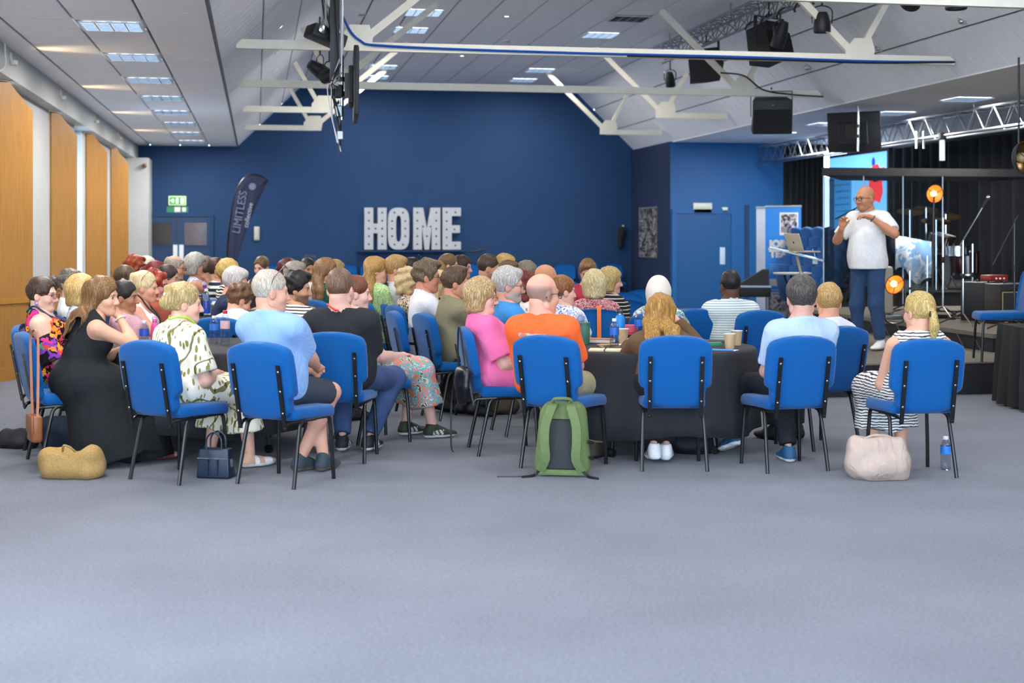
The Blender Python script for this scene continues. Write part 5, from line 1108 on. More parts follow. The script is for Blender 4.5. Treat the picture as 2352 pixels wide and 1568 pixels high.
person(1513, 634, 11.7, 14, 'woman in a cream headscarf', 'woman in a cream headscarf and a teal floral dress', hair=('hijab', '#2a211e'), skin='#b98464', brow='#2a211e', top=('long', TEALFL), bottom=('trousers', TEALFL), extras=(('hijab', '#e2d8cc'),), arms='table', group=G1)
person(1518, 681, 9.42, 3, 'girl with long ginger hair', 'girl with long ginger hair in a brown top leaning on the table', hair=('long', '#94682c', '#d0a052'), skin='#e4b4a0', lean=27, pitch=14, yaw=20, top=('long', fab('#6a5038')), bottom=('trousers', fab('#26262a')), arms=((-.20, .52, TT + .03), (.12, .42, .93)), legs=((-.10, .43), (-.05, .10, .11), (.09, .43), (.03, .17, .10)), shoes=('sneaker', '#e6e6e8', '#f4f4f4', '#3a3a40'), group=G1, chair_kw=dict(at=W(1.045, 9.23), a=0))
person(1677, 619, 12.3, -14, 'man in a pale striped polo', 'dark-skinned man with cropped black hair in a pale striped polo shirt', sex='m', hair=('crop', '#1c1614', '#2c2420'), skin='#5c3a2a', build=1.18, top=('polo', stripes('#9cb4b8', '#e4e9e6', 15, .3, .3), .018), bottom=('trousers', NV), sleeve=.9, group=G1, chair_kw=dict(at=W(2.03, 12.25), a=-20))
person(1841, 632, 9.08, -15, 'dark grey-haired man in a pale blue shirt', 'man with dark greying hair in a pale blue shirt, blue trainers', sex='m', hair=('short', '#3f3a36', '#6c6660'), skin='#d8a290', hs=1.1, build=1.05, yaw=18, top=('shirt', check('#9fb6da', '#c2d2ea', 60), .018, -.14), bottom=('trousers', fab('#23242c')), legs=((-.16, .44), (-.24, .50, .16), (.08, .42), (.06, .26)), shoes=('sneaker', '#265880', '#e8e8ea'), sleeve=.8, group=G1, chair_kw=dict(at=W(1.775, 9.19), a=-14))
person(1903, 650, 10.0, -28, 'ginger-haired man in a white shirt', 'man with thinning ginger hair in a white shirt', sex='m', hair=('short', '#a8804c', '#d8b478'), skin='#dda080', hs=1.02, yaw=26, top=('shirt', fab('#e6e8ec')), bottom=('trousers', fab('#2c3038')), group=G1)
person(2111, 676, 8.85, -10, 'blonde woman in a striped sleeveless dress', 'woman with a blonde ponytail in a black and white striped sleeveless dress', hair=('pony', '#b09250', '#e6d092'), skin='#dca58a', build=1.15, yaw=-16, pitch=2, top=('sleeveless', stripes('#3a2c30', '#eceae6', 17, 3.0, .33)), bottom=('dress', None), extras=(('tie',), ('glasses', '#8c6c5c')), cneck=.3, shoes=('sandal', '#c89078', '#8a6048'), legs=((-.12, .44), (-.10, .40), (.10, .44), (.08, .38)), group=G1, chair_kw=dict(at=W(2.54, 8.96), a=-8))
# ---- empty chairs
chair(at(1378, 11.75), rz(182), 'empty blue chair with an orange strap over its back')
chair(at(1586, 12.5), rz(-8), 'empty blue chair behind the girl with long ginger hair')
chair(at(1437, 13.6), rz(178), 'empty blue chair just beyond the red patterned blouse')
chair(at(1428, 15.4), rz(186), 'empty blue chair below the wall poster, nearer of two')
chair(at(1466, 16.2), rz(200), 'empty blue chair below the wall poster, farther of two')
chair(at(912, 14.9), rz(55), 'empty blue chair between the green dress and the white shirt man')
for k in range(3):
    p = at(838, 15.2); chair((p[0] + .03 * k, p[1] - .02 * k, .115 * k), rz(78), 'blue chair in the short stack behind the green dress, %s' % ['bottom', 'middle', 'top'][k], 'short stack of blue chairs')
# ---------------------------------------------------------------- things on and under the tables
M_pet = glass_mat('clear_plastic', '#eef4fa', .93, .06); M_lbl = mat('bottle_label', '#2a6fd0', .4, noise=.25, nscale=25); M_cap = mat('white_cap', '#e9edf2', .4)
def bottle(loc, lab, h=.215, r=.032, cap='#e9edf2', label='#2a6fd0', body=None, grp='water bottles', txt=None, lblz=(.48, .70)):
    e = empty('water_bottle', loc, 0, lab, 'bottle', grp); m = body or M_pet
    MB().lathe([(.0, .002), (r * .8, 0), (r, .012), (r, h * .3), (r * .94, h * .36), (r, h * .42), (r, h * .72), (r * .75, h * .82), (r * .4, h * .90), (r * .4, h * .93)], 18).build('body', m, e)
    if label: MB().lathe([(r * 1.015, h * lblz[0]), (r * 1.02, h * (lblz[0] + .01)), (r * 1.02, h * lblz[1]), (r * 1.015, h * (lblz[1] + .01))], 18, caps=False).build('label', mat('label_' + label, label, .4, noise=.2, nscale=30), e)
    MB().lathe([(r * .47, h * .91), (r * .5, h * .92), (r * .5, h * .995), (r * .45, h)], 14).build('cap', mat('cap_' + cap, cap, .4), e)
    if txt:
        o = text('lettering', txt, r * .9, M_white, e, (0, 0, 0), (0, 0, 0), ext=.001)
        for v in o.data.vertices:
            a = -math.pi / 2 - TH * 0 + v.co.y / r; zz = h * .45 + v.co.x; v.co = Vector(((r * 1.03) * math.cos(a), (r * 1.03) * math.sin(a), zz))
    return e
def cup(loc, lab, h=.105, col='#d8bd94', lid=None):
    e = empty('paper_cup', loc, 0, lab, 'cup', 'paper cups on the tables'); t = MB().lathe([(.0, .006), (.027, .0), (.03, .0), (.040, h - .004), (.042, h), (.038, h - .002), (.028, .01), (.0, .01)], 20, caps=False)
    t.build('body', mat('kraft_' + col, col, .7, noise=.05, nscale=60), e)
    MB().tube([(.0405 * math.cos(a), .0405 * math.sin(a), h) for a in [2 * math.pi * i / 20 for i in range(20)]], .0025, 5, True).build('rim', M_cap, e)
    if lid: MB().lathe([(.043, h), (.044, h + .01), (.036, h + .014), (.034, h + .03), (.0, .03 + h)], 18).build('lid', M_cap, e)
    return e
bottle(on(1411, 803, TT), 'clear water bottle nearest the table edge beside the open notebook')
bottle(at(1467, 10.58, TT), 'clear water bottle beyond the cup, left of a pair')
bottle(at(1481, 10.62, TT), 'clear water bottle beyond the cup, right of a pair', .19)
bottle(at(1494, 10.55, TT), 'small clear water bottle half behind the ginger hair', .18)
cup(on(1431, 788, TT), 'brown paper cup beside the clear water bottle')
cup(on(1676, 801, TT), 'nearer brown paper cup by the blue phone'); cup(on(1692, 793, TT), 'farther brown paper cup at the table edge')
def flask(loc, lab, c, h, r, capc):
    e = empty('drinks_flask', loc, 0, lab, 'flask'); MB().lathe([(.0, 0), (r * .93, 0), (r, .008), (r, h * .68), (r * .8, h * .77), (r * .62, h * .80), (r * .62, h * .83)], 22).build('body', mat('flask_' + c, c, .35, .1), e)
    MB().lathe([(r * .6, h * .82), (r * .6, h * .86)], 18).build('collar', M_chrome, e); MB().lathe([(r * .66, h * .86), (r * .66, h * .93), (r * .5, h * .95)], 18).build('cap', mat('flaskcap_' + capc, capc, .4), e)
    MB().tube(catmull([(-r * .5, 0, h * .92), (-r * .5, 0, h * .99), (r * .4, 0, h * 1.0), (r * .5, 0, h * .92)], 4), r * .13, 6).build('carry_loop', mat('flaskcap_' + capc, capc, .4), e); return e
flask(at(1424, 10.5, TT), 'tall blue metal flask with a dark cap', '#1a86d8', .235, .037, '#2a2c34')
e = empty('tumbler', on(1343, 791, TT), 0, 'green lidded tumbler beside the orange T-shirt', 'tumbler'); MB().lathe([(.0, 0), (.03, 0), (.036, .01), (.04, .13), (.04, .14)], 20).build('body', mat('green_metal', '#4a7a68', .4), e); MB().lathe([(.042, .138), (.042, .16), (.03, .162)], 20).build('lid', mat('green_lid', '#3c6658', .5), e)
bottle(on(1333, 784, TT), 'grey sports bottle behind the green tumbler', .22, .03, '#d8dadc', '#5a6ca0', mat('sport_grey', '#7d8aa6', .4))
def slab(name, px, py, wd, dp, th, a, col, lab, cat, z=TT, pages=None, rough=.6, parts=True):
    e = empty(name, on(px, py, z), rz(a), lab, cat)
    if pages: MB().rbox((-wd / 2 + .004, -dp / 2 + .003, .002), (wd / 2 - .003, dp / 2 - .003, th - .002), .001, 1).build('pages', mat('pages_' + pages, pages, .9), e); MB().box((-wd / 2, -dp / 2, th - .003), (wd / 2, dp / 2, th)).box((-wd / 2, -dp / 2, 0), (wd / 2, dp / 2, .003)).box((-wd / 2, -dp / 2, 0), (-wd / 2 + .004, dp / 2, th)).build('cover', mat('cover_' + col, col, rough), e, None)
    else: MB().rbox((-wd / 2, -dp / 2, 0), (wd / 2, dp / 2, th), min(.004, th * .4), 2).build('body', mat('slab_' + col, col, rough), e)
    return e
slab('notebook', 1378, 786, .20, .14, .028, 20, '#b06a30', 'brown notebook stacked on the blue folder', 'notebook', TT + .008, '#efe9dc')
slab('folder', 1374, 788, .24, .17, .008, 20, '#2a4fb0', 'thin blue folder lying under the brown notebook', 'folder')
e = empty('open_notebook', on(1390, 806, TT), rz(8), 'open notebook with a cream cover on the black cloth', 'notebook')
for s_ in (-1, 1): q = MB().rbox((-.11 if s_ < 0 else .002, -.075, 0), (-.002 if s_ < 0 else .11, .075, .014), .005, 2); q.v = [(x, y, z + (.008 if z > .008 else 0) * math.sin(min(1, abs(x) / .11) * math.pi)) for x, y, z in q.v]; q.build('page_block', mat('cream_page', '#eadfb8', .8), e)
MB().box((-.003, -.12, .012), (.003, .02, .016)).build('ribbon', M_dark, e)
slab('paperback', 1412, 797, .19, .12, .02, -12, '#d8dade', 'white paperback behind the clear water bottle', 'book', TT, '#ece8e0'); slab('phone', 1396, 793, .07, .14, .009, 60, '#b89a58', 'gold phone lying on the white paperback', 'phone', TT + .02)
slab('mint_tin', 1451, 797, .07, .05, .028, 10, '#eceef0', 'small white box with a printed side', 'box')
slab('phone', 1660, 805, .15, .075, .009, 10, '#4f92d8', 'blue cased phone on the table edge near the girl', 'phone'); slab('paper', 1662, 804, .19, .10, .003, 30, '#eeeeea', 'white paper under the blue cased phone', 'paper', TT - .0001)
slab('eyeglass_case', 1641, 795, .10, .045, .03, -10, '#3f9c74', 'small green case beside the blue phone', 'case'); slab('tablet', 1650, 785, .24, .17, .012, 12, '#34363a', 'dark tablet behind the paper cups', 'tablet')
props(MB().tube(catmull([(0, 0, 0), (.03, .05, .03), (.07, .02, .05), (.09, -.04, .02), (.05, -.06, .006), (0, -.03, .006), (-.02, 0, .006)], 6), .007, 6).build('headphone_band', mat('cream_plastic', '#e6dcc4', .4), None, loc=on(1450, 780, TT)), 'cream headphone band lying by the cup', 'headphones')
t = Field((-.05, -.05, -.01), (.05, .05, .06), .006); t.prim(('e', (0, 0, .012), (.034, .028, .02), None, 0)); t.prim(('e', (.015, .01, .028), (.018, .02, .014), None, .01)); t.ripple(.006, 3, (90, 140)); t.prim(('-p', (0, 0, .001), (0, 0, -1))); V, Q = t.surf()
props(link('tissue', np_mesh('tissue', V, Q, mat('tissue', '#f2f2f2', .9)), None, on(1456, 808, TT)), 'crumpled white tissue near the ginger-haired girl', 'tissue')
e = empty('pink_folder', at(1447, 10.72, TT), rz(5), 'pink ring folder propped at the far table edge', 'folder'); MB().rbox((-.06, -.012, .045), (.06, .012, .105), .004, 1).build('cover', mat('pink_card', '#ee5f78', .5), e); MB().box((-.062, -.016, .028), (.062, .016, .046)).build('spine', mat('pink_dark', '#d83a5c', .5), e, None); MB().rbox((-.055, -.02, 0), (.055, .02, .03), .004, 1).build('black_box', M_dark, e)
# the table by the oak panels
bottle(on(517, 793, TT), 'water bottle with a red sports cap', .25, .034, '#d8323c', '#d8b0b4')
bottle(on(492, 788, TT), 'clear water bottle beside the red sports cap', .2, .033, '#e8eaf0', '#3a78d0')
bottle(on(331, 803, TT), 'clear water bottle in front of the white sleeveless top', .2, .032, '#e8eaf0', '#2a58c8')
flask(on(355, 792, TT), 'pink drinks bottle near the leaf print dress', '#e8509c', .2, .026, '#f06cb0')
# the table further back
bottle(at(470, 13.75, TT), 'tall water bottle with a purple cap', .30, .038, '#6a3cb0', '#8c9cc0'); bottle(at(474, 13.55, TT), 'tall clear bottle with blue lettering beside the purple cap', .27, .034, '#f0f0f2', '#1c48b8', txt='smart', lblz=(.12, .55)); bottle(at(455, 13.9, TT), 'short white-capped water bottle at the far table', .2, .032, '#f0f2f4', '#2a6fd0')
e = cup(at(495, 13.6, TT), 'takeaway coffee cup with a white lid', .115, '#b88a5c', True); flask(at(461, 13.6, TT), 'slim dark flask beside the purple capped bottle', '#24242a', .22, .03, '#24242a')
slab('magazine', 487, 712, .3, .2, .006, 30, '#cfd2d8', 'open printed leaflet at the far table edge', 'leaflet'); slab('leaflet', 460, 722, .25, .2, .005, -20, '#e2ddd4', 'second leaflet among the bottles at the far table', 'leaflet')
slab('leaflet', 1072, 698, .3, .2, .02, 10, '#ece8e2', 'white pad beside the olive blazer', 'pad'); cup(at(1073, 15.7, TT), 'orange cup beyond the olive blazer', .09, '#e87838')
# ---- bags on the floor and on the chairs
M_strap = mat('orange_strap', '#e8762a', .6); p = at(1378, 11.99)
def ribbon(pts, wd, th, name, m, parent=None, axis=(1, 0, 0), loc=None, rotz=None):
    q = MB(); P_ = [Vector(v) for v in pts]; ax = Vector(axis); n = len(P_); vs_ = []
    for i, v in enumerate(P_):
        t = (P_[min(i + 1, n - 1)] - P_[max(i - 1, 0)]).normalized(); x = (ax - t * ax.dot(t)).normalized() * wd / 2; y = t.cross(x).normalized() * th / 2
        vs_ += [v - x - y, v + x - y, v + x + y, v - x + y]
    fs_ = [(4 * i + k, 4 * i + (k + 1) % 4, 4 * i + 4 + (k + 1) % 4, 4 * i + 4 + k) for i in range(n - 1) for k in range(4)] + [(0, 1, 2, 3), (4 * n - 4, 4 * n - 1, 4 * n - 2, 4 * n - 3)]
    return q.add(vs_, fs_).build(name, m, parent, 40, loc, rotz)
c_ = at(1378, 11.75); props(ribbon(catmull([(0, -.36, .45), (0, -.315, .65), (0, -.352, .875), (0, -.335, .905), (0, -.30, .90), (0, -.275, .87), (0, -.222, .62), (0, -.19, .49)], 5), .035, .006, 'bag_strap', M_strap, None, (1, 0, 0), c_, rz(182)), 'orange webbing strap hung over the empty chair back', 'strap')
# green backpack
bp = empty('backpack', on(1290, 1094), rz(8), 'olive green backpack leaning against the orange T-shirt chair', 'backpack'); MG = mat('olive_nylon', '#67784a', .8, noise=.12, nscale=30, bump=.2, bscale=300); MGd = mat('dark_mesh', '#34383a', .9, noise=.15, nscale=200)
q = MB().rbox((-.17, -.02, 0), (.17, .16, .46), .065, 4); q.v = [(x * (1.05 - .28 * max(0, (z - .18) / .28) ** 1.6), y + .12 * (z - .1), z) for x, y, z in q.v]; q.build('body', MG, bp, 60)
q = MB().rbox((-.10, -.036, .05), (.10, -.01, .36), .02, 2); q.v = [(x, y + .12 * (z - .1), z) for x, y, z in q.v]; q.build('back_pad', MGd, bp, 50)
for s_ in (-1, 1):
    ribbon(catmull([(.05 * s_, .035, .45), (.062 * s_, -.02, .43), (.095 * s_, -.055, .33), (.10 * s_, -.065, .22), (.095 * s_, -.06, .12), (.135 * s_, -.035, .04)], 6), .055, .014, 'shoulder_strap', MG, bp)
    ribbon(catmull([(.13 * s_, -.04, .05), (.16 * s_, -.03, .015), (.19 * s_, -.06, .008), (.24 * s_, -.09, .006)], 5), .018, .004, 'webbing', M_dark, bp, (0, 0, 1))
MB().tube(catmull([(-.06, .05, .455), (-.045, .02, .485), (.045, .02, .485), (.06, .05, .455)], 5), .011, 8).build('grab_handle', MG, bp); q = MB().rbox((-.15, -.035, .01), (.15, -.01, .05), .01, 2).build('base_panel', MG, bp)
for z in (.12, .22): MB().beam((.165, .02, z), (.19, .10, z - .02), .006, .02).build('side_buckle', M_dark, bp, None)
props(ribbon([(-.1, 0, .004), (-.2, -.02, .004), (-.33, -.02, .004)], .014, .004, 'loose_strap', mat('tan_strap', '#4a3c34', .7), None, (0, 1, 0), on(1262, 1094), rz(0)), 'thin dark strap end lying beside the backpack', 'strap')
def soft_bag(name, loc, a, dims, m, lab, cat, seed=1, rip=.008, top=0.0, extra=(), cut=True):
    e = empty(name, loc, rz(a), lab, cat); w_, d_, h_ = dims; f = Field((-w_ * .7, -d_ * .8, -.02), (w_ * .7, d_ * .8, h_ * 1.25), .0085)
    f.prim(('e', (0, 0, h_ * .36), (w_ * .52, d_ * .52, h_ * .46), None, 0)); f.prim(('c', (-w_ * .33, 0, h_ * .2), (w_ * .33, 0, h_ * .2), h_ * .22, h_ * .22, .06)); f.prim(('c', (-w_ * .34, 0, h_ * .7), (w_ * .34, 0, h_ * (.7 + top)), d_ * .28, d_ * .25, .08))
    for x in extra: f.prim(x)
    f.ripple(rip, seed, (22, 55)); f.prim(('-p', (0, 0, .001), (0, 0, -1))); V, Q = f.surf(); link('body', np_mesh(name, V, Q, m), e); return e
M_straw = mat('woven_straw', '#b8965c', .9, noise=.35, nscale=110, bump=.8, bscale=160, stretch=(1, 1, 2.5))
b_ = soft_bag('straw_bag', on(162, 1096), 5, (.40, .22, .19), M_straw, 'slumped woven straw bag on the carpet by the black dress', 'bag', 3, .009, .12, (('-e', (-.03, -.02, .215), (.15, .075, .07), None, .02), ('e', (.13, 0, .05), (.09, .09, .05), None, .05))); MB().tube(catmull([(-.03, -.05, .17), (-.01, -.08, .21), (.03, -.08, .2), (.05, -.05, .17)], 5), .008, 6).build('handle', M_straw, b_)
M_beige = folds(mat('beige_leather', '#bda698', .65, noise=.06, nscale=14), .03, 14, .6)
b_ = soft_bag('tote_bag', on(2016, 1100), 8, (.37, .24, .27), M_beige, 'slouchy beige tote bag under the striped dress chair', 'bag', 8, .010, .1); MB().tube(catmull([(-.12, 0, .22), (-.05, -.03, .27), (.04, -.02, .275), (.1, .02, .25)], 5), .008, 6).build('handle', M_beige, b_)
bottle(on(2172, 1078), 'nearly empty water bottle standing on the carpet', .215, .033, '#eef2f6', '#2a86e0')
M_navy = mat('navy_leather', '#16283e', .35, noise=.1, nscale=20, bump=.1, bscale=150)
hb = empty('handbag', on(496, 1096), rz(10), 'structured navy leather handbag with twin handles on the carpet', 'handbag'); q = MB().rbox((-.11, -.06, 0), (.11, .06, .185), .014, 3); q.v = [(x * (1 - .12 * z / .185), y * (1 - .35 * z / .185), z) for x, y, z in q.v]; q.build('body', M_navy, hb)
for y in (-.035, .035): MB().tube(catmull([(-.05, y, .175), (-.045, y, .25), (0, y, .285), (.045, y, .25), (.05, y, .175)], 5), .006, 6).build('handle', M_navy, hb)
MB().box((-.10, -.063, .125), (.10, -.052, .131)).build('zip', M_chrome, hb, None); MB().box((-.035, -.064, .02), (-.027, -.054, .12)).box((.027, -.064, .02), (.035, -.054, .12)).build('piping', M_navy, hb, None); MB().box((.10, -.012, .07), (.112, .012, .12)).build('clasp', M_chrome, hb, None)
M_tan = mat('tan_leather', '#8a4f28', .4, noise=.1, nscale=20); cb = empty('shoulder_bag', at(80, 8.95, .20), rz(60), 'tan leather shoulder bag hanging from the chair by a long strap', 'handbag'); MB().rbox((-.085, -.035, 0), (.085, .035, .17), .02, 3).build('body', M_tan, cb); MB().rbox((-.087, -.04, .06), (.087, -.02, .172), .008, 2).build('flap', M_tan, cb)
ribbon(catmull([(-.08, 0, .15), (-.11, .0, .4), (-.13, .0, .66), (-.07, .03, .685), (.0, .02, .4), (.08, 0, .15)], 6), .016, .004, 'strap', mat('strap_tan', '#a5694a', .5), cb, (0, 1, 0)); MB().lathe([(.008, 0), (.008, .02)], 8, (-.08, 0, .15)).build('ring', M_chrome, cb)
soft_bag('rucksack', on(142, 1030), 20, (.30, .18, .26), mat('navy_nylon', '#16263c', .8, noise=.2, nscale=20), 'dark navy rucksack slumped under the black dress chair', 'backpack', 5, .008); soft_bag('black_bag', on(44, 1028), 10, (.26, .18, .12), mat('black_nylon', '#1a1c22', .7, noise=.2, nscale=20), 'small black bag on the carpet at the picture edge', 'bag', 6, .006)
M_maroon = mat('maroon_leather', '#5c1c2a', .4, noise=.1, nscale=20); mbg = soft_bag('maroon_bag', at(994, 12.35), 8, (.26, .14, .17), M_maroon, 'maroon leather bag with tan trim under the white shirt chair', 'handbag', 7, .004, .05); MB().box((-.13, -.03, .0), (-.115, .03, .14)).box((.115, -.03, .0), (.13, .03, .14)).build('trim', M_tan, mbg, None)
bb = empty('black_handbag', at(1062, 9.62, .36), rz(70), 'black leather handbag hanging on the pink dress chair', 'handbag'); f = Field((-.14, -.07, 0), (.14, .07, .3), .008); f.prim(('e', (0, 0, .12), (.115, .045, .13), None, 0)); f.prim(('c', (-.07, 0, .22), (.07, 0, .22), .022, .022, .06)); f.ripple(.005, 4, (30, 60)); V, Q = f.surf(); link('body', np_mesh('black_handbag', V, Q, mat('soft_black_leather', '#14161c', .35, noise=.1)), bb)
MB().tube(catmull([(-.09, 0, .22), (-.10, 0, .38), (-.09, -.0, .5), (-.06, 0, .52), (.0, 0, .40), (.08, 0, .22)], 5), .006, 6).build('handle', M_dark, bb); ribbon(catmull([(-.10, -.02, .2), (-.12, -.04, .0), (-.10, -.05, -.18), (-.06, -.06, -.30), (-.02, -.06, -.33)], 6), .012, .003, 'strap', M_dark, bb, (0, 1, 0))
soft_bag('brown_bag', on(1138, 950), 4, (.38, .2, .13), mat('brown_canvas', '#4a3c32', .8, noise=.15, nscale=20), 'low brown bag on the carpet beyond the pink dress chair', 'bag', 9, .006); soft_bag('black_rucksack', at(1590, 9.75), 0, (.30, .2, .16), mat('black_nylon', '#1a1c22', .7), 'black rucksack on the carpet under the drinks table', 'backpack', 10, .010)
# ---------------------------------------------------------------- the stage side
M_stcar = mat('stage_carpet', '#6f6a60', .95, noise=.1, nscale=60, bump=.3, bscale=300)
def platform(u0, u1, v0, v1, h0, h1, name, lab, cap=.05):
    e = empty(name, (u0, v0, h0), 0, lab, 'stage'); a, b, c = u1 - u0, v1 - v0, h1 - h0
    MB().box((0, 0, c - cap), (a, b, c)).build('deck', M_stcar, e, None); MB().box((.01, .01, 0), (a, b, c - cap)).build('skirt', M_black, e, None); return e
st1 = platform(5.2, 7.4, 12.35, 19.3, 0, .31, 'stage_platform', 'low carpeted stage platform with a black skirt', .015)
platform(7.4, 13.19, 12.35, 18.7, 0, .31, 'stage_platform', 'lower stage deck beside the draped mixing table', .015)
st2 = platform(7.45, 13.19, 13.3, 18.72, .31, .50, 'stage_riser', 'second stage step with open strutted front', .045)
for k in range(14):
    v = .2 + k * .36; MB().beam((-.012, v, .0), (-.012, v + .16, .145), .006, .008).build('strut', mat('strut_steel', '#8c8a80', .4, .8), st2, None)
for u_, v0_, v1_, l_ in ((9.0, 18.75, 19.85, 'low black riser along the back of the stage'), (9.5, 19.86, 24, 'black drum riser under the drum kit')): platform(u_, 13.19, v0_, v1_, 0, .70, 'drum_riser', l_, .01).children[0].data.materials[0] = M_blackp
# the speaker
Z0 = .31; sp = at(1994, 14.8, Z0)
HANDDIR = (((-.05, .62, .45), (-.3, .1, 1)), ((.05, .25, 1.0), (.9, .45, .1)))
HANDDIR = (((.62, .55, .25), (-.25, -.1, 1)), ((-.2, .15, 1.0), (.75, -.55, .1)))
J_ = [(0, 0, .93), (0, .01, 1.43), (.0, .055, 1.595), (-.195, .0, 1.385), (.195, .0, 1.385), (-.36, .06, 1.22), (.32, .10, 1.15), (-.17, .20, 1.39), (.16, .24, 1.29), (-.095, 0, .90), (.095, 0, .90), (-.11, .02, .48), (.11, .04, .48), (-.13, -.03, .085), (.13, .0, .085)]
person(z=14.8, a=228, who='speaker', label='bald man in glasses, white shirt and jeans standing on stage with raised hands', sex='m', hair=None, skin='#c98a66', brow='#7a5a44', beard='#b07c5c', build=1.1, hs=1.06, yaw=10, pitch=4, top=('shirt', fab('#e9e7e6'), .016, -.075), bottom=('trousers', DENIM2), shoes=('sneaker', '#ececea', '#c8996a'), extras=(('glasses', '#101014'), ('watch',)), group=G1, seat=False, J=J_, base=sp, hand=('relaxed', 'cup'), sleeve=.8)
# lectern with laptop
lc = empty('lectern', at(1844, 15.0, Z0), rz(-75), 'slim lectern with a clear tilted top and pale post', 'lectern'); M_acry = glass_mat('acrylic', '#dce6ea', .82, .08)
MB().tube([(0, -.16, .02), (0, .06, .98)], .016, 8).build('post', mat('pale_post', '#c8ab94', .35, .3), lc); MB().lathe([(.2, 0), (.2, .012), (.03, .02)], 24, (0, -.16, 0)).build('base', M_alu, lc)
Mt = Matrix.Translation((0, .06, 1.0)) @ Matrix.Rotation(math.radians(14), 4, 'X'); MB().box((-.24, -.29, 0), (.24, .29, .012)).xf(Mt).build('desk_top', mat('frosted_top', '#9fb0b4', .2, noise=.05), lc, None); MB().box((-.24, -.30, -.004), (.24, -.285, .03)).xf(Mt).build('lip', M_acry, lc, None)
lt = empty('laptop', at(1848, 15.0, Z0 + .985), rz(250), 'pale gold laptop open on the lectern', 'laptop'); M_gold = mat('gold_alu', '#d8c4a8', .35, .6)
MB().rbox((-.15, -.105, .04), (.15, .105, .055), .005, 2).build('keyboard_base', M_gold, lt); Ml = Matrix.Translation((0, .10, .05)) @ Matrix.Rotation(math.radians(-18), 4, 'X'); MB().rbox((-.15, -.004, 0), (.15, .004, .2), .003, 2).xf(Ml).build('lid', M_gold, lt); MB().lathe([(.0, 0), (.014, 0), (.014, .002)], 12).xf(Ml @ Matrix.Translation((0, .0045, .1)) @ Matrix.Rotation(-math.pi / 2, 4, 'X')).build('emblem', M_dark, lt)
pc = empty('charger', at(1872, 14.9, Z0 + .9), 0, 'white plug adapter dangling from the lectern edge', 'charger'); MB().rbox((-.025, -.02, 0), (.025, .02, .06), .006, 2).build('block', M_cap, pc); MB().tube(catmull([(0, 0, .06), (0, .01, .10), (-.02, .02, .16)], 4), .003, 5).build('cord', M_cap, pc)
tb = empty('side_table', at(1820, 15.7, Z0), 0, 'small high round table with crossed black legs', 'table'); MB().lathe([(.0, .77), (.21, .77), (.215, .78), (.21, .79), (.0, .79)], 28).build('top', mat('pale_top', '#b8b6ae', .5), tb)
for k in range(3): a = k * 2.1; MB().tube([(.12 * math.cos(a), .12 * math.sin(a), .77), (-.2 * math.cos(a), -.2 * math.sin(a), 0)], .013, 8).build('leg', M_steel, tb)
rk = empty('stage_box', at(1806, 15.2, Z0), rz(-20), 'black cable stage box with coloured lights', 'stage box'); MB().rbox((-.13, -.13, 0), (.13, .13, .26), .012, 2).build('case', M_dark, rk)
for i in range(6): MB().tube(catmull([(-.10 + i * .035, -.13, .2), (-.09 + i * .035, -.17, .16), (-.1 + i * .035, -.18, .06), (-.12 + i * .03, -.16, .01)], 4), .005, 5).build('cable', mat('grey_cable', '#6c7078', .5), rk)
for i, c in enumerate(('#ff4030', '#30ff60', '#ff4030')): MB().sphere((-.06 + .05 * i, -.132, .235), .006, 6, 4).build('indicator', mat('led_' + c, c, .4, emit=c, estr=3), rk)
# roll-up banners
def rollup(loc, a, lab, col, w_=.60, full=True):
    e = empty('rollup_banner', loc, rz(a), lab, 'banner'); m = mat('banner_' + col, col, .5); wt = M_white
    MB().rbox((-w_ / 2 - .02, -.06, 0), (w_ / 2 + .02, .06, .07), .015, 2).build('base', M_alu, e); MB().box((-w_ / 2, -.004, .07), (w_ / 2, .004, 2.0)).build('banner', m, e, None); MB().rbox((-w_ / 2 - .01, -.012, 1.985), (w_ / 2 + .01, .012, 2.02), .005, 1).build('top_rail', M_alu, e); MB().tube([(0, .03, .05), (0, .03, 2.0)], .008, 6).build('pole', M_alu, e)
    if full:
        ph = blotch('greyphoto', '#3c3a44', [(.42, '#8c8a94'), (.55, '#cfced4'), (.68, '#5a5862')], 9, 4, 1.5)
        MB().box((-.06, -.008, 1.52), (.25, -.004, 1.90)).build('photo_border', M_cap, e, None); MB().box((-.04, -.010, 1.555), (.23, -.007, 1.875)).build('photo', ph, e, None)
        MB().box((-w_ / 2, -.008, .10), (w_ / 2, -.004, .56)).build('photo_border', mat('lilac', '#b4b8d4', .6), e, None); MB().box((-w_ / 2 + .04, -.010, .22), (.16, -.007, .53)).build('photo', ph, e, None)
        text('lettering', 'JOIN\nTEAM', .165, wt, e, (-.23, -.006, 1.28), align='LEFT', ext=.002, bold=.012)
        for i in range(5): MB().box((-.23, -.007, 1.02 - i * .035), (.06 - .03 * (i == 4), -.004, 1.035 - i * .035)).build('text_line', mat('pale_text', '#7cb0e4', .6), e, None)
        MB().prism([(-.23, .66), (-.08, .66), (-.08, .60), (.02, .72), (-.08, .84), (-.08, .78), (-.23, .78)], -.009, -.004).build('arrow', wt, e, None); MB().box((-.25, -.007, .58), (.2, -.004, .60)).build('text_line', mat('pale_text', '#7cb0e4', .6), e, None)
        MB().box((-w_ / 2, -.0085, .07), (w_ / 2, -.005, .13)).build('band', mat('deep_blue', '#2a48b8', .5), e, None)
    return e
rollup(at(1799, 23.7), 4, 'blue roll-up banner lettered JOIN TEAM with a white arrow', '#2586e0'); rollup(at(1765, 24.5), 4, 'plain white roll-up banner behind the blue one', '#c4c8d2', .42, False)
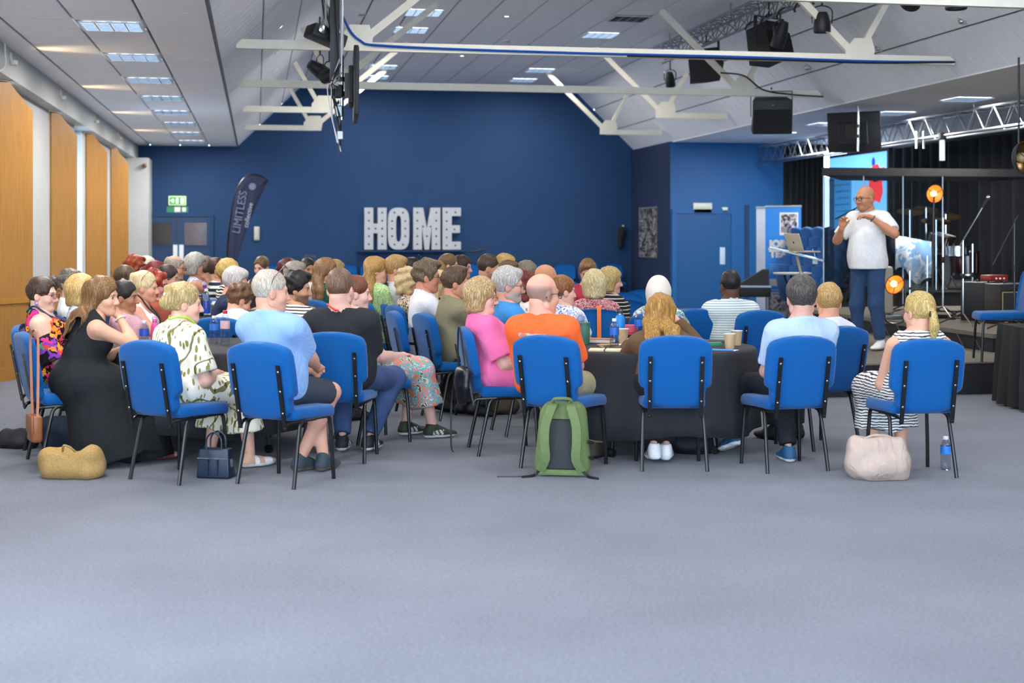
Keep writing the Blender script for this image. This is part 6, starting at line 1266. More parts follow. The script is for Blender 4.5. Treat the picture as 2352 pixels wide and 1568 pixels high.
tr = empty('equipment_trolley', at(1735, 23.3), rz(10), 'dark equipment trolley with a sloped desk beside the blue banner', 'trolley'); MB().rbox((-.3, -.3, .5), (.25, .3, .70), .02, 2).build('case', M_dark, tr); MB().box((-.31, -.31, .66), (.26, .31, .69)).build('edge', M_alu, tr, None)
MB().prism([(-.28, .70), (.22, .70), (.22, .95), (.12, .95)], -.25, .25).build('sloped_desk', M_blackp, tr, None)
for x in (-.26, .21):
    for y in (-.26, .26): MB().tube([(x, y, 0), (x, y, .5)], .02, 8).build('leg', M_alu, tr)
# stacks of chairs by the curtain
def stack_proto():
    e = empty('stacked_chair')
    for k in CH0.children:
        if k.name.split('.')[0] in ('backrest', 'seat', 'leg'): c = k.copy(); COL.objects.link(c); c.parent = e
    return e
SP = stack_proto(); su = False; names = ['first', 'second', 'third', 'fourth', 'fifth', 'sixth']; lv = ['bottom', 'second', 'third', 'fourth', 'fifth', 'top']
for i in range(5):
    for k in range(6):
        o = SP if not su else copy_tree(SP); su = True; o.rotation_euler = (0, 0, -math.pi / 2); o.location = (8.96 + .05 * k, 22.3 - .47 * i, .155 * k)
        props(o, 'blue chair in the %s stack by the curtain, %s of its stack' % (names[i], lv[k]), 'chair', 'stacked chairs by the curtain')
# curtain, window and screen at the far end of the stage
M_curt = mat('curtain', '#1b1e24', .95, noise=.15, nscale=8)
def curtain(p0, p1, z0, z1, n, lab, amp=.06):
    A_, B_ = Vector((*p0, 0)), Vector((*p1, 0)); t = (B_ - A_); nx = Vector((-t.y, t.x, 0)).normalized(); vs_ = []; N_ = n * 6
    for i in range(N_ + 1):
        q = A_ + t * (i / N_) + nx * amp * math.sin(i / 6 * 2 * math.pi + .6 * math.sin(i * .37)); vs_ += [(q.x, q.y, z0), (q.x, q.y, z1)]
    o = MB().add(vs_, [(2 * i, 2 * i + 2, 2 * i + 3, 2 * i + 1) for i in range(N_)]).build('curtain', M_curt, None, 80); o.modifiers.new('t', 'SOLIDIFY').thickness = .01; return props(o, lab, 'curtain')
curtain((10.92, 27.8), (11.75, 27.85), .02, 3.3, 7, 'black pleated curtain between the blue wall and the bright window'); curtain((12.95, 27.2), (13.08, 12), .02, 3.3, 40, 'long black curtain along the wall behind the stage', .05)
wn = MB()
for u in (11.77, 12.4, 12.98): wn.box((u - .03, 28.03, 1.45), (u + .03, 28.09, 3.33))
for z in (1.48, 3.3): wn.box((11.75, 28.03, z - .03), (13.0, 28.09, z + .03))
w_o = S(wn.build('window_20', M_white, smooth=None), 'bright white window behind the stage screen'); MB().box((11.75, 28.055, 1.45), (13, 28.06, 3.33)).build('pane', M_clear, w_o, None)
add_area('stage_window_portal', (12.37, 28.3, 2.39), 1.25, 1.9, (math.pi / 2, 0, 0), 1, (1, 1, 1), True)
sc = empty('stage_screen', (11.45, 25.5, 1.55), 0, 'large blue screen with a red figure behind the drum shield', 'screen')
def flat(v0, v1, h0, h1, x, m, name, par=sc): return MB().box((x, v0 - 25.5, h0 - 1.55), (x + .008, v1 - 25.5, h1 - 1.55)).build(name, m, par, None)
MB().box((.0, -1.36, -.06), (.08, 1.36, 1.58)).build('bezel', M_dark, sc, None)
M_sky = mat('screen_blue', '#6fb4ea', .4, emit='#6cb6f0', estr=.85); flat(24.2, 26.8, 1.55, 3.07, -.012, M_sky, 'picture'); flat(25.75, 26.8, 1.55, 2.72, -.016, mat('screen_panel', '#3c8cc8', .4, emit='#3a88c4', estr=.6), 'text_panel')
for i in range(6): flat(25.85, 26.6 - .1 * (i % 3), 2.5 - i * .13, 2.53 - i * .13, -.02, mat('screen_line', '#2a6fa8', .4, emit='#2a70a8', estr=.5), 'text_line')
M_redf = mat('screen_red', '#e0383c', .4, emit='#e8383c', estr=.8); rp = [(.0, .0), (.18, -.05), (.30, .12), (.28, .4), (.42, .52), (.36, .62), (.22, .55), (.14, .66), (-.08, .68), (-.2, .58), (-.36, .62), (-.4, .5), (-.26, .4), (-.3, .15), (-.16, -.05)]
q = MB().prism(rp, -.02, -.012); q.v = [(y, x - .85, z + .62) for x, y, z in q.v]; q.build('red_figure', M_redf, sc, None); q = MB().prism([(-.12, .35), (.1, .35), (.1, .45), (-.12, .45)], -.024, -.018); q.v = [(y, x - .85, z + .62) for x, y, z in q.v]; q.build('dark_mark', M_dark, sc, None)
q = MB().prism([(-.06, .0), (.06, .0), (.06, .1), (.0, .16), (-.06, .1)], -.02, -.012); q.v = [(y, x - .75, z + 1.28) for x, y, z in q.v]; q.build('blue_arch', mat('screen_deep', '#1838d0', .4, emit='#1838d0', estr=.8), sc, None)
for y in (-.7, .7): MB().tube([(.06, y, 0), (.06, y, -1.55)], .03, 8).build('stand_post', M_steel, sc)
# drum shield and kit
ds = empty('drum_shield', (8.75, 18.7, .50), 0, 'clear acrylic drum shield with a dark roof', 'drum shield'); M_sh = glass_mat('shield_acrylic', '#e4e8ea', .9, .05)
for i in range(3): MB().box((-.85 + i * .60, 0, 0), (-.27 + i * .60, .008, 1.85)).build('panel', M_sh, ds, None)
for i in range(2): MB().box((0, .02 + i * .6, 0), (.008, .58 + i * .6, 1.85)).xf(Matrix.Translation((-.86, 0, 0)) @ Matrix.Rotation(math.radians(-30), 4, 'Z')).build('panel', M_sh, ds, None)
for x in (-.86, -.26, .34, .95): MB().tube([(x, 0, 0), (x, 0, 1.86)], .012, 8).build('post', M_alu, ds)
rp_ = [(-.93, -.1), (2.6, -.1), (2.6, 1.6), (.1, 1.6)]; MB().add([(x, y, z) for z in (1.86, 1.97) for x, y in rp_], [(0, 3, 2, 1), (4, 5, 6, 7)] + [(i, (i + 1) % 4, (i + 1) % 4 + 4, i + 4) for i in range(4)]).build('roof', M_blackp, ds, None)
def drum(par, name, c, r, d, ax, m):
    T = Matrix.Translation(c) @ ax; MB().lathe([(r, -d / 2), (r, d / 2)], 28, caps=False).xf(T).build(name, m, par)
    for s_ in (-1, 1): MB().lathe([(.0, 0), (r * .97, 0)], 28, caps=False).xf(T @ Matrix.Translation((0, 0, s_ * (d / 2 - .004)))).build('drum_head', mat('drum_skin', '#d8d8d4', .5), par); MB().lathe([(r + .002, -.012), (r + .01, -.01), (r + .01, .01), (r + .002, .012)], 28, caps=False).xf(T @ Matrix.Translation((0, 0, s_ * (d / 2 - .008)))).build('hoop', M_chrome, par)
    for k in range(6): a = k * math.pi / 3; MB().beam((r * 1.02 * math.cos(a), r * 1.02 * math.sin(a), -d * .4), (r * 1.02 * math.cos(a), r * 1.02 * math.sin(a), d * .4), .015, .015).xf(T).build('lug', M_chrome, par, None)
M_shell = mat('drum_shell', '#4a2420', .25, noise=.2, nscale=10, coat=.5); dk = empty('drum_kit', (10.4, 20.1, .70), rz(-60), 'maroon drum kit with chrome stands behind the shield', 'drum kit'); RX = Matrix.Rotation(math.pi / 2, 4, 'X')
drum(dk, 'bass_drum', (0, .1, .29), .27, .38, RX, M_shell); drum(dk, 'tom', (-.2, 0, .72), .15, .22, Matrix.Rotation(.3, 4, 'X'), M_shell); drum(dk, 'tom', (.2, 0, .72), .16, .24, Matrix.Rotation(.3, 4, 'X'), M_shell); drum(dk, 'floor_tom', (.6, -.25, .38), .2, .38, Matrix.Identity(4), M_shell); drum(dk, 'snare', (-.5, -.35, .58), .17, .14, Matrix.Identity(4), M_chrome)
M_brass = mat('cymbal', '#b08c3c', .25, 1.0, noise=.1, nscale=40)
for (x, y, z, r) in ((-.75, -.1, 1.05, .22), (.75, .1, 1.15, .24), (-.5, .35, 1.2, .2), (.3, .3, 1.25, .19)):
    s_ = MB().tube([(x, y, 0), (x, y, z)], .012, 8).build('cymbal_stand', M_chrome, dk); MB().lathe([(.0, .03), (.04, .025), (r, 0), (r, .002), (.0, .032)], 24, caps=False).xf(Matrix.Translation((x, y, z - .03)) @ Matrix.Rotation(.25, 4, 'Y')).build('cymbal', M_brass, s_)
    for k in range(3): a = k * 2.09; MB().tube([(x, y, .35), (x + .22 * math.cos(a), y + .22 * math.sin(a), 0)], .009, 6).build('stand_leg', M_chrome, s_)
tw = empty('towel', (8.92, 18.62, 1.02), 0, 'pale blue and white towel hung on the drum shield', 'towel'); vs_ = []
for i in range(17):
    x = i * .034; y = -.02 + .018 * math.sin(i * 1.1); vs_ += [(x, y, .50 - .006 * i), (x, y - .01, .2 + .05 * math.sin(i * .7) - .006 * i), (x, y, .08 * math.sin(i * .5) - .012 * i)]
q = MB().add(vs_, [(3 * i + k, 3 * i + 3 + k, 3 * i + 4 + k, 3 * i + 1 + k) for i in range(16) for k in range(2)]); o = q.build('cloth', blotch('towel', '#7ea6d4', [(.45, '#d4dce6'), (.56, '#9cc0e4')], 5, 2, 1), tw, 80); o.modifiers.new('t', 'SOLIDIFY').thickness = .008
# orange dish lamps
M_orng = mat('lamp_orange', '#e8701c', .4, emit='#ff6a10', estr=.22); M_bulb = mat('warm_bulb', '#fff0c8', .4, emit='#ffd890', estr=3.0)
def dish_lamp(loc, a, tilt, r, lab, lit=True, stand='yoke', hgt_=.3):
    e = empty('dish_lamp', loc, rz(a), lab, 'lamp', 'orange dish lamps'); T = Matrix.Rotation(math.radians(tilt), 4, 'X') @ Matrix.Rotation(math.pi / 2, 4, 'X')
    prof_o = [(r * math.sin(t), -r * .62 * math.cos(t)) for t in [i * math.pi / 2 / 8 for i in range(9)]]; m_in = M_orng if lit else mat('lamp_copper', '#6a4a20', .35, .6)
    MB().lathe([(x * .985 + .0001, z + .006) for x, z in prof_o], 28, caps=False).xf(T).build('reflector', m_in, e); MB().lathe([(x + .0001, z) for x, z in prof_o], 28, caps=False).xf(T).build('shell', M_blackp, e); MB().tube([(r * math.cos(t), r * math.sin(t), 0) for t in [2 * math.pi * i / 28 for i in range(28)]], .006, 6, True).xf(T).build('rim', M_dark, e)
    for k in range(3): b_ = k * 2.094 + .5; MB().tube([(0, 0, .012), (r * math.cos(b_), r * math.sin(b_), .0)], .0045, 6).xf(T).build('guard', M_dark, e)
    MB().sphere((0, 0, -r * .22), r * .34, 14, 10).xf(T).build('bulb', M_bulb if lit else mat('off_bulb', '#b8a070', .3), e)
    if stand == 'yoke': MB().tube(catmull([(-r - .02, 0, 0), (-r - .02, 0, -hgt_ * .7), (-r * .8, 0, -hgt_), (r * .8, 0, -hgt_), (r + .02, 0, -hgt_ * .7), (r + .02, 0, 0)], 5), .009, 8).build('yoke', M_steel, e)
    elif stand == 'pole': MB().tube([(0, .02, -r * .2), (.0, .06, -hgt_)], .012, 8).build('pole', M_steel, e); MB().lathe([(.16, -hgt_), (.16, -hgt_ + .015), (.02, -hgt_ + .03)], 20, (0, .06, 0)).build('base', M_steel, e)
    else: MB().tube([(0, .06, 0), (0, .06, hgt_)], .012, 8).build('hanger', M_steel, e)
    if lit:
        l = bpy.data.lights.new('dish_glow', 'POINT'); l.energy = 1.2; l.color = (1, .6, .25); l.shadow_soft_size = .05; lo = bpy.data.objects.new('dish_glow', l); COL.objects.link(lo); lo.parent = e; lo.location = (0, -r * .35, 0)
    return e
dish_lamp(at(2055, 16.4, .50 + .44), -12, 18, .115, 'lit orange dish lamp low on the stage floor', hgt_=.44); dish_lamp(at(2147, 17.6, hgt(445, 17.6)), -14, 8, .115, 'lit orange dish lamp on a tall stand', stand='pole', hgt_=hgt(445, 17.6) - .50); dish_lamp(at(2352, 14.8, hgt(362, 14.8)), -40, 0, .17, 'unlit copper dish lamp hanging at the picture edge', False, 'hang', 3.4 - hgt(362, 14.8))
def mic_stand(loc, lab, h, boom=None, leg=.28, m=M_chrome, mic=True, rot=0):
    e = empty('microphone_stand', loc, rot, lab, 'microphone stand', 'microphone stands on the stage'); MB().tube([(0, 0, .12), (0, 0, h)], .011, 8).build('pole', m, e)
    for k in range(3): a = k * 2.094 + .4; MB().tube([(0, 0, .14), (leg * math.cos(a), leg * math.sin(a), .01)], .009, 6).build('leg', M_steel, e)
    MB().lathe([(.018, h * .55), (.02, h * .56), (.02, h * .6), (.018, h * .61)], 10).build('clutch', M_dark, e)
    if boom:
        d = Vector(boom); MB().tube([tuple(Vector((0, 0, h)) - d * .18), tuple(Vector((0, 0, h)) + d)], .008, 8).build('boom', m, e)
        if mic: t = d.normalized(); b_ = Vector((0, 0, h)) + d; x = MB().tube([tuple(b_), tuple(b_ + t * .12), tuple(b_ + t * .14)], [.012, .017, .02], 10).build('microphone', M_dark, e); MB().sphere(tuple(b_ + t * .16), .026, 10, 8).build('grille', M_chrome, x)
    return e
mic_stand(at(2212, 15.8, .50), 'boom microphone stand reaching up to the right', hgt(552, 15.8) - .50, (.30, .12, .37)); mic_stand(at(2166, 17.2, .50), 'straight chrome stand beside the drum shield', hgt(500, 17.2) - .50); mic_stand(at(2234, 17.4, .50), 'plain stand behind the boom microphone', hgt(560, 17.4) - .50); mic_stand(at(2330, 15.0, .50), 'dark boom stand at the picture edge', 1.15, (-.25, .0, -.45), m=M_steel, mic=False)
mic_stand(at(1962, 17.8, .31), 'stand with a dark boom behind the speaker', hgt(480, 17.8) - .31, (-.26, 0, -.13), m=M_steel, mic=False)
mic_stand(at(2130, 18.3, .50), 'low chrome stand in front of the drum shield', .75); mic_stand(at(2090, 18.4, .50), 'short chrome hardware stand by the low dish lamp', .55)
def amp(loc, a, w_, d_, h_, lab, piping='#c8b070', knob=True):
    e = empty('guitar_amplifier', loc, rz(a), lab, 'amplifier'); MB().rbox((-w_ / 2, -d_ / 2, 0), (w_ / 2, d_ / 2, h_), .015, 2).build('cabinet', M_dark, e); MB().box((-w_ / 2 + .03, -d_ / 2 - .006, .03), (w_ / 2 - .03, -d_ / 2, h_ - .10)).build('grille_cloth', mat('grille_cloth', '#22242a', .9, noise=.2, nscale=200), e, None)
    z0, z1 = .025, h_ - .095; q = MB()
    for A_, B_ in (((-1, z0), (1, z0)), ((1, z0), (1, z1)), ((1, z1), (-1, z1)), ((-1, z1), (-1, z0))): q.beam((A_[0] * (w_ / 2 - .028), -d_ / 2 - .006, A_[1]), (B_[0] * (w_ / 2 - .028), -d_ / 2 - .006, B_[1]), .006, .006)
    q.build('piping', mat('piping_' + piping, piping, .5), e, None); MB().box((-.02, -d_ / 2 - .008, h_ - .15), (w_ / 2 - .05, -d_ / 2 - .004, h_ - .115)).build('badge', mat('gold_badge', '#c0a050', .3, .6), e, None)
    for k in range(5): MB().lathe([(.01, 0), (.009, .015)], 10).xf(Matrix.Translation((-w_ * .3 + k * w_ * .13, -d_ / 2, h_ - .05)) @ RX).build('knob', M_chrome, e)
    MB().tube(catmull([(-.08, 0, h_), (-.07, 0, h_ + .02), (.07, 0, h_ + .02), (.08, 0, h_)], 4), .008, 6).build('handle', M_dark, e); return e
amp(at(2318, 16.2, .50), -25, .52, .26, .46, 'black guitar amplifier with gold piping'); sc_ = amp(at(2247, 16.8, .50), -60, .36, .34, .46, 'plain black speaker cabinet beside the guitar amplifier', '#2c2e34')
hd = empty('amplifier_head', at(2285, 16.5, .96), rz(-25), 'small red amplifier head on top of the guitar amplifier', 'amplifier'); MB().rbox((-.15, -.08, 0.02), (.13, .08, .09), .008, 2).build('case', mat('red_case', '#8a2420', .35), hd)
for k in range(3): MB().lathe([(.011, 0), (.01, .012)], 10).xf(Matrix.Translation((-.06 + .06 * k, -.08, .05)) @ RX).build('knob', M_cap, hd)
for x in (-.1, .1): MB().lathe([(.012, 0), (.012, .02)], 8, (x, 0, 0)).build('foot', M_dark, hd)
g = random.Random(4)
for i in range(9):
    p0 = on(2030 + i * 30, 716 + (i % 3) * 9, .505); q = [(p0[0] + .25 * k * g.uniform(-.4, 1), p0[1] + g.uniform(-.35, .35), .509 + .03 * g.random() * (k in (1, 2))) for k in range(5)]
    props(MB().tube(catmull(q, 6), .007, 6).build('stage_cable', M_cabk), 'black cable on the stage floor, %s along from the speaker' % (names + ['seventh', 'eighth', 'ninth'])[i], 'cable', 'cables on the stage floor')
fx = empty('effects_pedal', on(2055, 733, .50), rz(-20), 'small grey pedal on the stage step edge', 'pedal'); MB().rbox((-.09, -.06, 0), (.09, .06, .05), .01, 2).build('case', mat('grey_metal', '#6c7474', .4, .5), fx); MB().lathe([(.012, .05), (.012, .062)], 10).build('footswitch', M_chrome, fx)
chair((*at(2292, 13.55)[:2], Z0), rz(-82), 'blue chair standing on the stage at the picture edge', 'chairs on the stage')
wb_ = empty('speaker_wedge', at(2030, 18.0, .50), rz(-30), 'pale rounded case standing behind the speaker', 'case'); MB().rbox((-.14, -.05, .0), (.14, .05, .62), .045, 3).build('shell', mat('pale_case', '#b4aea0', .5), wb_); MB().tube(catmull([(-.05, 0, .61), (-.04, 0, .65), (.04, 0, .65), (.05, 0, .61)], 4), .008, 6).build('handle', M_dark, wb_)
# draped mixing table in front of the stage
tp = W(5.0, 12.35); dt = empty('folding_table', tp, rz(0), 'folding table hidden under a black drape beside the stage', 'table'); MB().rbox((-.6, -.3, .69), (.6, .3, .715), .006, 1).build('tabletop', M_ttop, dt)
for x in (-.5, .5):
    for y in (-.24, .24): MB().tube([(x, y, 0), (x, y, .69)], .013, 8).build('leg', M_steel, dt)
per = [(-.61, -.31), (.61, -.31), (.61, .31), (-.61, .31)]; pts = []
for i in range(4):
    A_, B_ = per[i], per[(i + 1) % 4]; n = 40 if i % 2 == 0 else 20
    for k in range(n): pts.append((A_[0] + (B_[0] - A_[0]) * k / n, A_[1] + (B_[1] - A_[1]) * k / n))
vs_ = [(0, 0, .722)]; n = len(pts)
for lev, (z, am) in enumerate(((.722, 0), (.70, .004), (.5, .02), (.25, .035), (.02, .045))):
    for i, (x, y) in enumerate(pts):
        f_ = am * (math.sin(i * .9) + .6 * math.sin(i * .41 + 1)); L_ = max(abs(x) / .61, abs(y) / .31); sx_ = (x / .61 if abs(x) / .61 >= abs(y) / .31 - 1e-6 else 0); sy_ = (y / .31 if abs(y) / .31 >= abs(x) / .61 - 1e-6 else 0); vs_.append((x + sx_ * (f_ + am * .6), y + sy_ * (f_ + am * .6), z))
fs_ = [(0, 1 + i, 1 + (i + 1) % n) for i in range(n)] + [(1 + l * n + i, 1 + l * n + (i + 1) % n, 1 + (l + 1) * n + (i + 1) % n, 1 + (l + 1) * n + i) for l in range(4) for i in range(n)]
props(MB().add(vs_, fs_).build('table_drape', mat('black_drape', '#1e1f20', .95, noise=.15, nscale=10), None, 60, tp, rz(0)), 'black drape covering the mixing table at the picture edge', 'drape')
fc = empty('flight_case', W(4.95, 12.3, .724), rz(0), 'open flight case with a lit mixer on the draped table', 'flight case'); MB().rbox((-.32, -.2, 0), (.35, .2, .06), .006, 1).build('tray', M_alu, fc); MB().box((-.31, -.205, .012), (.34, -.198, .03)).build('edge_band', M_dark, fc, None); MB().rbox((-.25, -.18, .055), (.34, .18, .16), .008, 1).build('mixer', M_dark, fc); MB().prism([(-.34, .05), (-.30, .05), (-.32, .2), (-.36, .2)], -.2, .2).build('lid', mat('green_grey', '#4a5448', .7), fc, None)
MB().box((-.06, -.15, .16), (.3, .1, .164)).build('display', mat('mixer_glow', '#5a70e0', .4, emit='#5a74ff', estr=1.2), fc, None); MB().rbox((-.335, -.215, .02), (-.29, -.2, .055), .004, 1).build('latch', M_chrome, fc)
# ---------------------------------------------------------------- lettering, doors, signs and hung equipment
def wall_u(px, V): x = (px - CXP) / F; zc = V / (CT - x * ST); return (x * CT + ST) * zc, zc
def wp(px, py, V): u, zc = wall_u(px, V); return u, CAMH - (py - HY) * zc / F
WV = BV - .005; M_let = mat('letter_white', '#bcc0c6', .5, noise=.03); M_sock = mat('bulb_socket', '#3a3c42', .4)
def letter(name, x0, x1, polys, bulbs, lab, hole=None):
    u0, zb = wp(x0, 573, WV); u1, zt = wp(x1, 477, WV); w_, h_ = u1 - u0, zt - zb; e = empty(name, (u0, WV - .12, zb), 0, lab, 'letter', 'white HOME letters on the shelf'); q = MB()
    for p in polys: q.prism([(x * w_, z * h_) for x, z in p], 0, .09)
    q.build('letter_face', M_let, e, None)
    for x, z in bulbs: MB().lathe([(.022, -.02), (.022, .0), (.012, .006)], 10).xf(Matrix.Translation((x * w_, 0, z * h_)) @ Matrix.Rotation(math.pi / 2, 4, 'X')).build('bulb', M_sock, e)
letter('letter_h', 836, 887, [[(0, 0), (.4, 0), (.4, .39), (.6, .39), (.6, 0), (1, 0), (1, 1), (.6, 1), (.6, .62), (.4, .62), (.4, 1), (0, 1)]], [(x, z) for x in (.2, .8) for z in (.13, .32, .5, .69, .88)] + [(.5, .5)], 'white bulb-lit style letter H on the shelf')
n_ = 12; ring = []
def rr(ax, az, px_, pz): return [(.5 + ax * math.copysign(abs(math.cos(t)) ** px_, math.cos(t)), .5 + az * math.copysign(abs(math.sin(t)) ** pz, math.sin(t))) for t in [2 * math.pi * i / 40 for i in range(40)]]
O1, O2 = rr(.5, .5, .75, .45), rr(.12, .31, .75, .45); letter('letter_o', 890, 939, [[O1[i], O1[(i + 1) % 40], O2[(i + 1) % 40], O2[i]] for i in range(40)], [(x, z) for x in (.19, .81) for z in (.32, .5, .68)] + [(.3, .12), (.7, .12), (.3, .88), (.7, .88)], 'white letter O between the H and M')
letter('letter_m', 948, 1010, [[(0, 0), (.32, 0), (.32, .55), (.42, .0), (.58, .0), (.5, .05), (.5, .5), (.36, 1), (0, 1)], [(1, 0), (.68, 0), (.68, .55), (.58, .0), (.5, .05), (.5, .5), (.64, 1), (1, 1)]], [(x, z) for x in (.15, .85) for z in (.13, .32, .5, .69, .88)] + [(.36, .55), (.64, .55), (.5, .32)], 'white letter M between the O and E')
letter('letter_e', 1015, 1057, [[(0, 0), (1, 0), (1, .19), (.5, .19), (.5, .40), (.95, .40), (.95, .58), (.5, .58), (.5, .80), (1, .80), (1, 1), (0, 1)]], [(.22, z) for z in (.1, .29, .48, .68, .89)] + [(.7, .89), (.65, .48), (.7, .1)], 'white letter E at the end of the word')
u0, z0 = wp(820, 576, WV); u1, _ = wp(1112, 576, WV); sh_ = empty('wall_shelf', (u0, WV - .2, z0 - .02), 0, 'long dark blue shelf under the HOME letters', 'shelf'); MB().box((0, 0, 0), (u1 - u0 - .45, .2, .025)).build('board', M_blue, sh_, None); MB().tube(catmull([(u1 - u0 - .5, .1, .02), (u1 - u0 - .3, .05, .0), (u1 - u0 - .1, .08, .03), (u1 - u0, .06, .05)], 5), .02, 6).build('cable', M_cabk, sh_)
for t in (.15, .5, .85): MB().box(((u1 - u0 - .45) * t, .17, -.2), ((u1 - u0 - .45) * t + .03, .2, 0)).build('bracket', M_blue, sh_, None)
# double door
uA, zt = wp(329, 497, WV); uB, _ = wp(482, 497, WV); d1 = S(MB().box((uA, WV - .05, 0), (uB, WV - .03, zt)).build('door_1', mat('door_blue', '#173a62', .5, noise=.04), smooth=None), 'navy double door with two square panes'); fr = MB(); M_blue3 = MATS['navy_paint']
fr.box((uA - .08, WV - .08, 0), (uA, WV, zt)).box((uB, WV - .08, 0), (uB + .08, WV, zt)).box((uA - .08, WV - .08, zt), (uB + .08, WV, zt + .08)).build('door_frame', M_blue, d1, None); um = (uA + uB) / 2
MB().box((um - .006, WV - .055, 0), (um + .006, WV - .05, zt)).build('meeting_gap', M_dark, d1, None)
for i, (a, b_) in enumerate(((340, 394), (424, 475))):
    ua, za = wp(a, 563, WV); ub, zb = wp(b_, 511, WV); MB().box((ua, WV - .06, za), (ub, WV - .05, zb)).build('pane', mat('dark_pane', '#2a2a2c' if i == 0 else '#3a3034', .15, noise=.3, nscale=3) if i == 0 else mat('dark_pane_red', '#4a3a3e', .15, noise=.5, nscale=4), d1, None)
    MB().box((ua - .02, WV - .063, za - .02), (ub + .02, WV - .057, za)).box((ua - .02, WV - .063, zb), (ub + .02, WV - .057, zb + .02)).build('glazing_bead', M_blue, d1, None)
    a2, b2 = ((398, 408), (412, 422))[i]; ua, za = wp(a2, 622, WV); ub, zb = wp(b2, 562, WV); MB().box((ua, WV - .062, za), (ub, WV - .05, zb)).build('push_plate', mat('steel_plate', '#d8dce0', .3, .5), d1, None)
ua, za = wp(387, 472, WV); ub, zb = wp(428, 450, WV); ex = empty('exit_sign', ((ua + ub) / 2, WV - .06, (za + zb) / 2), 0, 'lit green emergency exit sign above the double door', 'exit sign'); w2, h2 = (ub - ua) / 2, (zb - za) / 2
MB().rbox((-w2, 0, -h2), (w2, .06, h2), .015, 2).build('case', mat('sign_case', '#d8dcb4', .5, emit='#c8d89c', estr=.25), ex); MB().box((-w2 * .85, -.006, -h2 * .75), (w2 * .85, .0, h2 * .75)).build('legend', mat('sign_green', '#1c9a50', .4, emit='#18a050', estr=.5), ex, None); Mw_ = mat('sign_white', '#f4ffe8', .4, emit='#f0ffe0', estr=1.0)
MB().prism([(-w2 * .75, 0), (-w2 * .4, h2 * .45), (-w2 * .4, -h2 * .45)], -.012, -.005).build('arrow', Mw_, ex, None); MB().box((w2 * .4, -.012, -h2 * .55), (w2 * .72, -.005, h2 * .55)).build('door_symbol', Mw_, ex, None)
MB().sphere((0, -.009, h2 * .42), (.02, .004, .02), 8, 6).box((-.025, -.012, -h2 * .5), (.02, -.006, h2 * .3)).build('running_figure', Mw_, ex, None)
ua, za = wp(383, 488, WV); ub, zb = wp(432, 474, WV); e2 = empty('door_sign', ((ua + ub) / 2, WV - .02, (za + zb) / 2), 0, 'flat green and white sign below the exit light', 'sign'); w2, h2 = (ub - ua) / 2, (zb - za) / 2; MB().box((-w2, 0, -h2), (w2, .02, h2)).build('plate', mat('sign_green_flat', '#2c8a5c', .5), e2, None); MB().box((-.06, -.004, -h2 * .8), (.06, 0, h2 * .8)).build('symbol', M_cap, e2, None); MB().box((w2 * .45, -.004, -h2 * .7), (w2 * .8, 0, h2 * .7)).build('symbol', M_cap, e2, None)
u, z = wp(590, 536, WV); ic = empty('wall_phone', (u, WV - .05, z), 0, 'white wall phone beside the feather flag', 'intercom'); MB().rbox((-.06, 0, -.15), (.06, .05, .15), .015, 2).build('case', mat('ivory_plastic', '#cfcfc2', .5), ic); MB().rbox((-.035, -.03, -.12), (.035, .005, .12), .012, 2).build('handset', mat('ivory_plastic', '#cfcfc2', .5), ic)
# feather flag
fu = at(525, 27.6)[0]; zf = 27.6; ff = empty('feather_flag', at(524, zf), rz(-8), 'dark navy feather flag with pale lettering by the end wall', 'flag'); sc_ = zf / F
pole = [((px - 524) * sc_, hgt(py, zf)) for px, py in ((519, 640), (523, 560), (530, 500), (540, 450), (556, 415), (575, 401), (596, 402), (616, 414))]; edge = [((px - 524) * sc_, hgt(py, zf)) for px, py in ((616, 414), (598, 448), (580, 490), (562, 540), (548, 585), (538, 640))]
P1 = [Vector((x, 0, z)) for x, z in pole]; c1 = catmull([(x, 0, z) for x, z in pole], 4); c2 = catmull([(x, 0, z) for x, z in edge], 4); oc = [(p.x, p.z) for p in c1] + [(p.x, p.z) for p in c2[1:]]
fm = mat('flag_cloth', '#232a48', .8, noise=.06); n = 24
def samp(c, t): q = t * (len(c) - 1); i = min(int(q), len(c) - 2); return c[i].lerp(c[i + 1], q - i)
vs_ = []
for i in range(n + 1):
    A_ = samp(c1, i / n); B_ = samp(c2[::-1], i / n)
    for k in range(7): p = A_.lerp(B_, k / 6); vs_.append((p.x, .02 * math.sin(k * 1.3 + i * .35), p.z))
o = MB().add(vs_, [(7 * i + k, 7 * i + k + 1, 7 * i + 8 + k, 7 * i + 7 + k) for i in range(n) for k in range(6)]).build('cloth', fm, ff, 80); o.modifiers.new('t', 'SOLIDIFY').thickness = .006
MB().tube([(p.x - .01, 0, p.z) for p in c1] , .014, 8).build('pole', M_steel, ff); MB().tube([((519 - 524) * sc_ - .01, 0, hgt(640, zf)), ((519 - 524) * sc_ - .02, 0, .03)], .014, 8).build('pole', M_steel, ff)
for k in range(4): a = k * math.pi / 2 + .5; MB().tube([(-.06, 0, .03), (-.06 + .4 * math.cos(a), .4 * math.sin(a), .012)], .012, 6).build('foot', M_steel, ff)
M_flt = mat('flag_print', '#6c7690', .7); tx = text('lettering', 'LIMITLESS', .22, M_flt, ff, ((551 - 524) * sc_, -.035, hgt(487, zf)), (math.pi / 2, math.radians(-80), 0), ext=.002, sx=.9); text('lettering', 'collective', .13, mat('flag_print_light', '#a8b0c4', .7), ff, ((570 - 524) * sc_, -.035, hgt(494, zf)), (math.pi / 2, math.radians(-78), 0), ext=.002)
MB().lathe([(.07, 0), (.07, .004)], 20).xf(Matrix.Translation(((579 - 524) * sc_, -.03, hgt(428, zf))) @ Matrix.Rotation(math.pi / 2, 4, 'X')).build('emblem', M_flt, ff)
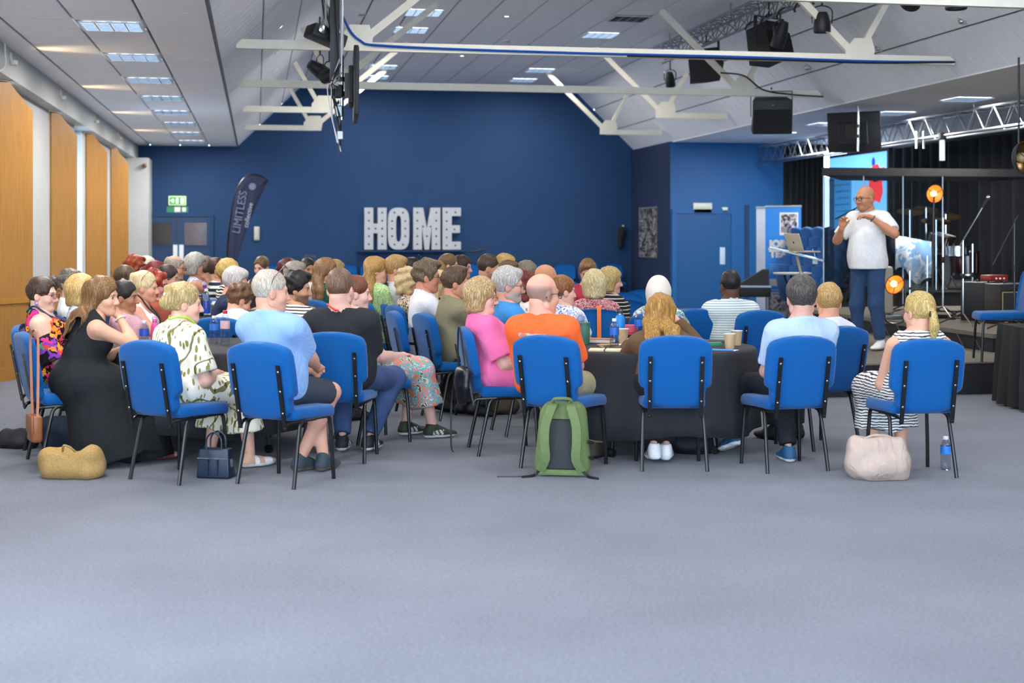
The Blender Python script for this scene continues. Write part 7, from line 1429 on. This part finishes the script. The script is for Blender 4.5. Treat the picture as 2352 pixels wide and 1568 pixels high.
u, z = wp(1425, 545, WV); ct = empty('hanging_coat', (u, WV - .09, z), 0, 'black coat hanging on the end wall', 'coat'); f = Field((-.2, -.1, -.35), (.2, .12, .32), .014); f.prim(('e', (.02, .02, .13), (.10, .05, .13), None, 0)); f.prim(('c', (.0, .02, .1), (-.03, .02, -.22), .08, .05, .06)); f.ripple(.008, 3, (25, 45), True); V, Q = f.surf(); link('cloth', np_mesh('coat', V, Q, M_black), ct); MB().sphere((.05, .04, .25), .03, 8, 6).build('hook', M_cap, ct)
# collage poster on the boxed-out corner, door 2 and its fittings
po = empty('collage_poster', (BLK - .012, 29.5, 1.58), 0, 'tall black and white photo collage poster on the dark blue return wall', 'poster'); MB().box((-.004, -.72, -.55), (.006, .72, .55)).build('sheet', mat('poster_sheet', '#6c7078', .5), po, None); g = random.Random(9)
for i in range(4):
    for j in range(5): MB().box((-.008, -.70 + i * .35, -.53 + j * .212), (-.004, -.70 + i * .35 + .33, -.53 + j * .212 + .20)).build('photo', blotch('ph%d' % ((i + j * 2) % 5), '#1c1e22', [(.42, '#4c4c50'), (.52, '#9a9a9c'), (.6, '#2c2c30'), (.7, '#b8b8b4')], 4 + (i * 3 + j) % 5, 3, 1), po, None)
FV = BLV - .002; uA, zt = wp(1552, 490, FV); uB, _ = wp(1678, 490, FV); d2 = S(MB().box((uA, FV - .03, 0), (uB, FV - .01, zt)).build('door_2', mat('door_bright', '#06508a', .45), smooth=None), 'bright blue flush door in the boxed-out wall')
MB().box((uA - .09, FV - .06, 0), (uA, FV, zt)).box((uB, FV - .06, 0), (uB + .09, FV, zt)).box((uA - .09, FV - .06, zt), (uB + .09, FV, zt + .09)).build('door_frame', M_blue2, d2, None); ua, za = wp(1652, 607, FV); ub, zb = wp(1664, 568, FV); MB().rbox((ua, FV - .045, za), (ub, FV - .03, zb), .006, 2).build('push_plate', mat('pale_plate', '#b4d0e0', .4), d2)
MB().box((10.0, FV - .02, 0), (10.1, FV, 2.15)).build('pilaster', M_blue, d2, None)
for i, (a, b_, c, d_) in enumerate(((1591, 1634, 466, 490), (1657, 1670, 476, 488))):
    ua, za = wp(a, d_, FV); ub, zb = wp(b_, c, FV); e = empty(['emergency_light', 'wall_sensor'][i], ((ua + ub) / 2, FV - .06, (za + zb) / 2), 0, ['white emergency light box above the bright blue door', 'small white square sensor above the bright blue door'][i], ['light', 'sensor'][i]); w2, h2 = (ub - ua) / 2, (zb - za) / 2; MB().rbox((-w2, 0, -h2), (w2, .06, h2), .015, 2).build('case', mat('ivory', '#d4dcd4', .5), e); MB().box((-w2 * .8, -.004, -h2 * .2), (w2 * .8, .002, h2 * .3)).build('diffuser', mat('ivory2', '#c0ccb8', .5), e, None)
# chairs along the end wall
for k in range(15): chair((.3 + k * .54, 30.35, 0), math.pi, 'blue chair against the end wall, %s from the double door' % ['first', 'second', 'third', 'fourth', 'fifth', 'sixth', 'seventh', 'eighth', 'ninth', 'tenth', 'eleventh', 'twelfth', 'thirteenth', 'fourteenth', 'fifteenth'][k], 'row of chairs along the end wall')
# lighting trusses
def light_truss(u, h, v0, v1, wd, lab, tri=False):
    e = empty('lighting_truss', (u, v0, h), 0, lab, 'truss'); L_ = v1 - v0; ch = [(-wd / 2, 0), (wd / 2, 0), (0, -wd * .85)] if tri else [(-wd / 2, wd / 2), (wd / 2, wd / 2), (-wd / 2, -wd / 2), (wd / 2, -wd / 2)]
    for x, z in ch: MB().tube([(x, 0, z), (x, L_, z)], .02, 8).build('chord', M_alu, e)
    n = int(L_ / (wd * .8)); prs = [(0, 2), (1, 2), (0, 1)] if tri else [(0, 2), (1, 3), (0, 1)]
    for a, b_ in prs:
        for k in range(n): y0, y1 = L_ * k / n, L_ * (k + 1) / n; A_, B_ = (ch[a], ch[b_]) if k % 2 == 0 else (ch[b_], ch[a]); MB().tube([(A_[0], y0, A_[1]), (B_[0], y1, B_[1])], .009, 6).build('lacing', M_alu, e)
    return e
t1 = light_truss(6.62, 4.62, 11.2, 22.4, .30, 'triangular lighting truss under the vault crown', True); t2 = light_truss(10.35, 3.18, 14.0, 27.5, .32, 'square lighting truss over the stage front')
for v in (12, 15.5, 19, 22): MB().tube([(0, v - 11.2, .0), (0, v - 11.2, .2)], .012, 6).build('hanger', M_alu, t1)
for v in (15, 19, 23, 27): MB().tube([(0, v - 14, .16), (0, v - 14, .28)], .012, 6).build('hanger', M_alu, t2)
pts = [(6.62 + .05 * math.cos(i * .9), 12 + i * .085, 4.36 + .05 * math.sin(i * .9)) for i in range(75)]; props(MB().tube(pts, .014, 6).build('truss_cable', M_cabk), 'black cable wound along the vault lighting truss', 'cable')
for i, v in enumerate((17.2, 20.4)): e = empty('truss_drop', (10.2, v, 3.02), 0, 'pair of white tube lamps on the stage truss, %s' % ['nearer', 'farther'][i], 'lamp'); [MB().tube([(x, 0, -.15), (x, 0, .12)], .018, 8).build('tube', mat('white_tube', '#e8e8e8', .4), e) for x in (-.06, .06)]
e = empty('hanging_post', (10.19, at(2187, 21.2, 0)[1], .02), 0, 'pale post hanging from the stage truss', 'post'); MB().box((-.03, -.03, hgt(372, 21.2)), (.03, .03, 3.02)).build('tube', mat('pale_tube', '#b8c0c0', .4), e, None); MB().rbox((-.05, -.05, 2.94), (.05, .05, 3.04), .01, 1).build('clamp', M_dark, e)
def speaker_box(px, py, zc, w_, h_, d_, a, tilt, lab, wedge=False, up=.3):
    e = empty('loudspeaker', at(px, zc, hgt(py, zc)), rz(a), lab, 'loudspeaker', 'black loudspeakers hung from the roof'); T = Matrix.Rotation(math.radians(tilt), 4, 'X')
    if wedge: q = MB().prism([(-w_ / 2, -h_ / 2), (w_ * .25, -h_ / 2), (w_ / 2, 0), (w_ * .35, h_ / 2), (-w_ * .35, h_ / 2)], -d_ / 2, d_ / 2)
    else: q = MB().rbox((-w_ / 2, -d_ / 2, -h_ / 2), (w_ / 2, d_ / 2, h_ / 2), .02, 2); q.v = [(x * (1 - .18 * (z > 0) * (y > 0)), y, z) for x, y, z in q.v]
    q.xf(T).build('cabinet', M_dark, e); MB().box((-w_ * .46, -d_ / 2 - .008, -h_ * .46), (w_ * .46, -d_ / 2, h_ * .22)).xf(T).build('grille', mat('speaker_grille', '#121316', .8, noise=.2, nscale=250), e, None)
    for s_ in (-1, 1): MB().beam((s_ * (w_ / 2 + .012), 0, -.02), (s_ * (w_ / 2 + .012), 0, h_ / 2 + .1), .012, .05).build('bracket_arm', M_steel, e, None)
    MB().beam((-w_ / 2 - .015, 0, h_ / 2 + .1), (w_ / 2 + .015, 0, h_ / 2 + .1), .05, .012).build('bracket_bar', M_steel, e, None); MB().tube([(0, 0, h_ / 2 + .1), (0, 0, h_ / 2 + .1 + up)], .012, 6).build('hanger', M_steel, e); MB().sphere((.0, -d_ / 2 - .004, h_ * .34), .02, 8, 6).xf(T).build('eye_bolt', M_chrome, e); return e
speaker_box(1772, 265, 20.76, .58, .51, .40, 6, 12, 'large black loudspeaker hung below the third truss', up=.06); speaker_box(1766, 102, 18.4, .52, .50, .36, -40, -15, 'black loudspeaker high on the vault lighting truss', True, .2); speaker_box(1622, 150, 20.9, .40, .50, .36, 40, 10, 'wedge loudspeaker at the far end of the vault truss', True, .1)
def stage_light(px, py, zc, r, ln, a, tilt, lab, up=.2):
    e = empty('stage_light', at(px, zc, hgt(py, zc)), rz(a), lab, 'stage light', 'theatre lights on the vault truss'); T = Matrix.Rotation(math.radians(tilt), 4, 'X')
    MB().lathe([(.0, ln * .55), (r * .6, ln * .55), (r * .8, ln * .35), (r, 0), (r * 1.02, -ln * .4), (r * .95, -ln * .45), (r * .85, -ln * .38)], 18, caps=False).xf(T).build('housing', M_dark, e); MB().lathe([(.0, -ln * .36), (r * .86, -ln * .38)], 18, caps=False).xf(T).build('lens', mat('light_lens', '#8c98a4', .1, .3), e)
    MB().tube(catmull([(-r * 1.15, 0, 0), (-r * 1.15, 0, r * 1.6), (0, 0, r * 2.1), (r * 1.15, 0, r * 1.6), (r * 1.15, 0, 0)], 5), .008, 6).build('yoke', M_steel, e); MB().tube([(0, 0, r * 2.1), (0, 0, r * 2.1 + up)], .014, 6).build('clamp', M_steel, e); return e
stage_light(1888, 54, 16.6, .10, .24, 0, 0, 'bell-shaped theatre light near the top edge', .1); stage_light(1539, 184, 22.8, .08, .24, 20, 25, 'small theatre spot at the far end of the vault truss', .15); stage_light(1590, 130, 21.6, .07, .2, 70, 50, 'small theatre light tucked behind the wedge loudspeaker', .1); stage_light(1792, 82, 17.9, .09, .34, -30, 25, 'long theatre profile light beside the high loudspeaker', .1); stage_light(2196, 0, 13.2, .10, .2, 0, 0, 'theatre light cut off by the top edge, near the corner', .1); stage_light(2095, -4, 13.6, .10, .2, 0, 60, 'theatre light just showing above the nearest truss', .1)
# hanging screens
def screen(px, zc, h, w_, ht, a, tilt, top, lab, ox=0):
    e = empty('hanging_screen', at(px, zc, h), rz(a), lab, 'television'); T = Matrix.Rotation(math.radians(tilt), 4, 'X'); MB().rbox((-w_ / 2, -.03, -ht / 2), (w_ / 2, .02, ht / 2), .01, 2).xf(T).build('panel', M_dark, e); MB().box((-w_ / 2 + .02, .02, -ht / 2 + .02), (w_ / 2 - .02, .024, ht / 2 - .02)).xf(T).build('display', mat('dark_display', '#0c0d10', .1), e, None)
    MB().rbox((-w_ * .28, -.08, -ht * .3), (w_ * .28, -.03, ht * .25), .01, 1).xf(T).build('back_box', M_dark, e); MB().box((-.1, -.12, -.12), (.1, -.08, .12)).build('mount_plate', M_steel, e, None)
    MB().tube([(ox, -.15, -ht * .5), (ox, -.15, top - h)], .022, 10).build('pole', M_chrome, e)
    for z in (-.1, .05): MB().lathe([(.035, z), (.035, z + .05)], 12, (ox, -.15, 0)).build('collar', M_steel, e)
    return e
screen(1962, 21.0, hgt(303, 21.0), .80, .60, 30, 8, SOF - .01, 'black television seen from behind on a ceiling pole by the stage', .1)
ls = screen(818, 14.6, hgt(197, 14.6), 1.15, .70, 83, 0, TOPH - .01, 'television hung edge-on from the vault with trailing cables', -.1); g = random.Random(3)
for i in range(8): MB().tube(catmull([(-.1 + g.uniform(-.1, .3), -.14 - g.random() * .05, .3 - .05 * i), (-.1 + g.uniform(-.2, .2), -.2 - g.random() * .1, .0), (-.1 + g.uniform(-.1, .1), -.16 - g.random() * .1, -.3), (-.1 + g.uniform(-.05, .05), -.15 - g.random() * .05, -.5 - .03 * i)], 5), .006, 5).build('cable', M_cabk if i % 3 else M_cap, ls)
MB().rbox((-.14, -.2, -.56), (-.06, -.13, -.46), .01, 1).build('junction_box', M_alu, ls); MB().rbox((-.16, -.22, -.12), (-.06, -.14, .02), .01, 1).build('adapter', M_dark, ls); MB().rbox((-.16, -.22, -.32), (-.06, -.14, -.2), .01, 1).build('adapter', M_alu, ls)
e = empty('cable_mast', at(769, 14.9, 3.0), 0, 'black square mast hanging from the vault beside the television', 'mast'); MB().box((-.05, -.04, hgt(183, 14.9) - 3.0), (.05, .04, 1.50)).build('mast', M_steel, e, None); MB().tube(catmull([(.03, -.05, 1.8), (.0, -.06, 1.2), (.03, -.05, .5), (.06, -.05, .35)], 5), .012, 6).build('cable', M_cabk, e)
pj = empty('projector', at(748, 15.1, hgt(84, 15.1)), rz(-30), 'black projector on a pole above the second truss', 'projector'); MB().rbox((-.2, -.14, -.07), (.2, .14, .07), .02, 2).xf(Matrix.Rotation(math.radians(18), 4, 'Y')).build('case', M_dark, pj); MB().lathe([(.05, 0), (.05, .04), (.04, .045)], 14).xf(Matrix.Translation((-.1, -.14, .05)) @ RX).build('lens', M_chrome, pj); MB().tube([(0, 0, .05), (0, 0, .55)], .015, 8).build('pole', M_chrome, pj)
stage_light(735, 163, 18.4, .10, .32, 60, 60, 'black theatre light hanging behind the second truss', .5)['group'] = 'theatre lights on the window side'; stage_light(757, 172, 17.6, .08, .26, -60, 70, 'second theatre light beside the television mast', .9)['group'] = 'theatre lights on the window side'
for i in range(4): props(MB().tube(catmull([tuple(Vector(at(742 + 9 * i, 15.2, hgt(0, 15.2))) + Vector((g.uniform(-.05, .05), 0, .1))), at(745 + 7 * i, 15.2, hgt(35, 15.2)), at(752 + 6 * i, 15.2, hgt(65, 15.2))], 6), .012, 6).build('dangling_cable', M_cabk), 'black cable drop beside the projector, %s of four' % ['first', 'second', 'third', 'fourth'][i], 'cable', 'cable drops by the projector')
